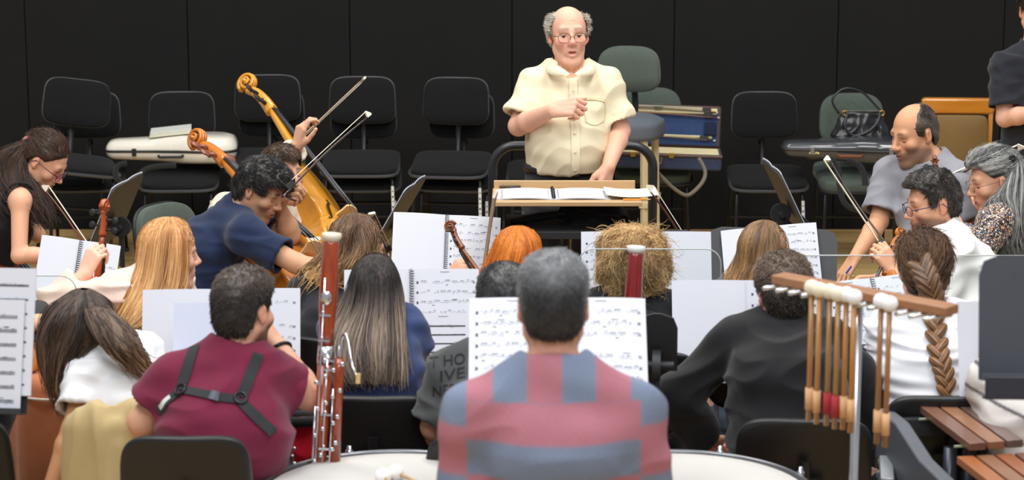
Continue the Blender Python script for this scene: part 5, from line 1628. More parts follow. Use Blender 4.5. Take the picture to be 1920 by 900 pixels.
drumstick(onz(718, 893, tz), onz(760, 930, tz - .012), 'white felt timpani mallet lying on the drum, nearer to the left', group='felt mallets lying on the timpani', r=.022, wrap=None, head_rgb=(236, 232, 228))
drumstick(onz(742, 886, tz), onz(800, 912, tz - .012), 'white felt timpani mallet lying on the drum, nearer to the checked shirt', group='felt mallets lying on the timpani', r=.022, head_rgb=(236, 232, 228))

# mallet rack -------------------------------------------------------------------------------------
def mallet_rack():
    a, b = P(1458, 525, 720), P(1786, 584, 800)
    a[2] = b[2] = (a[2] + b[2]) / 2
    mid = P(1612, 556, 760); g = np.array([mid[0], mid[1], 0])
    yaw = math.degrees(math.atan2(b[1] - a[1], b[0] - a[0]))
    a2 = P(1458, 525, 738); b2 = P(1786, 584, 788); a2[2] = b2[2] = (a2[2] + b2[2]) / 2
    root = thing('mallet_rack', 'wooden mallet rack with metal prongs on a silver pole', 'mallet rack', g)
    wm = wood('rack_wood', (168, 120, 84), (138, 94, 62), rough=.45, coat=.1, scale=5, stretch=(1, 8, 8))
    ax = nrm(b2 - a2); L = np.linalg.norm(b2 - a2); sd = nrm(np.cross(ax, (0, 0, 1))); up = np.cross(sd, ax)
    R = np.stack([ax, -sd, up], 1)
    c = (a2 + b2) / 2 - g
    q = MB(); q.box(c + up * .004, (L, .055, .024), R); q.make('bar', wm, root, bevel=.004)
    chrome = mat('rack_steel', (205, 207, 210), rough=.25, metal=.9)
    N = 13
    for k in range(N):
        o = c + ax * (-L / 2 + L * (k + .6) / N) - up * .012
        q = MB(); q.tube([o - sd * .02, o + sd * .055 - up * .004 - ax * .028, ], .0055, 8); q.make('prong', chrome, root, True)
    q = MB(); q.tube([(0, .01, .28), (0, .01, c[2] - .01)], .011, 12); q.make('pole', chrome, root, True)
    q = MB(); q.lathe([(.018, -.02), (.018, .02)], 14, (0, .01, .78)); q.tube([(-.035, .0, .78), (.035, 0, .78)], .006, 8); q.make('clamp', chrome, root, True)
    for k in range(3):
        t = 2 * math.pi * k / 3 + .4
        q = MB(); q.tube([(0, .01, .35), (math.cos(t) * .2, math.sin(t) * .2, .15), (math.cos(t) * .3, math.sin(t) * .3, .012)], .009, 8); q.make('leg', chrome, root, True)
    gr = 'mallets hanging on the rack'
    MW, MR, ME = (236, 236, 236), (168, 44, 52), (214, 170, 124)
    def at(px, py, off=.05):
        best = None
        for t in np.linspace(0, 1, 400):
            o = a2 + (b2 - a2) * t + sd * off
            u = 960 + o[0] * FPX / (o[1] * cP + (CAM_H - o[2]) * sP)
            if best is None or abs(u - px) < best[0]: best = (abs(u - px), o)
        return best[1]
    lst = [(1522, .045, 790, (226, 216, 190), (188, 132, 66), ME, 'mallet hanging first on the rack at its far end, next to the black jacket'),
           (1537, .055, 786, (226, 216, 190), (200, 142, 70), ME, 'mallet hanging second on the rack from its far end'),
           (1556, .05, 792, (226, 216, 196), (176, 128, 66), MR, 'red-wrapped mallet on the rack, nearer the black jacket'),
           (1572, .06, 786, (222, 212, 190), (176, 128, 66), MR, 'red-wrapped mallet on the rack, nearer the silver pole'),
           (1587, .05, 794, MW, (190, 132, 64), ME, 'beige-wrapped mallet with white head hanging left beside the silver pole'),
           (1602, .06, 790, MW, (190, 132, 64), ME, 'beige-wrapped mallet with white head hanging right against the silver pole'),
           (1652, .05, 806, MW, (164, 112, 60), ME, 'white-headed mallet on the rack in front of the white top, farther from the braid'),
           (1668, .06, 800, MW, (164, 112, 60), ME, 'white-headed mallet on the rack in front of the white top, nearer to the braid')]
    for px, off, py, hd, sh, wr, lab in lst:
        o = at(px, 0, off + .012)
        e = o.copy(); e[2] = o[2] - (.33 if px < 1620 else .345)
        drumstick(o + np.array([0, 0, .012]), e, lab, .0195, hd, sh, wr, 'marimba_mallet', gr, .0068)
mallet_rack()

# marimba ------------------------------------------------------------------------------------------
def marimba():
    root = thing('marimba', 'marimba with brown wooden bars and grey end frame at the lower right corner', 'marimba', np.array([*onz(1790, 820, .9)[:2], 0]), None)
    g = np.array(root.location)
    cols = ((124, 84, 66), (150, 104, 74), (112, 88, 80), (136, 92, 68), (160, 96, 58), (172, 102, 52), (140, 88, 62))
    def bar(px, py, z, L, w, k, yaw):
        o = onz(px, py, z) - g; o[2] = z
        a = math.radians(yaw); d = np.array([math.sin(a), -math.cos(a), 0]); sx = np.array([math.cos(a), math.sin(a), 0])
        R = np.stack([sx, -d, np.array([0, 0, 1.])], 1)
        q = MB(); q.box(o + d * L / 2 + sx * w / 2, (w, L, .022), R)
        c = cols[k % len(cols)]
        q.make('bar', wood('rosewood_%d' % c[0], c, [v * .82 for v in c], rough=.4, coat=.2, scale=4, stretch=(14, 1, 8)), root, bevel=.002)
    yaw = 10
    P0 = onz(1722, 766, .92)
    a = math.radians(yaw); sx = np.array([math.cos(a), math.sin(a), 0]); d = np.array([math.sin(a), -math.cos(a), 0])
    def bar3(o, L, w, k):
        R = np.stack([sx, -d, np.array([0, 0, 1.])], 1)
        q = MB(); q.box(o - g + d * L / 2 + sx * w / 2, (w, L, .022), R)
        c = cols[k % len(cols)]
        q.make('bar', wood('rosewood_%d' % c[0], c, [v * .82 for v in c], rough=.4, coat=.2, scale=4, stretch=(14, 1, 8)), root, bevel=.002)
    for k, x in enumerate((0, .056, .112, .212, .268)):
        bar3(P0 + sx * x - d * .004 * k, .40, .048, k)
    P1 = P0 + d * .40 - sx * .035; P1[2] = .885
    for k in range(6): bar3(P1 + sx * .056 * k + np.array([0, 0, 0]), .42, .048, (k * 3 + 5))
    q = MB()
    for t, z in ((.06, .905), (.34, .905), (.48, .868), (.76, .868)):
        q.tube([P0 - g + d * t - sx * .02 + np.array([0, 0, z - .92]), P0 - g + d * t + sx * .5 + np.array([0, 0, z - .92])], .004, 6)
    q.make('cord', mat('green_cord', (140, 150, 120), rough=.7), root)
    gm = mat('marimba_frame', (84, 88, 94), rough=.5, var=.06)
    o = P0 - g - sx * .085
    q = MB()
    prof = [(-.06, -.01), (.10, -.01), (.30, -.06), (.86, -.09), (.86, -.22), (-.06, -.16)]
    R = np.stack([d, sx, np.array([0, 0, 1.])], 1)
    q.prism(prof, -.022, .022, R, o); q.make('end_frame', gm, root, bevel=.006)
    q = MB(); q.bar(o + d * .03 + np.array([0, 0, -.14]) - sx * .02, o + d * .16 + np.array([0, 0, -.17]) - sx * .06, .04, .03); q.make('lock_knob', mat('frame_light', (150, 154, 158), rough=.4, metal=.5), root, bevel=.004)
    for t in (.06, .72):
        q = MB(); q.tube([o + d * t + np.array([0, 0, -.12]), [*(o + d * t)[:2], .04]], .020, 10); q.make('leg', gm, root, True)
    for k in range(5):
        q = MB(); oo = P0 - g + d * .20 + sx * (.025 + .056 * k); q.tube([oo + np.array([0, 0, -.06]), oo + np.array([0, 0, -.40])], .020, 12); q.make('resonator', mat('resonator_dark', (70, 74, 82), rough=.35, metal=.7), root, True)
    q = MB(); q.bar(P0 - g + d * .03 - sx * .06 + np.array([0, 0, -.045]), P0 - g + d * .03 + sx * .5 + np.array([0, 0, -.045]), .03, .05); q.make('rail', mat('rail_black', (40, 42, 46), rough=.5), root)
marimba()

# cover, jacket, red bag ----------------------------------------------------------------------------
def drape():
    a = P(112, 686, 600)
    g = np.array([a[0], a[1], 0])
    root = thing('draped_cover', 'orange-brown suede cover draped over an instrument at lower left', 'cover', g)
    V, F = [], []
    n, m = 120, 26
    top = a[2] - .01
    for j in range(m):
        t = j / (m - 1); z = top * (1 - t)
        for k in range(n):
            th = 2 * math.pi * k / n
            f = 1 + (.015 + .07 * t) * math.sin(th * 9 + 2 * math.sin(th * 2)) + .02 * t * math.sin(th * 21) + .10 * t
            f *= 1 - .10 * max(0, 1 - t * 14)
            V.append((math.cos(th) * .165 * f, math.sin(th) * .15 * f, z))
    for j in range(m - 1):
        for k in range(n): F.append((j * n + k, (j + 1) * n + k, (j + 1) * n + (k + 1) % n, j * n + (k + 1) % n))
    F.append(tuple(range(n)))
    link_mesh('cloth', V, F, fabric('suede', (206, 126, 82), var=.22, scale=16, sheen=.35), root, True)
    q = MB(); q.tube([(math.cos(t) * .172, math.sin(t) * .157, top - .045 + .012 * math.sin(t)) for t in np.linspace(0, 2 * math.pi, 60, endpoint=False)], .0045, 6, closed=True); q.make('cord', mat('white_cord', (226, 216, 204), rough=.7), root, True)
drape()
def red_bag():
    g = G(556, 640, .6)
    root = thing('red_bag', 'red cloth bag with a black top band hanging beside the bassoon', 'bag', g)
    F = Field((-.12, -.08, .2), (.12, .08, .75), .008)
    F.ecap((0, 0, .30), (0, 0, .62), (.085, .045), (.075, .03), (1, 0, 0), .02)
    v, f = F.mesh(); v = folds(v, normals(v, f), 5, .006, (7, 7, 4))
    zt = P(556, 775, 640)[2]
    v[:, 2] += zt - .64
    link_mesh('bag_body', v, f, fabric('red_cloth', (196, 20, 42)), root, True)
    q = MB(); q.tube([(.08 * math.cos(t), .036 * math.sin(t), zt) for t in np.linspace(0, 6.283, 30, endpoint=False)], .016, 8, closed=True); q.make('top_band', fabric('black_band', (28, 26, 28)), root, True)
    q = MB(); q.tube([(-.06, 0, zt - .4), (-.06, 0, 0.0)], .01, 8); q.tube([(.06, 0, zt - .4), (.06, 0, 0.0)], .01, 8); q.make('stand_leg', STEEL(), root)
red_bag()

# wind instruments ----------------------------------------------------------------------------------
def bassoon(pts_px, s, label, ds=0, bell_rgb=((178, 74, 28), (122, 42, 14)), full=True, ring=(216, 204, 180)):
    top, bot = P(*pts_px[0], s), P(*pts_px[1], s + ds)
    ax = nrm(top - bot); L = np.linalg.norm(top - bot)
    fc = nrm(np.array([0, -1., 0]) - ax * -ax[1]); sd = np.cross(ax, fc) * -1
    R = np.stack([np.cross(-fc, ax), -fc, ax], 1)
    root = thing('bassoon', label, 'bassoon', bot, R)
    wm = wood('bassoon_maple_%d' % bell_rgb[0][0], *bell_rgb, rough=.22, coat=.6, scale=7, stretch=(7, 7, 2.5))
    sl = mat('key_silver', (215, 216, 220), rough=.2, metal=1.0)
    wjoint = .44 * L if full else -.2
    q = MB(); q.lathe([(.020, L - .02), (.0225, L - .03), (.0220, L - .06), (.0255, L - .14), (.0245, L - .20), (.0205, L - .27), (.0200, L - .31)], 24); q.make('bell', wm, root, True)
    q = MB(); q.lathe([(.012, L + .002), (.027, L + .0), (.0275, L - .012), (.021, L - .022)], 24); q.make('bell_ring', mat('ivory_ring_%d' % ring[2], ring, rough=.35), root, True)
    if not full:
        q = MB(); q.lathe([(.0200, L - .31), (.020, -.25)], 24); q.make('bass_joint', wm, root, True)
        return root
    q = MB(); q.lathe([(.0212, L - .31), (.0212, L - .36)], 24); q.make('joint_band', sl, root, True)
    q = MB(); q.lathe([(.0200, L - .36), (.0195, .10), (.022, .06)], 24); q.make('bass_joint', wm, root, True)
    q = MB(); q.lathe([(.012, L * .53), (.014, L * .48), (.017, .10)], 20, (.040, -.004, 0)); q.make('wing_joint', wm, root, True)
    q = MB(); q.tube([(.02, 0, .06), (.02, 0, -.34)], .034, 20, flat=.72, up=(0, 1, 0)); q.make('boot_joint', wm, root, True)
    q = MB(); q.tube([(.02, 0, .07), (.02, 0, .03)], .0355, 20, flat=.72, up=(0, 1, 0)); q.make('boot_band', sl, root, True)
    q = MB(); q.tube(spline(np.array([(.040, 0, L * .53), (.042, 0, L * .60), (.052, -.01, L * .625), (.062, -.02, L * .60), (.078, -.05, L * .52), (.092, -.08, L * .49)]), 22), np.linspace(.0062, .003, 22), 8); q.make('bocal', sl, root, True)
    q = MB(); q.box((.098, -.09, L * .482), (.012, .006, .028)); q.make('reed', mat('cane_reed', (206, 176, 116), rough=.6), root)
    for x, z0, z1 in ((-.010, .08, L - .12), (.008, .10, L * .55), (.028, .06, L * .42), (-.018, .02, L * .35)):
        q = MB(); q.tube([(x, -.026, z0), (x, -.026, z1)], .0026, 6); q.make('key_rod', sl, root, True)
    rs = np.random.RandomState(4)
    for k in range(20):
        z = .03 + (L * .50) * k / 20; x = (-.014, .006, .030, .046)[k % 4] + rs.uniform(-.004, .004)
        q = MB(); q.lathe([(.003, -.008), (.0058, -.005), (.0066, 0), (.004, .002)], 14, (x, -.030, z), np.array(Matrix.Rotation(math.pi / 2, 3, 'X'))); q.make('key', sl, root, True)
    for z in (L - .285, L - .215, L - .34, L * .5, L * .33, L * .2):
        q = MB(); q.ball((-.010 if z > L * .55 else .01, -.025, z), .0055, 8); q.box((-.004 if z > L * .55 else .012, -.023, z - .008), (.030, .004, .005)); q.make('key_post', sl, root)
    q = MB(); q.ball((-.004, -.027, L - .175), (.016, .007, .020), 14); q.make('bell_key', sl, root, True)
bassoon([(622, 437), (596, 930)], 690, 'orange-red bassoon with silver keys and ivory bell ring standing beside the long dark hair', -10)
bassoon([(1193, 461), (1182, 640)], 640, 'bell joint of a dark red bassoon rising before the curly hair', 0, ((140, 22, 18), (96, 12, 12)), False, (226, 224, 220))
def oboe():
    a = P(540, 790, 668); g = np.array([a[0], a[1], 0])
    root = thing('oboe', 'black oboe with silver keys standing upright before the red bag', 'oboe', g)
    z = a[2]; bl = mat('grenadilla', (26, 25, 27), rough=.3); sl = mat('key_silver', (215, 216, 220), rough=.2, metal=1.0)
    q = MB(); q.lathe([(.010, z), (.0125, z - .004), (.0125, z - .022), (.0095, z - .03), (.0095, z - .075)], 16); q.make('top_joint', bl, root, True)
    q = MB(); q.lathe([(.0105, z - .07), (.0115, z - .30), (.013, z - .45), (.022, z - .56)], 16); q.make('body', bl, root, True)
    for k in range(10):
        q = MB(); q.ball((.010 + .006 * (k % 2), -.008, z - .055 - .022 * k), (.007, .005, .005), 8); q.tube([(.013, -.008, z - .05 - .022 * k), (.013, -.008, z - .066 - .022 * k)], .002, 6); q.make('key', sl, root, True)
    q = MB(); q.lathe([(.008, z - .5), (.008, .02)], 10); q.lathe([(.07, 0), (.07, .015), (.01, .03)], 16); q.make('stand_peg', STEEL(), root, True)
oboe()

# strings -------------------------------------------------------------------------------------------
CEL = .755
def cello_at(scroll, neckfoot, s0, s1, face, label, var, ep=.25, **kw):
    """scroll px at depth s0, body-top px at depth s1"""
    a, b = P(*scroll, s0), P(*neckfoot, s1)
    ax = nrm(a - b)
    nl = .99 * CEL + .37 * CEL
    top = a - ax * (.37 * CEL + .215)
    bottom = top - ax * CEL * .99
    return fiddle('cello', label, 'cello', bottom, top, np.asarray(face, float), CEL, .115, var, dark_pegs=kw.pop('dark_pegs', True), endpin=ep, **kw)
cello_at((450, 168), (531, 303), 415, 425.5, (1.0, -.35, .35), 'golden cello held by the white-shirted cellist', 'gold')
cello_at((360, 277), (462, 401), 440, 454, (.95, -.62, .5), 'amber cello held by the man in the navy polo', 'amber', dark_pegs=False)
cello_at((-110, 360), (-20, 500), 425, 440, (.80, -.35, .5), 'dark orange cello of the woman with the ponytail at the left edge', 'red')
fiddle('viola', 'orange viola scroll standing upright before the spiral-bound part', 'viola', P(150, 735, 545), P(172, 554, 545), np.array([.25, 1, -.1]), .40, .038, 'orange')
fiddle('violin', 'brown violin whose scroll points up beside the ginger woman', 'violin', P(1025, 665, 545), P(937, 542, 540), np.array([-.6, .4, .7]), .355, .034, 'brown')
fiddle('violin', 'violin held upright in front of the man with the blue-framed glasses', 'violin', P(1630, 645, 515), P(1673, 506, 500), np.array([-.9, -.3, .3]), .355, .034, 'amber')
fiddle('violin', 'brown violin standing upright before the chest of the balding man', 'violin', P(1768, 540, 462), P(1758, 381, 455), np.array([.15, 1, .1]), .355, .034, 'brown')
fiddle('viola', 'orange-brown viola lying on the lap at the left edge', 'viola', P(92, 655, 600), P(-150, 600, 600), np.array([.1, -.75, .6]), .42, .04, 'amber', bridge=True)
def bow_px(t, f, st, sf, hair, label, **kw):
    return bow(P(*t, st), P(*f, sf), np.asarray(hair, float), label, **kw)
bow_px((83, 350), (172, 480), 455, 455, (.7, 0, .7), 'brown bow slanting down in front of the cellist with the ponytail', stick=(130, 58, 34))
bow_px((683, 147), (550, 272), 420, 440, (-.6, -.2, -.6), 'white-haired bow raised highest behind the two cellists', stick=(150, 120, 90), w=1.2)
bow_px((692, 214), (541, 354), 455, 480, (-.6, -.2, .5), 'dark bow raised before the face of the cellist in the navy polo', stick=(60, 34, 26))
bow_px((930, 362), (908, 510), 545, 520, (-.3, -1, 0), 'pale bow standing upright left of the conductor desk', stick=(190, 160, 110))
bow_px((1216, 350), (1300, 482), 500, 500, (.7, 0, .5), 'brown bow leaning right of the conductor desk', stick=(96, 44, 26))
bow_px((1551, 296), (1664, 464), 470, 490, (-.5, -.5, -.4), 'dark bow held upright by the man with the blue-framed glasses', stick=(52, 32, 24))
bow_px((1916, 276), (1772, 338), 452, 446, (0, -.3, .9), 'bow passing behind the head of the grey-haired woman', stick=(120, 58, 34))
bow_px((694, 402), (726, 470), 520, 500, (.5, -.3, .6), 'bow tip behind the woman with the wavy bob', stick=(70, 50, 40))
# ------------------------------------------------------------------ the players and the conductor
def zl(front=.078, temple=.040, nape=-.075, ear=.012, burn=-.005):
    return lambda q: np.interp(q[:, 1], [-.13, -.070, -.045, -.030, -.012, .004, .030, .055, .13], [front, front, temple, burn, burn + .004, ear + .012, ear, nape, nape])
def zl_woman(front=.080, nape=-.07):
    return lambda q: np.interp(q[:, 1], [-.13, -.075, -.045, -.02, .0, .03, .06, .13], [front, front, .045, .02, .022, .005, nape, nape])
back_flow = lambda q: np.stack([q[:, 0] * 2, np.full(len(q), .4), -.5 - 4 * np.maximum(0, -q[:, 2])], 1)
slick = lambda q: np.stack([-q[:, 0] * 3, np.full(len(q), 1.0), .3 - q[:, 2] * 4], 1)
fwd_flow = lambda q: np.stack([q[:, 0] * .5, -1.0 + q[:, 1] * 12, -.4 - q[:, 2]], 1)
dark_tr = fabric('dark_trousers', (50, 51, 56))
jeans = fabric('blue_jeans', (96, 112, 134), var=.2, scale=30)
blacktr = fabric('black_trousers', (28, 28, 31))
GP = 'players seated with their backs to the camera'

# 1 the conductor
shirt_cream = fabric('cream_shirt', (226, 214, 182), var=.04, sheen=.05)
p = person('elderly conductor in a short-sleeved cream shirt standing on the podium with one fist raised', 465, (1066, 68), (1070, 134, .03), (1134, 160, .02), (1004, 160, .02), P(1062, 350, 465, dd=.05), hs=.955, hy=7, hp=-5, hr=-1,
           EL=(1163, 245, .03), ER=(972, 236, -.02), WL=(1141, 312, -.14), WR=(1036, 207, -.24), belly=.10, legs='stand', feet_z=.2, facing=0, h=.0042, hunch=.0, neck_r=1.06,
           handR=dict(f=(.88, -.42, .22), pn=(.25, .75, -.6), td=(.35, -.2, .9), curl=((1.0, 1.5, 1.0), (1.15, 1.5, 1.0), (1.25, 1.5, 1.0), (1.3, 1.5, 1.0)), thumb=(.35, .15), z=1.08),
           handL=dict(f=(-.22, -.30, -.92), pn=(-.75, .55, -.1), td=(-.45, -.85, .0), curl=(.35, .45, .5, .55), thumb=(.3, .2), z=1.08),
           skin_rgb=(224, 172, 146), face=dict(red=.45, brow=(122, 98, 84), browamt=.7, lips=(190, 105, 95)), facek=dict(mouth=.007, chin=.002, nose=1.1, fat=-.006, old=1.0),
           top=dict(m=shirt_cream, sleeve=.78, e=.012, hem=.070, amp=.006, seed=11, loose=.030, collar=None, neck=.070, vneck=((.0, .085, .030), (.03, .06, .05)), h=.005, freq=(5, 4, 5)), bottom=dict(m=dark_tr, top=.10, e=.008))
eyes(p, (80, 72, 66), (0.0, -.12), .15); glasses(p, (96, 84, 66), .9, .0255, .020, .0011, -.112, -.006)
hair_short(p, zl(.20, .10, -.07, .02, -.01), t=.010, n=6500, ln=.022, shell=False, comb=lambda q: np.stack([q[:, 0] * 8, np.full(len(q), .6), .5 - q[:, 2] * 6], 1), rise=.35, col=(176, 166, 148), col2=(214, 208, 196), bald=lambda q: np.minimum(np.minimum(.060 - np.abs(q[:, 0]), .085 - q[:, 1]), q[:, 2] - .02), seed=3, rad=.0007, extra=(((.068, .018, .045), (.018, .05, .042)), ((-.068, .018, .045), (.018, .05, .042))))
def shirt_details():
    seam = fabric('cream_seam', (212, 198, 158), var=.03)
    band(p, [(1074, 140), (1076, 180), (1078, 230), (1079, 280), (1078, 326)], .034, fabric('cream_placket', (229, 218, 186), var=.03), 'placket', p['top'], .003)
    for y in (172, 214, 250, 285, 318):
        c, nn = on_surface(p, [(1076 + (y - 172) * .015, y)], off=.006)
        if len(c):
            q = MB(); q.lathe([(.0055, -.0015), (.0055, .0012), (.003, .0014)], 12, c[0] - p['org'], np.array(Vector((0, 0, 1)).rotation_difference(Vector(tuple(nn[0]))).to_matrix())); q.make('button', mat('pearl_button', (226, 212, 180), rough=.3), p['top'], True)
    band(p, [(1094, 186), (1112, 186), (1134, 189)], .012, seam, 'pocket_hem', p['top'], .003)
    for k, pp in enumerate(([(1094, 186), (1096, 210), (1098, 230)], [(1134, 189), (1134, 210), (1132, 226)], [(1098, 230), (1115, 235), (1132, 226)])):
        band(p, pp, .004, seam, 'pocket_seam', p['top'], .003)
    # collar leaves standing round the neck and folding onto the chest
    for s_ in (-1, 1):
        A = [P(1070 + s_ * 33, 107, 465, dd=.03), P(1070 + s_ * 37, 112, 465, dd=-.02), P(1072 + s_ * 24, 124, 465, dd=-.10), P(1073 + s_ * 4, 138, 465, dd=-.135)]
        Bt = [P(1070 + s_ * 37, 112, 465, dd=.03), P(1070 + s_ * 47, 128, 465, dd=-.05), P(1072 + s_ * 40, 139, 465, dd=-.12), P(1073 + s_ * 12, 143, 465, dd=-.145)]
        a, b = spline(np.array(A), 12), spline(np.array(Bt), 12)
        mb = MB(); V = np.concatenate([a, b, b + (0, .004, -.002), a + (0, .006, 0)]) - p['org']
        Fc = [(r * 12 + i, r * 12 + i + 1, ((r + 1) % 4) * 12 + i + 1, ((r + 1) % 4) * 12 + i) for r in range(4) for i in range(11)]
        mb._add(V, Fc); mb.make('collar_leaf', shirt_cream, p['top'], True)
    bk = [(1010, 331), (1040, 338), (1070, 341), (1105, 338), (1125, 332)]
    q = MB(); n = 40; H = p['J']['H']; zc = .082
    q.tube([(math.cos(t) * .166, math.sin(t) * .122, (H[2] - p['org'][2]) + zc) for t in np.linspace(0, 2 * math.pi, n, endpoint=False)], .015, 6, closed=True, flat=1.1); q.make('belt', mat('black_belt', (24, 24, 25), rough=.4), p['bottom'], True)
    q = MB(); q.box((.03, -.150, H[2] - p['org'][2] + zc), (.035, .008, .03)); q.make('buckle', mat('dark_metal', (90, 90, 92), metal=.9, rough=.3), p['bottom'], bevel=.003)
shirt_details()

# 2 cellist with ponytail at the left
p = person('woman with a dark ponytail and glasses in a black sleeveless top leaning over her cello', 445, (84, 302), (38, 352, .05), (30, 372, .22), (38, 378, -.13), HG(-40, 440, .56), fem=True, g=.95, hy=78, hp=40, hs=.93,
           EL=(70, 440, .25), ER=(36, 480, -.17), WL=(20, 400, .15), WR=(128, 474, -.17), facing=85, skin_rgb=(226, 172, 140), h=.0048, face=dict(brow=(60, 42, 34), red=.25), hunch=.03, neck_r=1.05,
           handR=dict(pn=(.2, .2, -1), td=(.3, -.6, .5), curl=(.7, .8, .9, .9)), handL=dict(f=(-.3, .2, .8), pn=(.8, 0, .2), td=(0, -1, 0), curl=(.8, .8, .8, .8)),
           top=dict(m=fabric('black_top', (26, 26, 28)), sleeve=0, e=.012, hem=-.05, seed=2, amp=.003, neck=.072), bottom=dict(m=blacktr))
eyes(p, (60, 42, 30), (0, -.3), .75); glasses(p, (70, 40, 60), .3, .027, .020, .0017, -.110, 0, (196, 150, 190))
hair_short(p, zl_woman(.082, -.05), t=.010, n=3500, ln=.05, comb=lambda q: np.stack([-q[:, 0] * 2, np.full(len(q), 1.0), .55 - q[:, 2] * 5], 1), rise=.03, col=(52, 36, 28), col2=(88, 62, 46), seed=5, rough=.001)
hair_long(p, [(62, 261, 8, .0, .02), (48, 268, 20, 0, .045), (30, 284, 36, .0, .07), (18, 306, 46, .0, .08), (18, 332, 48, -.01, .08), (30, 356, 42, -.03, .07), (48, 378, 32, -.05, .055), (64, 396, 20, -.06, .04), (74, 412, 8, -.06, .03)], 3200, None, cols=((42, 30, 25), (84, 62, 50)), wave=.006, curl=.010, cfreq=4, fray=.12, rad=.0010, seed=6, name='ponytail')
q = MB(); q.tube([P(40 + 14 + 9 * math.cos(a), 263 + 5 * math.sin(a), 445, dd=-.02 + .02 * math.sin(a)) - p['org'] for a in np.linspace(0, 6.28, 14)[:-1]], .008, 8, closed=True); q.make('hair_tie', mat('pink_tie', (196, 130, 130), rough=.5), p['obj'], True)

# 3 white-shirted cellist behind
white_shirt = fabric('ivory_shirt', (226, 216, 196), var=.05)
p = person('bearded dark-haired cellist in an ivory shirt half hidden behind the navy polo', 447, (528, 328), (484, 390, .05), (528, 412, .16), (424, 398, .02), HG(428, 432, .56), hy=44, hp=-2, hr=0, hs=.95,
           EL=(505, 352, .24), ER=(520, 455, -.05), WL=(556, 276, .06), WR=(606, 470, -.06), facing=60, skin_rgb=(222, 168, 138), h=.0048, face=dict(brow=(50, 36, 28), stubble=(90, 66, 50), stub_amt=.45),
           handL=dict(f=(.25, -.1, .95), pn=(.8, .5, -.1), td=(-.2, -.8, .3), curl=((.3, 1.0, .6), (.5, 1.1, .7), (.7, 1.1, .7), (.8, 1.1, .7)), thumb=(.3, .0)), handR=dict(pn=(0, 0, -1), td=(-.2, .9, 0), curl=(.6, .7, .8, .8)),
           top=dict(m=white_shirt, sleeve=1.92, e=.015, hem=-.04, seed=7, amp=.007, loose=.018, neck=.066), bottom=dict(m=dark_tr))
eyes(p, (60, 42, 30), (0, -.2), .6)
hair_short(p, zl(.086, .045), t=.005, top=.006, n=5500, ln=.020, comb=fwd_flow, rise=.12, col=(58, 42, 32), col2=(98, 74, 54), seed=8, rad=.0011)

# 4 navy polo cellist
navy = fabric('navy_polo', (30, 42, 70), var=.08)
p = person('young man with wavy black hair in a navy polo shirt playing the cello', 475, (487, 356), (440, 402, .03), (470, 425, .22), (462, 444, -.16), HG(372, 470, .57), hy=72, hp=27, hs=.95,
           EL=(545, 440, .14), ER=(556, 494, -.22), WL=(524, 388, .06), WR=(650, 528, -.26), facing=70, skin_rgb=(206, 156, 122), h=.0048, face=dict(brow=(34, 26, 22), stubble=(110, 84, 66), stub_amt=.4, browamt=.95), hunch=.05,
           handL=dict(f=(.35, -.4, .6), pn=(.75, .2, -.5), td=(-.3, .3, .8), curl=((.8, 1.2, .8), (.9, 1.3, .8), (1.0, 1.3, .8), (1.1, 1.3, .8)), thumb=(.3, .2)), handR=dict(pn=(0, .3, -1), td=(-.2, .9, .2), curl=(.5, .6, .7, .7)),
           top=dict(m=navy, sleeve=.72, e=.014, hem=-.05, seed=9, amp=.005, loose=.020, neck=.064, collar=(.068, .030, .012, None)), bottom=dict(m=dark_tr))
eyes(p, (50, 36, 26), (0, -.3), .8)
hair_short(p, zl(.074, .045, -.08), t=.008, top=.014, n=7500, ln=.024, comb=fwd_flow, rise=.12, col=(28, 26, 26), col2=(58, 54, 52), seed=10, rad=.0010, rough=.004, wav=.002)

# 5 strawberry blonde violist
p = person('woman with long straight strawberry blonde hair in a pale pink blouse holding the viola neck', 560, (316, 478), (280, 535, .0), (228, 548, -.06), (330, 545, .12), HG(310, 560, .58), fem=True, hy=116, hp=4, hs=.94,
           EL=(100, 566, -.02), ER=(375, 610, .2), WL=(158, 516, .0), WR=(330, 640, .35), facing=165, skin_rgb=(232, 180, 154), h=.0052,
           handL=dict(f=(.35, .25, .75), pn=(.55, .8, .1), td=(-.2, .6, .8), curl=((.7, 1.2, .8), (.8, 1.2, .8), (.8, 1.2, .8), (.9, 1.2, .8)), thumb=(.4, .2)),
           top=dict(m=fabric('pink_blouse', (234, 208, 192), var=.04), sleeve=1.80, e=.014, hem=-.05, seed=12, amp=.006, loose=.026, neck=.062), bottom=dict(m=jeans), face=dict(brow=(150, 110, 80)))
eyes(p, (90, 100, 110), (0, 0), .4)
hair_long(p, [(318, 408, 4, 0, .015), (318, 413, 22, 0, .06), (316, 428, 42, 0, .10), (314, 458, 50, 0, .115), (310, 498, 53, -.01, .115), (300, 538, 60, -.04, .10), (278, 575, 58, -.09, .06), (250, 608, 40, -.11, .05), (236, 628, 20, -.11, .03)], 2600, (4, 30), .22, ((176, 112, 58), (226, 176, 116)), ((186, 134, 78), (232, 190, 132)), wave=.0025, fray=.04, seed=13, tipmix=(.3, .8))

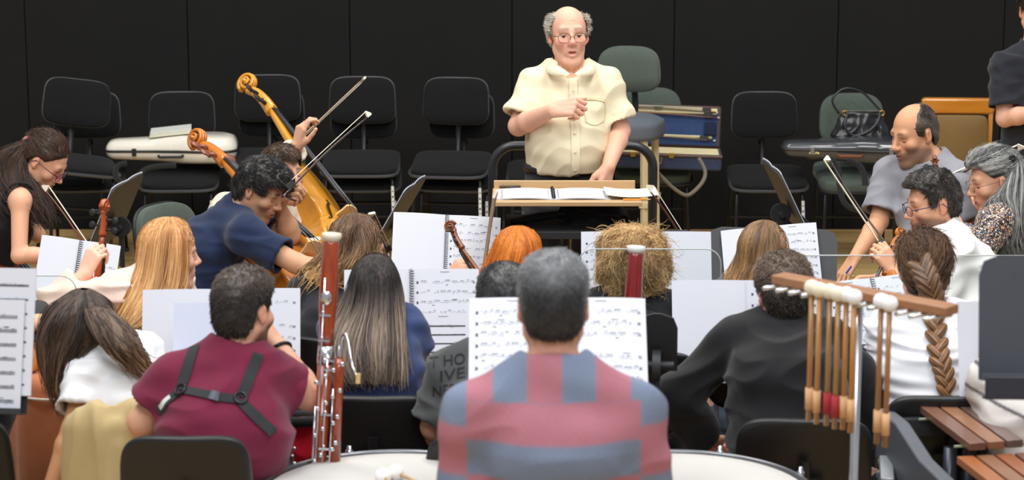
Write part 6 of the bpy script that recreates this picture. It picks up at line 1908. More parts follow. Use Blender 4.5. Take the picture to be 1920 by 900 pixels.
# 6 brunette bending down
p = person('woman with long brown hair in a white top bending down to the left', 640, (150, 622), (196, 668, .03), (166, 712, -.06), (262, 668, .14), HG(300, 640, .58), fem=True, hy=215, hp=48, hr=-22, hs=.93,
           EL=(138, 806, -.14), ER=(330, 740, .2), WL=(96, 912, -.16), WR=(310, 790, .3), facing=190, skin_rgb=(200, 146, 104), h=.0055, hunch=.07, neck_r=1.0,
           handL=dict(pn=(.8, .4, 0), td=(0, 1, 0), curl=(.4, .4, .5, .5)),
           top=dict(m=fabric('white_tee', (238, 238, 240), var=.03), sleeve=.62, e=.014, hem=.0, seed=14, amp=.006, loose=.026, neck=.062), bottom=dict(m=jeans))
hair_long(p, [(158, 551, 6, 0, .02), (155, 557, 36, 0, .07), (150, 578, 62, 0, .11), (142, 612, 70, 0, .115), (128, 650, 56, -.02, .09), (120, 690, 40, -.03, .07), (122, 728, 24, -.03, .05), (130, 768, 8, -.03, .02)], 2200, None, cols=((44, 35, 30), (86, 68, 56)), tipcols=((70, 52, 40), (128, 98, 72)), wave=.005, fray=.06, seed=15)
hair_long(p, [(178, 575, 20, -.08, .04), (204, 610, 36, -.13, .05), (222, 640, 36, -.15, .05), (240, 664, 28, -.15, .04), (262, 688, 18, -.14, .03), (278, 698, 8, -.14, .02)], 700, None, cols=((60, 46, 38), (108, 84, 64)), tipcols=((96, 70, 48), (150, 114, 80)), wave=.008, curl=.006, cfreq=2, fray=.06, seed=16, name='hair_lock')

# 7 maroon shirt with harness
maroon = fabric('maroon_shirt', (112, 32, 58), var=.08)
p = person('man in a maroon shirt with black harness straps resting his chin on his hand', 690, (456, 586), (438, 664, .0), (334, 716, .0), (500, 714, .02), HG(395, 680, .57), g=1.03, hy=152, hp=6, hr=4, hs=.90,
           EL=(268, 790, .02), ER=(578, 742, .10), WL=(300, 850, .22), WR=(522, 652, .20), facing=178, skin_rgb=(214, 162, 134), h=.005, hunch=.06, face=dict(stubble=(60, 44, 38), stub_amt=.8, brow=(40, 30, 26)),
           handR=dict(f=(-.55, .1, .75), pn=(-.5, .3, -.8), td=(.1, .9, .2), curl=((1.1, 1.3, .8), (1.2, 1.3, .8), (1.2, 1.3, .8), (1.2, 1.3, .8)), thumb=(.4, .3)),
           top=dict(m=maroon, sleeve=.66, e=.016, hem=-.06, seed=17, amp=.007, loose=.022, neck=.064, freq=(3, 3, 6)), bottom=dict(m=jeans))
hair_short(p, zl(.075, .042, -.070), t=.004, top=.012, n=6500, ln=.012, comb=(0, .15, -.6), rise=.40, col=(48, 40, 36), col2=(92, 78, 68), side=lambda q: np.clip((q[:, 2] - .05) / .06, 0, 1), seed=18, rad=.0010, rough=.0014)
hm = fabric('harness_webbing', (48, 50, 52), bump=.1)
hpar = MB(); hpar.box((0, 0, 0), (.001, .001, .001))
for k, (pts, w) in enumerate((([(366, 650), (352, 690), (340, 732)], .030), ([(484, 664), (470, 700), (452, 745)], .030), ([(344, 732), (390, 741), (447, 750)], .024), ([(338, 736), (318, 750), (298, 772)], .028), ([(450, 752), (480, 782), (512, 812)], .030))):
    band(p, pts, w, hm, 'harness_strap', p['obj'], .004)
for (a, b) in ((341, 733), (450, 748)):
    c, nn = on_surface(p, [(a, b)], off=.008)
    Rn = np.array(Vector((0, 0, 1)).rotation_difference(Vector(tuple(nn[0]))).to_matrix())
    q = MB(); q.tube([c[0] - p['org'] + Rn @ np.array([.016 * math.cos(t), .016 * math.sin(t), 0]) for t in np.linspace(0, 6.28, 20)[:-1]], .0038, 8, closed=True); q.make('harness_ring', mat('black_ring', (40, 40, 42), rough=.3, metal=.5), p['obj'], True)
band(p, [(322, 746), (312, 754), (304, 764)], .014, mat('white_label', (205, 205, 200)), 'harness_label', p['obj'], .0075, 8)
band(p, [(395, 742), (410, 745)], .026, mat('buckle_blue', (44, 48, 66), rough=.4), 'harness_buckle', p['obj'], .007, 8)
q = MB(); wr = p['E']['R'][2]; ax_ = nrm(wr - p['E']['R'][1]); u_ = nrm(np.cross(ax_, (0, 1, 0))); v_ = np.cross(ax_, u_)
q.tube([wr - ax_ * .012 - p['org'] + .0315 * (u_ * math.cos(t) + v_ * math.sin(t)) for t in np.linspace(0, 6.28, 22)[:-1]], .006, 6, closed=True); q.make('wristband', mat('black_ring', (40, 40, 42)), p['obj'], True)

# 8 wavy bob
p = person('woman with a brown-blonde wavy bob and dark clothes behind the bassoon bell', 545, (668, 470), (640, 530, .0), (575, 555, -.05), (700, 555, .1), HG(625, 560, .58), fem=True, hy=118, hp=10, hs=.95,
           EL=(575, 640, 0), ER=(760, 560, .12), WR=(838, 532, .2), facing=150, skin_rgb=(226, 174, 146), h=.0055,
           handR=dict(f=(.5, .1, .6), pn=(.3, .6, -.5), td=(-.6, .2, .6), curl=((.8, 1.0, .6),) * 4, thumb=(.4, .2)),
           top=dict(m=fabric('charcoal_top', (40, 40, 44)), sleeve=1.9, e=.014, hem=-.05, seed=19, amp=.004, neck=.062), bottom=dict(m=blacktr))
hair_long(p, [(668, 403, 5, 0, .02), (668, 409, 28, 0, .07), (668, 426, 46, 0, .11), (666, 455, 52, 0, .12), (654, 484, 58, -.02, .12), (640, 508, 68, -.04, .11), (634, 528, 60, -.04, .09), (632, 542, 40, -.04, .06)], 2400, (5, 34), .25, ((74, 54, 38), (124, 92, 62)), ((150, 112, 66), (212, 172, 112)), wave=.007, curl=.009, cfreq=2.5, fray=.07, seed=20, tipmix=(.35, .85))
pn_ = p['E']['R'][2]

# 9 long dark hair
p = person('woman with very long dark hair fading lighter and a blue tee, back to the camera', 610, (702, 556), (700, 600, .0), (640, 625, .0), (764, 622, .0), HG(716, 620, .58), fem=True, hy=184, hp=8, hs=.93,
           EL=(622, 710, .05), ER=(800, 705, .05), facing=180, skin_rgb=(214, 160, 126), h=.0055, hunch=.05,
           top=dict(m=fabric('blue_tee', (48, 62, 100), var=.1), sleeve=.42, e=.013, hem=-.06, seed=21, amp=.008, loose=.010, neck=.062, freq=(3, 3, 8)), bottom=dict(m=jeans))
hair_long(p, [(703, 477, 5, 0, .02), (703, 483, 24, 0, .07), (703, 502, 41, 0, .105), (703, 538, 48, 0, .115), (698, 576, 55, -.04, .10), (688, 614, 68, -.12, .07), (682, 652, 74, -.175, .05), (686, 688, 68, -.20, .04), (692, 716, 58, -.21, .03)], 3000, None, cols=((32, 28, 27), (60, 50, 46)), tipcols=((92, 78, 68), (166, 146, 126)), wave=.0022, fray=.05, seed=22, tipmix=(.34, .62), endrag=.12)

# 10 ginger
p = person('woman with bright ginger hair sitting with her back to the camera below the conductor desk', 560, (970, 494), (958, 552, .0), (890, 580, .0), (1030, 580, .0), HG(960, 570, .58), fem=True, hy=176, hp=6, hr=6, hs=.93,
           facing=180, skin_rgb=(232, 184, 158), h=.006, top=dict(m=fabric('black_top', (26, 26, 28)), sleeve=1.9, e=.014, hem=-.05, seed=23, neck=.062), bottom=dict(m=blacktr))
hair_long(p, [(972, 425, 5, 0, .02), (972, 431, 24, 0, .07), (971, 446, 40, 0, .105), (966, 478, 47, 0, .115), (956, 512, 54, -.02, .10), (946, 544, 57, -.05, .075), (938, 574, 54, -.06, .06), (934, 600, 44, -.06, .05)], 2600, None, cols=((176, 84, 16), (224, 134, 40)), tipcols=((190, 96, 20), (234, 152, 56)), wave=.005, wfreq=3.5, fray=.05, seed=24)

# 11 curly blonde
p = person('person with a big head of curly blonde hair and dark top, back to the camera', 560, (1188, 497), (1188, 560, .0), (1118, 588, .0), (1258, 588, .0), HG(1190, 575, .58), fem=True, hy=180, hp=4, hs=.95,
           facing=180, skin_rgb=(226, 178, 150), h=.006, top=dict(m=fabric('dark_grey_top', (36, 37, 40)), sleeve=1.9, e=.016, hem=-.05, seed=25, neck=.06), bottom=dict(m=blacktr))
hair_long(p, [(1188, 424, 8, 0, .03), (1188, 429, 34, 0, .08), (1188, 444, 54, 0, .12), (1188, 472, 63, 0, .14), (1188, 506, 66, 0, .14), (1188, 530, 58, -.01, .12), (1188, 548, 44, -.01, .10), (1188, 562, 22, -.01, .06)], 10000, None, cols=((156, 118, 72), (226, 190, 134)), tipcols=((164, 126, 80), (232, 198, 144)), wave=.006, curl=.011, cfreq=11.0, fray=.08, seed=26, endrag=.35, rad=.00075, short=.22)

# 12 charcoal tee man
tee12 = fabric('charcoal_tee', (72, 74, 74), var=.2, scale=8)
p = person('man with short dark grey hair and charcoal lettered tee, mostly hidden', 645, (948, 580), (944, 660, .0), (845, 702, -.02), (1030, 700, .02), HG(930, 655, .57), g=1.0, hy=190, hp=5, hs=.98,
           EL=(815, 800, .0), WL=(850, 860, .2), facing=180, skin_rgb=(206, 156, 128), h=.0055, hunch=.05,
           top=dict(m=tee12, sleeve=.86, e=.016, hem=-.05, seed=27, amp=.006, loose=.028, neck=.064), bottom=dict(m=blacktr))
hair_short(p, zl(), t=.007, top=.008, n=4000, ln=.010, comb=(0, .3, -.6), rise=.5, col=(40, 40, 42), col2=(86, 86, 86), seed=28, rad=.0010, rough=.001)
p12 = p
for txt, a, b, c_, d_ in (('T HO', 806, 690, 872, 682), ('IVE', 826, 716, 872, 708), ('NERV', 812, 744, 872, 738)):
    cu = bpy.data.curves.new('t', 'FONT'); cu.body = txt; cu.size = 1.0; cu.extrude = 0
    ob = bpy.data.objects.new('t', cu); COL.objects.link(ob); bpy.context.view_layer.update()
    dg = bpy.context.evaluated_depsgraph_get(); me = bpy.data.meshes.new_from_object(ob.evaluated_get(dg))
    V = np.array([v.co[:] for v in me.vertices]); Ff = [tuple(f.vertices) for f in me.polygons]
    bpy.data.objects.remove(ob)
    wv = V[:, 0].max() - V[:, 0].min(); hv = V[:, 1].max()
    V = (V - (V[:, 0].min(), 0, 0)) / wv
    px = a + (c_ - a) * V[:, 0]; py = b + (d_ - b) * V[:, 0] - V[:, 1] * wv / hv * 20
    pts, okk = [], True
    for u, v in zip(px, py):
        c, nn = on_surface(p, [(u, v)], off=.0025)
        if not len(c): okk = False; break
        pts.append(c[0])
    if okk: link_mesh('shirt_print', np.array(pts) - p['org'], Ff, fabric('print_dark', (34, 35, 36)), p['top'], True)

# 14 black jacket
p = person('man with short greying hair in a black jacket with hand on hip', 615, (1470, 555), (1468, 612, .0), (1376, 646, .0), (1560, 652, .0), HG(1478, 632, .57), g=1.03, hy=186, hp=8, hs=.92,
           EL=(1275, 742, .02), ER=(1640, 760, .1), WL=(1318, 826, .14), WR=(1600, 820, .2), facing=180, skin_rgb=(206, 150, 122), h=.0055, hunch=.05,
           handL=dict(f=(.5, .5, -.5), pn=(.4, .6, .2), td=(0, .2, .9), curl=(.5,) * 4),
           top=dict(m=fabric('black_jacket', (27, 27, 29), var=.12), sleeve=1.96, e=.020, hem=-.06, seed=29, amp=.008, loose=.024, neck=.062, collar=(.070, .020, .004, None), freq=(3, 3, 6)), bottom=dict(m=blacktr))
hair_short(p, zl(.075, .04, -.07), t=.008, top=.016, n=6000, ln=.014, comb=(0, .1, -.3), rise=.45, col=(52, 44, 38), col2=(120, 102, 86), side=lambda q: np.clip((q[:, 2] - .0) / .10, 0, 1), seed=30, rad=.0011, rough=.002, wav=.002)

# 15 girl with long hair looking aside
p = person('girl with long light brown hair half turned to the right behind the black jacket', 545, (1434, 480), (1428, 535, .0), (1370, 560, .0), (1490, 560, .05), HG(1432, 556, .58), fem=True, hy=128, hp=2, hs=.92,
           facing=175, skin_rgb=(232, 184, 156), h=.0055, face=dict(brow=(70, 48, 34), browamt=.95), top=dict(m=fabric('grey_top', (90, 90, 94)), sleeve=1.9, e=.014, hem=-.05, seed=31, neck=.062), bottom=dict(m=jeans))
eyes(p, (40, 28, 20), (.25, 0), .25)
hair_long(p, [(1436, 415, 5, 0, .02), (1436, 420, 22, 0, .06), (1435, 434, 36, 0, .10), (1432, 464, 42, 0, .112), (1424, 498, 46, -.02, .10), (1414, 530, 42, -.05, .07), (1410, 560, 36, -.06, .05)], 2200, (-6, 44), .26, ((94, 70, 46), (150, 114, 76)), ((140, 102, 60), (188, 148, 92)), wave=.004, fray=.05, seed=32)

# 16 braid
p = person('woman with a long thick brown braid down the back of a white long-sleeved top', 605, (1733, 508), (1738, 588, .0), (1662, 620, .0), (1818, 618, .0), HG(1745, 618, .58), fem=True, hy=178, hp=2, hs=.90,
           EL=(1650, 715, .02), ER=(1850, 715, .03), WL=(1628, 690, .26), facing=180, skin_rgb=(232, 182, 156), h=.0055,
           top=dict(m=fabric('white_longsleeve', (236, 236, 240), var=.03), sleeve=1.95, e=.010, hem=.01, seed=33, amp=.007, loose=.010, neck=.060, freq=(2, 2, 14)), bottom=dict(m=jeans, top=.08))
hair_short(p, zl_woman(.08, -.085), t=.012, top=.006, n=4200, ln=.055, comb=lambda q: np.stack([-q[:, 0] * 9, np.full(len(q), .5), -.35 - q[:, 2] * 3], 1), rise=.02, col=(62, 44, 32), col2=(128, 94, 62), seed=34, rough=.002, rad=.0012)
def braid():
    pth = spline(np.array([P(1728, 500, 605, dd=-.125), P(1740, 530, 605, dd=-.145), P(1750, 565, 605, dd=-.135), *on_surface(p, [(1752, 612), (1758, 660), (1768, 710), (1772, 745)], off=.020)[0]]), 60)
    V_, F_, C_ = [], [], []
    n = 28
    parts = []
    for k in range(n):
        i = int(k / n * 58); c = pth[i]; T = nrm(pth[min(i + 2, 59)] - pth[max(i - 2, 0)])
        sd = nrm(np.cross(T, (0, -1, 0))); s_ = 1 if k % 2 else -1
        w = .026 * (1 - .28 * (k / n))
        mb = MB(); ax_ = nrm(T * 1.0 - sd * s_ * .75); bx = nrm(np.cross(ax_, (0, -1, 0))); cx = np.cross(bx, ax_)
        R = np.stack([bx, cx, ax_], 1)
        a = np.arange(28) * 2 * math.pi / 28; m = 16
        V = []
        for j in range(m):
            t = -1 + 2 * j / (m - 1); r = math.sqrt(max(0, 1 - t * t)) ** .9 + .02
            gr = 1 + .05 * np.sin(a * 9 + t * 3)
            V.append(np.stack([np.cos(a) * r * w * .72 * gr, np.sin(a) * r * w * .85 * gr, np.full(28, t * w * 1.75)], 1))
        V = np.concatenate(V) @ R.T + c + sd * s_ * w * .42
        F = np.array([(j * 28 + q, j * 28 + (q + 1) % 28, (j + 1) * 28 + (q + 1) % 28, (j + 1) * 28 + q) for j in range(m - 1) for q in range(28)])
        rn = .5 + .5 * np.sin(np.tile(a, m) * 9 + k)
        f = k / n; A = np.array((56, 40, 30)) * (1 - f) + np.array((74, 50, 34)) * f; B_ = np.array((120, 86, 54)) * (1 - f) + np.array((176, 124, 74)) * f
        C = srgb(A)[None] * (1 - rn[:, None]) + srgb(B_)[None] * rn[:, None]
        parts.append((V - p['org'], F, C))
    rs = np.random.RandomState(3); e = pth[-1]
    pa = np.array([[e + rs.normal(size=3) * .006, e + np.array([rs.normal() * .010, rs.normal() * .004, -.03]), e + np.array([.006 + rs.normal() * .016, rs.normal() * .008, -.062])] for _ in range(160)])
    parts.append(strands(pa, .0014, np.tile(srgb((140, 98, 58)), (160, 3, 1)), None, None, None, p['org']))
    V, F, C = join_np(parts)
    link_mesh('braid', V, F, hair_mat(), p['obj'], True, col=C)
    q = MB(); q.tube([e - p['org'] + np.array([.012 * math.cos(t), .012 * math.sin(t), 0]) for t in np.linspace(0, 6.28, 14)[:-1]], .004, 6, closed=True); q.make('hair_tie', mat('brown_tie', (90, 60, 40)), p['obj'], True)
braid()
q = MB(); q.tube([p['J']['H'] - p['org'] + np.array([math.cos(t) * .170, math.sin(t) * .125, .055]) for t in np.linspace(0, 6.28, 40)[:-1]], .014, 6, closed=True); q.make('belt', mat('black_belt', (24, 24, 25)), p['bottom'], True)

# 17 white shirt with blue glasses
p = person('bearded man with blue-framed glasses in a white shirt in profile holding a violin upright', 495, (1750, 382), (1768, 438, .02), (1790, 478, -.15), (1745, 462, .18), HG(1815, 500, .57), hy=-82, hp=12, hs=.98,
           EL=(1765, 575, -.20), ER=(1725, 560, .2), WL=(1676, 512, -.10), WR=(1652, 522, .18), facing=-95, skin_rgb=(222, 166, 134), h=.0048, hunch=.04, face=dict(stubble=(70, 54, 46), stub_amt=.7, brow=(40, 32, 28)),
           handL=dict(f=(-.45, .1, .75), pn=(-.5, .8, .1), td=(.3, .3, .9), curl=((.9, 1.2, .8),) * 4, thumb=(.3, .2)), handR=dict(f=(-.9, -.1, .05), pn=(.1, -.2, -.9), td=(-.2, -.9, .3), curl=((.5, .9, .6), (.6, 1.0, .6), (.7, 1.0, .6), (.8, 1.0, .6)), thumb=(.5, .2)),
           top=dict(m=fabric('white_shirt', (232, 230, 226), var=.03), sleeve=1.90, e=.015, hem=-.05, seed=35, amp=.006, loose=.020, neck=.064, collar=(.066, .034, .010, None)), bottom=dict(m=jeans))
eyes(p, (50, 38, 30), (0, -.2), .6); glasses(p, (40, 48, 96), .2, .026, .018, .0014, -.112, .0)
hair_short(p, zl(.086, .046, -.075), t=.004, top=.010, n=5500, ln=.017, comb=lambda q: np.stack([q[:, 0], np.full(len(q), -.3), np.where(q[:, 2] > .06, .2, -.6)], 1), rise=.22, col=(44, 40, 38), col2=(84, 76, 70), seed=36, rad=.0011, rough=.003)
wR17 = p['E']['R'][2]

# 18 grey tee man
p = person('balding man with stubble in a grey tee sitting in three-quarter view, hand on his knee', 440, (1714, 252), (1748, 306, .02), (1802, 344, -.10), (1668, 326, .13), HG(1755, 445, .57), hy=-62, hp=14, hr=0, hs=1.02,
           EL=(1822, 425, -.1), ER=(1648, 415, .08), WL=(1760, 480, -.25), WR=(1604, 482, -.06), facing=-55, skin_rgb=(214, 158, 120), h=.0045, hunch=.03, face=dict(stubble=(112, 92, 76), stub_amt=.75, brow=(84, 64, 50), lips=(184, 100, 90)),
           handR=dict(f=(-.55, -.35, -.75), pn=(.2, .1, -.9), td=(-.5, .6, 0), curl=((.2, .35, .3), (.15, .35, .3), (.15, .35, .3), (.2, .35, .3)), spread=1.2, thumb=(.2, .1), z=1.05),
           top=dict(m=fabric('grey_tee', (142, 142, 148), var=.08), sleeve=.80, e=.015, hem=-.05, seed=37, amp=.005, loose=.028, neck=.070), bottom=dict(m=jeans), facek=dict(nose=1.1))
eyes(p, (60, 46, 36), (0, -.35), .75)
hair_short(p, zl(.14, .045, -.07, .016, -.008), t=.004, n=6000, ln=.010, comb=back_flow, rise=.35, col=(66, 54, 44), col2=(122, 108, 96), bald=lambda q: np.minimum(.045 - 18 * q[:, 0] ** 2 - q[:, 1], q[:, 2] - .052), seed=38, rad=.0010, rough=.0015)

# 19 grey-haired woman
def sequins(name):
    m = fabric(name, (90, 90, 90))
    nt = m.node_tree; b = nt.nodes['Principled BSDF']
    vo = nt.nodes.new('ShaderNodeTexVoronoi'); vo.inputs['Scale'].default_value = 210
    tc = nt.nodes.new('ShaderNodeTexCoord'); nt.links.new(tc.outputs['Object'], vo.inputs['Vector'])
    sp = nt.nodes.new('ShaderNodeSeparateColor'); nt.links.new(vo.outputs['Color'], sp.inputs[0])
    rp = nt.nodes.new('ShaderNodeValToRGB'); rp.color_ramp.interpolation = 'CONSTANT'
    e = rp.color_ramp.elements
    stops = ((0, (38, 38, 40)), (.34, (172, 120, 84)), (.50, (60, 66, 78)), (.62, (214, 192, 164)), (.74, (84, 112, 150)), (.84, (120, 84, 60)), (.93, (226, 220, 208)))
    e[0].position = 0; e[0].color = (*srgb(stops[0][1]), 1); e[1].position = stops[1][0]; e[1].color = (*srgb(stops[1][1]), 1)
    for a, c in stops[2:]:
        q = e.new(a); q.color = (*srgb(c), 1)
    nt.links.new(sp.outputs[0], rp.inputs[0]); nt.links.new(rp.outputs[0], b.inputs['Base Color'])
    b.inputs['Roughness'].default_value = .4
    return m
p = person('woman with long grey-streaked hair and small glasses in a glittering patterned sweater', 465, (1864, 338), (1892, 396, .0), (1868, 420, -.14), (1900, 418, .18), HG(1915, 462, .58), fem=True, hy=-84, hp=16, hs=.98,
           EL=(1830, 480, -.18), ER=(1860, 480, .15), WL=(1800, 430, -.05), WR=(1850, 400, .22), facing=-90, skin_rgb=(222, 168, 138), h=.005,
           top=dict(m=sequins('sequin_knit'), sleeve=1.9, e=.018, hem=-.05, seed=39, amp=.003, loose=.024, neck=.062), bottom=dict(m=blacktr))
eyes(p, (70, 70, 74), (0, -.2), .5); glasses(p, (150, 130, 96), .9, .024, .019, .0010, -.110, 0)
hair_short(p, zl_woman(.084, -.05), t=.010, top=.006, n=4200, ln=.05, comb=lambda q: np.stack([-q[:, 0] * 2, np.full(len(q), 1.0), .35 - q[:, 2] * 4], 1), rise=.05, col=(58, 60, 62), col2=(206, 206, 202), side=lambda q: np.clip(.5 + .5 * wnoise(np.stack([q[:, 0] * 40, q[:, 1] * 3, q[:, 2] * 30], 1), 4, 1.0) - 2.5 * (q[:, 1] + .03), 0, 1), seed=40, rough=.0015, rad=.0010)
hair_long(p, [(1904, 290, 6, -.02, .02), (1906, 300, 14, -.02, .05), (1904, 322, 24, -.03, .08), (1900, 352, 30, -.05, .09), (1898, 388, 34, -.09, .07), (1900, 424, 34, -.12, .05), (1906, 456, 26, -.13, .04), (1912, 474, 12, -.13, .03)], 2600, None, cols=((40, 42, 44), (156, 156, 154)), tipcols=((54, 56, 58), (150, 150, 146)), wave=.003, fray=.06, seed=41, rad=.0011, name='loose_hair')
q = MB(); q.tube([P(1898 + 4 * math.cos(a), 296 + 4 * math.sin(a), 465, dd=-.085) - p['org'] for a in np.linspace(0, 6.28, 12)[:-1]], .006, 6, closed=True); q.make('hair_tie', mat('black_ring', (40, 40, 42)), p['obj'], True)

# 20 black polo at the right edge
p = person('person in a black polo with folded arms perched at the right edge by the wall', 382, (1945, 22), (1942, 92, .05), (2008, 122, .05), (1884, 126, .0), P(1948, 292, 382, dd=.08), g=1.05, hy=0, hp=5, hs=1.0,
           EL=(2005, 225, 0), ER=(1884, 222, -.03), WL=(1942, 214, -.15), WR=(1975, 206, -.26), facing=-10, legs='stand', skin_rgb=(222, 170, 142), h=.006, belly=.05,
           handR=dict(pn=(.2, .9, 0), td=(0, 0, 1), curl=(.3,) * 4), handL=dict(f=(.2, .9, .1), pn=(.0, .2, -1), td=(-1, 0, 0), curl=(.3,) * 4),
           top=dict(m=fabric('black_polo', (38, 40, 46)), sleeve=.78, e=.015, hem=-.02, seed=41, amp=.005, loose=.026, neck=.064, collar=(.068, .030, .010, None)), bottom=dict(m=blacktr))
hair_short(p, zl(), t=.012, top=.01, n=800, seed=42)

# 21 striped shirt at the lower right
def stripes(V):
    t = V[:, 2] * 1.0 + .35 * (V[:, 0] - 1.3)
    f = (t / .075) % 1.0
    w = np.clip(1 - np.abs(f - .5) / .09, 0, 1) ** .5
    return srgb((206, 200, 194)) * (1 - w[:, None]) + srgb((44, 46, 56)) * w[:, None]
p = person('player in a pale shirt with dark stripes behind the empty grey stand', 650, (1930, 600), (1932, 672, .0), (1862, 718, .0), (2010, 715, 0), HG(1935, 660, .57), fem=True, hy=180, hs=.95, EL=(1868, 815, .05), facing=180, h=.006,
           top=dict(m=mat('striped_cloth', (200, 200, 200), rough=.85, attr='tint', var=.06), sleeve=1.9, e=.016, hem=-.05, seed=43, amp=.006, loose=.022, neck=.062, colfn=stripes), bottom=dict(m=jeans), skin_rgb=(222, 170, 142))
hair_short(p, zl_woman(), t=.016, n=1500, ln=.04, col=(60, 44, 34), seed=44)

# 22 violist at the left edge
p = person('player at the left edge of whom only a bare forearm shows behind the front sheet', 640, (-72, 560), (-70, 640, .0), (-140, 668, .0), (-4, 664, .02), HG(-70, 640, .57), fem=True, hy=180, hs=.93, ER=(-8, 640, .10), WR=(62, 604, .16), facing=180, h=.006, skin_rgb=(222, 168, 132),
           handR=dict(f=(.9, .2, -.1), pn=(0, .5, -.8), td=(0, .6, .5), curl=(.5,) * 4),
           top=dict(m=fabric('black_top', (26, 26, 28)), sleeve=.55, e=.014, hem=-.05, seed=45, neck=.062), bottom=dict(m=blacktr))
hair_short(p, zl_woman(), t=.016, n=800, ln=.04, col=(60, 44, 34), seed=46)

# 13 the timpanist
def checks(V):
    N = tj13
    x = V[:, 0] - N[0] - 15 / 840; z = V[:, 2]
    zy = P(1037, 757, 840, dd=-.1)[2]
    per = 64 / 840
    sx = np.tanh(np.sin(math.pi * x / per) * 9)               # vertical stripes of the yoke
    sz = np.tanh(np.sin(math.pi * (z - zy) / .084 + math.pi) * 9)       # broad bands below it
    ax_ = np.abs(V[:, 0] - N[0])
    a = np.where(z > zy, -sx, sz)
    sl = np.clip((ax_ - .190) / .004, 0, 1)
    ss = np.tanh(np.sin(math.pi * (z - zy + .055) / .115 + math.pi) * 9)
    a = a * (1 - sl) + ss * sl
    w = (.5 + .5 * a)[:, None]
    fine = (.94 + .06 * np.sin(V[:, 0] * 900) * np.sin(V[:, 2] * 900))[:, None]
    return (srgb((172, 108, 120)) * w + srgb((116, 128, 150)) * (1 - w)) * fine
tj13 = P(1037, 702, 840)
p = person('grey-haired timpanist in a pink and blue checked shirt with his back to the camera', 840, (1037, 578), (1037, 706, .0), (896, 782, .0), (1184, 782, .0), P(1037, 1060, 815), g=1.04, hy=180, hp=4, hs=.93,
           EL=(868, 960, .05), ER=(1212, 960, .05), facing=180, skin_rgb=(212, 158, 132), h=.0055, hunch=.03, neck_r=1.02,
           top=dict(m=mat('checked_cloth', (200, 200, 200), rough=.85, attr='tint', var=.05, bump=.2, bscale=400, scale=20), sleeve=1.9, e=.018, hem=-.10, seed=47, amp=.007, loose=.024, neck=.066, colfn=checks, collar=(.066, .030, .010, None), freq=(3, 3, 5), h=.005), bottom=dict(m=jeans))
hair_short(p, zl(.075, .042, -.066, .034), t=.006, top=.009, n=8000, ln=.012, comb=(0, .2, -.7), rise=.3, col=(54, 53, 55), col2=(142, 144, 146), side=lambda q: np.clip(np.maximum((q[:, 2] - .045) / .07, (np.abs(q[:, 0]) - .066) / .02 * (q[:, 2] > -.05)), 0, 1), seed=48, rad=.0009, rough=.0008)
g_ = p['org']
st = thing('timpani_stool', 'round black stool under the timpanist in the checked shirt', 'stool', (g_[0], g_[1], 0))
zt = p['J']['H'][2] - .12
q = MB(); q.lathe([(.16, zt - .06), (.17, zt - .03), (.165, zt), (.10, zt + .012)], 30); q.make('seat', plastic, st, True)
q = MB(); q.tube([(0, 0, .05), (0, 0, zt - .05)], .025, 10); q.make('post', STEEL(), st)
for k in range(4):
    a = math.pi / 2 * k + .7; q = MB(); q.tube([(0, 0, .12), (math.cos(a) * .25, math.sin(a) * .25, .02)], .014, 8); q.make('leg', STEEL(), st)

# chairs of the players whose backs show, and the others they sit on
cm_ = put('b', G(378, 694, .5), 180, 'black chair back carrying the man in the maroon shirt'); cm_.scale = (.88, .92, 1.12)
put('b', G(1488, 634, .5), 178, 'black chair back carrying the man in the black jacket')
put('b', G(713, 612, .5), 180, 'black chair back under the woman with long dark hair')
put('b', G(287, 640, .5), 180, 'chair under the woman in the white top, hung with a beige jacket')
put('b', G(1745, 612, .5), 180, 'black chair under the woman with the brown braid')
put('g', G(1822, 508, .5), -105, 'grey padded chair back behind the man in the white shirt')

def hung_jacket():
    g = G(287, 640, .5); a = np.array([g[0], g[1] - .245, 1.0]); zt = a[2]
    F = Field((a[0] - .27, a[1] - .17, .25), (a[0] + .27, a[1] + .14, zt + .05), .008)
    F.ecap((a[0], a[1], .30), (a[0], a[1], zt - .05), (.225, .095), (.190, .075), (1, 0, 0), .02)
    F.ecap((a[0] - .06, a[1] - .08, .32), (a[0] - .02, a[1] - .055, zt - .09), (.055, .05), (.035, .03), (1, 0, 0), .02)
    v, f = F.mesh(); v = folds(v, normals(v, f), 71, .010, (7, 5, 1.0))
    o = np.array([a[0], a[1], 0])
    m = fabric('beige_canvas', (186, 164, 118), var=.06)
    ob = link_mesh('jacket', v - o, f, m, None, True, loc=o); tag(ob, 'beige jacket hanging over the chair back beside the maroon shirt', 'jacket')
    q = MB(); q.tube([(-.07, -.128, zt - .18), (-.04, -.134, zt - .195), (.0, -.120, zt - .21)], .006, 6); q.make('seam', fabric('beige_seam', (196, 176, 130)), ob, True)
hung_jacket()

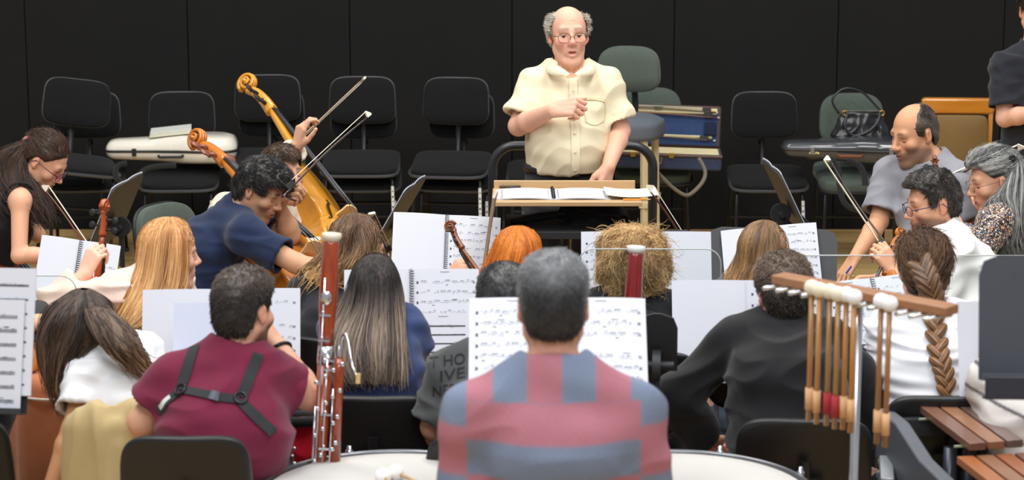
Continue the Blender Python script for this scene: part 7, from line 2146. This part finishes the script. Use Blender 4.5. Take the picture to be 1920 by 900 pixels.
# pencils and a pen in the players' hands
def pencil(a, b, label, col, nm='pencil'):
    a, b = np.asarray(a), np.asarray(b); L = np.linalg.norm(b - a)
    R = np.array(Vector((0, 0, 1)).rotation_difference(Vector(tuple(nrm(b - a)))).to_matrix())
    q = thing(nm, label, nm, a, R)
    mb = MB(); mb.tube([(0, 0, 0), (0, 0, L * .9)], .0042, 6); mb.make('shaft', mat('pencil_paint_%d_%d' % col[:2], col, rough=.4), q)
    mb = MB(); mb.tube([(0, 0, L * .9), (0, 0, L)], [.0042, .0006], 6); mb.make('point', mat('pencil_wood', (220, 190, 140)), q)
pencil(P(842, 512, 536), P(852, 499, 510), 'yellow pencil in the hand writing on the large spiral part', (232, 180, 30))
pencil(P(1624, 524, 470), P(1596, 518, 476), 'orange pencil in the hand below the upright violin', (222, 150, 40))
pencil(P(1596, 500, 447), P(1584, 516, 452), 'blue pen in the hand on the knee of the balding man', (40, 60, 160), 'pen')

# the chairs under everyone else who sits
for key, lab in (('ponytail', 'black chair under the ponytailed cellist at the left edge'), ('strawberry', 'black chair under the woman with strawberry blonde hair'), ('wavy bob', 'black chair under the woman with the wavy bob'), ('ginger', 'black chair under the woman with ginger hair'), ('curly blonde', 'black chair under the person with curly blonde hair'), ('lettered tee', 'black chair under the man in the lettered charcoal tee'), ('light brown hair', 'black chair under the girl with long light brown hair'), ('balding man', 'black chair under the balding man in the grey tee'), ('grey-streaked', 'black chair under the woman with grey-streaked hair'), ('bare forearm', 'black chair under the player at the left edge')):
    q = [p for p in PEOPLE if key in p['obj']['label']][0]
    h_ = q['J']['H'] + q['fwd'] * .05
    put('b', h_, q['facing'], lab)

def round_stool(p, label):
    h_ = p['J']['H']
    st = thing('round_stool', label, 'stool', (h_[0], h_[1], 0)); zt = h_[2] - .105
    q = MB(); q.lathe([(.15, zt - .05), (.165, zt - .03), (.16, zt - .004), (.10, zt + .006)], 30); q.make('seat', plastic, st, True)
    q = MB(); q.tube([(0, 0, .06), (0, 0, zt - .04)], .022, 10); q.make('post', STEEL(), st)
    for k in range(4):
        a = math.pi / 2 * k + .5; q = MB(); q.tube([(0, 0, .12), (math.cos(a) * .22, math.sin(a) * .22, .014)], .013, 8); q.make('leg', STEEL(), st)
round_stool([p for p in PEOPLE if 'navy polo playing' in p['obj']['label'] or 'navy polo shirt' in p['obj']['label']][0], 'black round stool under the man in the navy polo shirt')
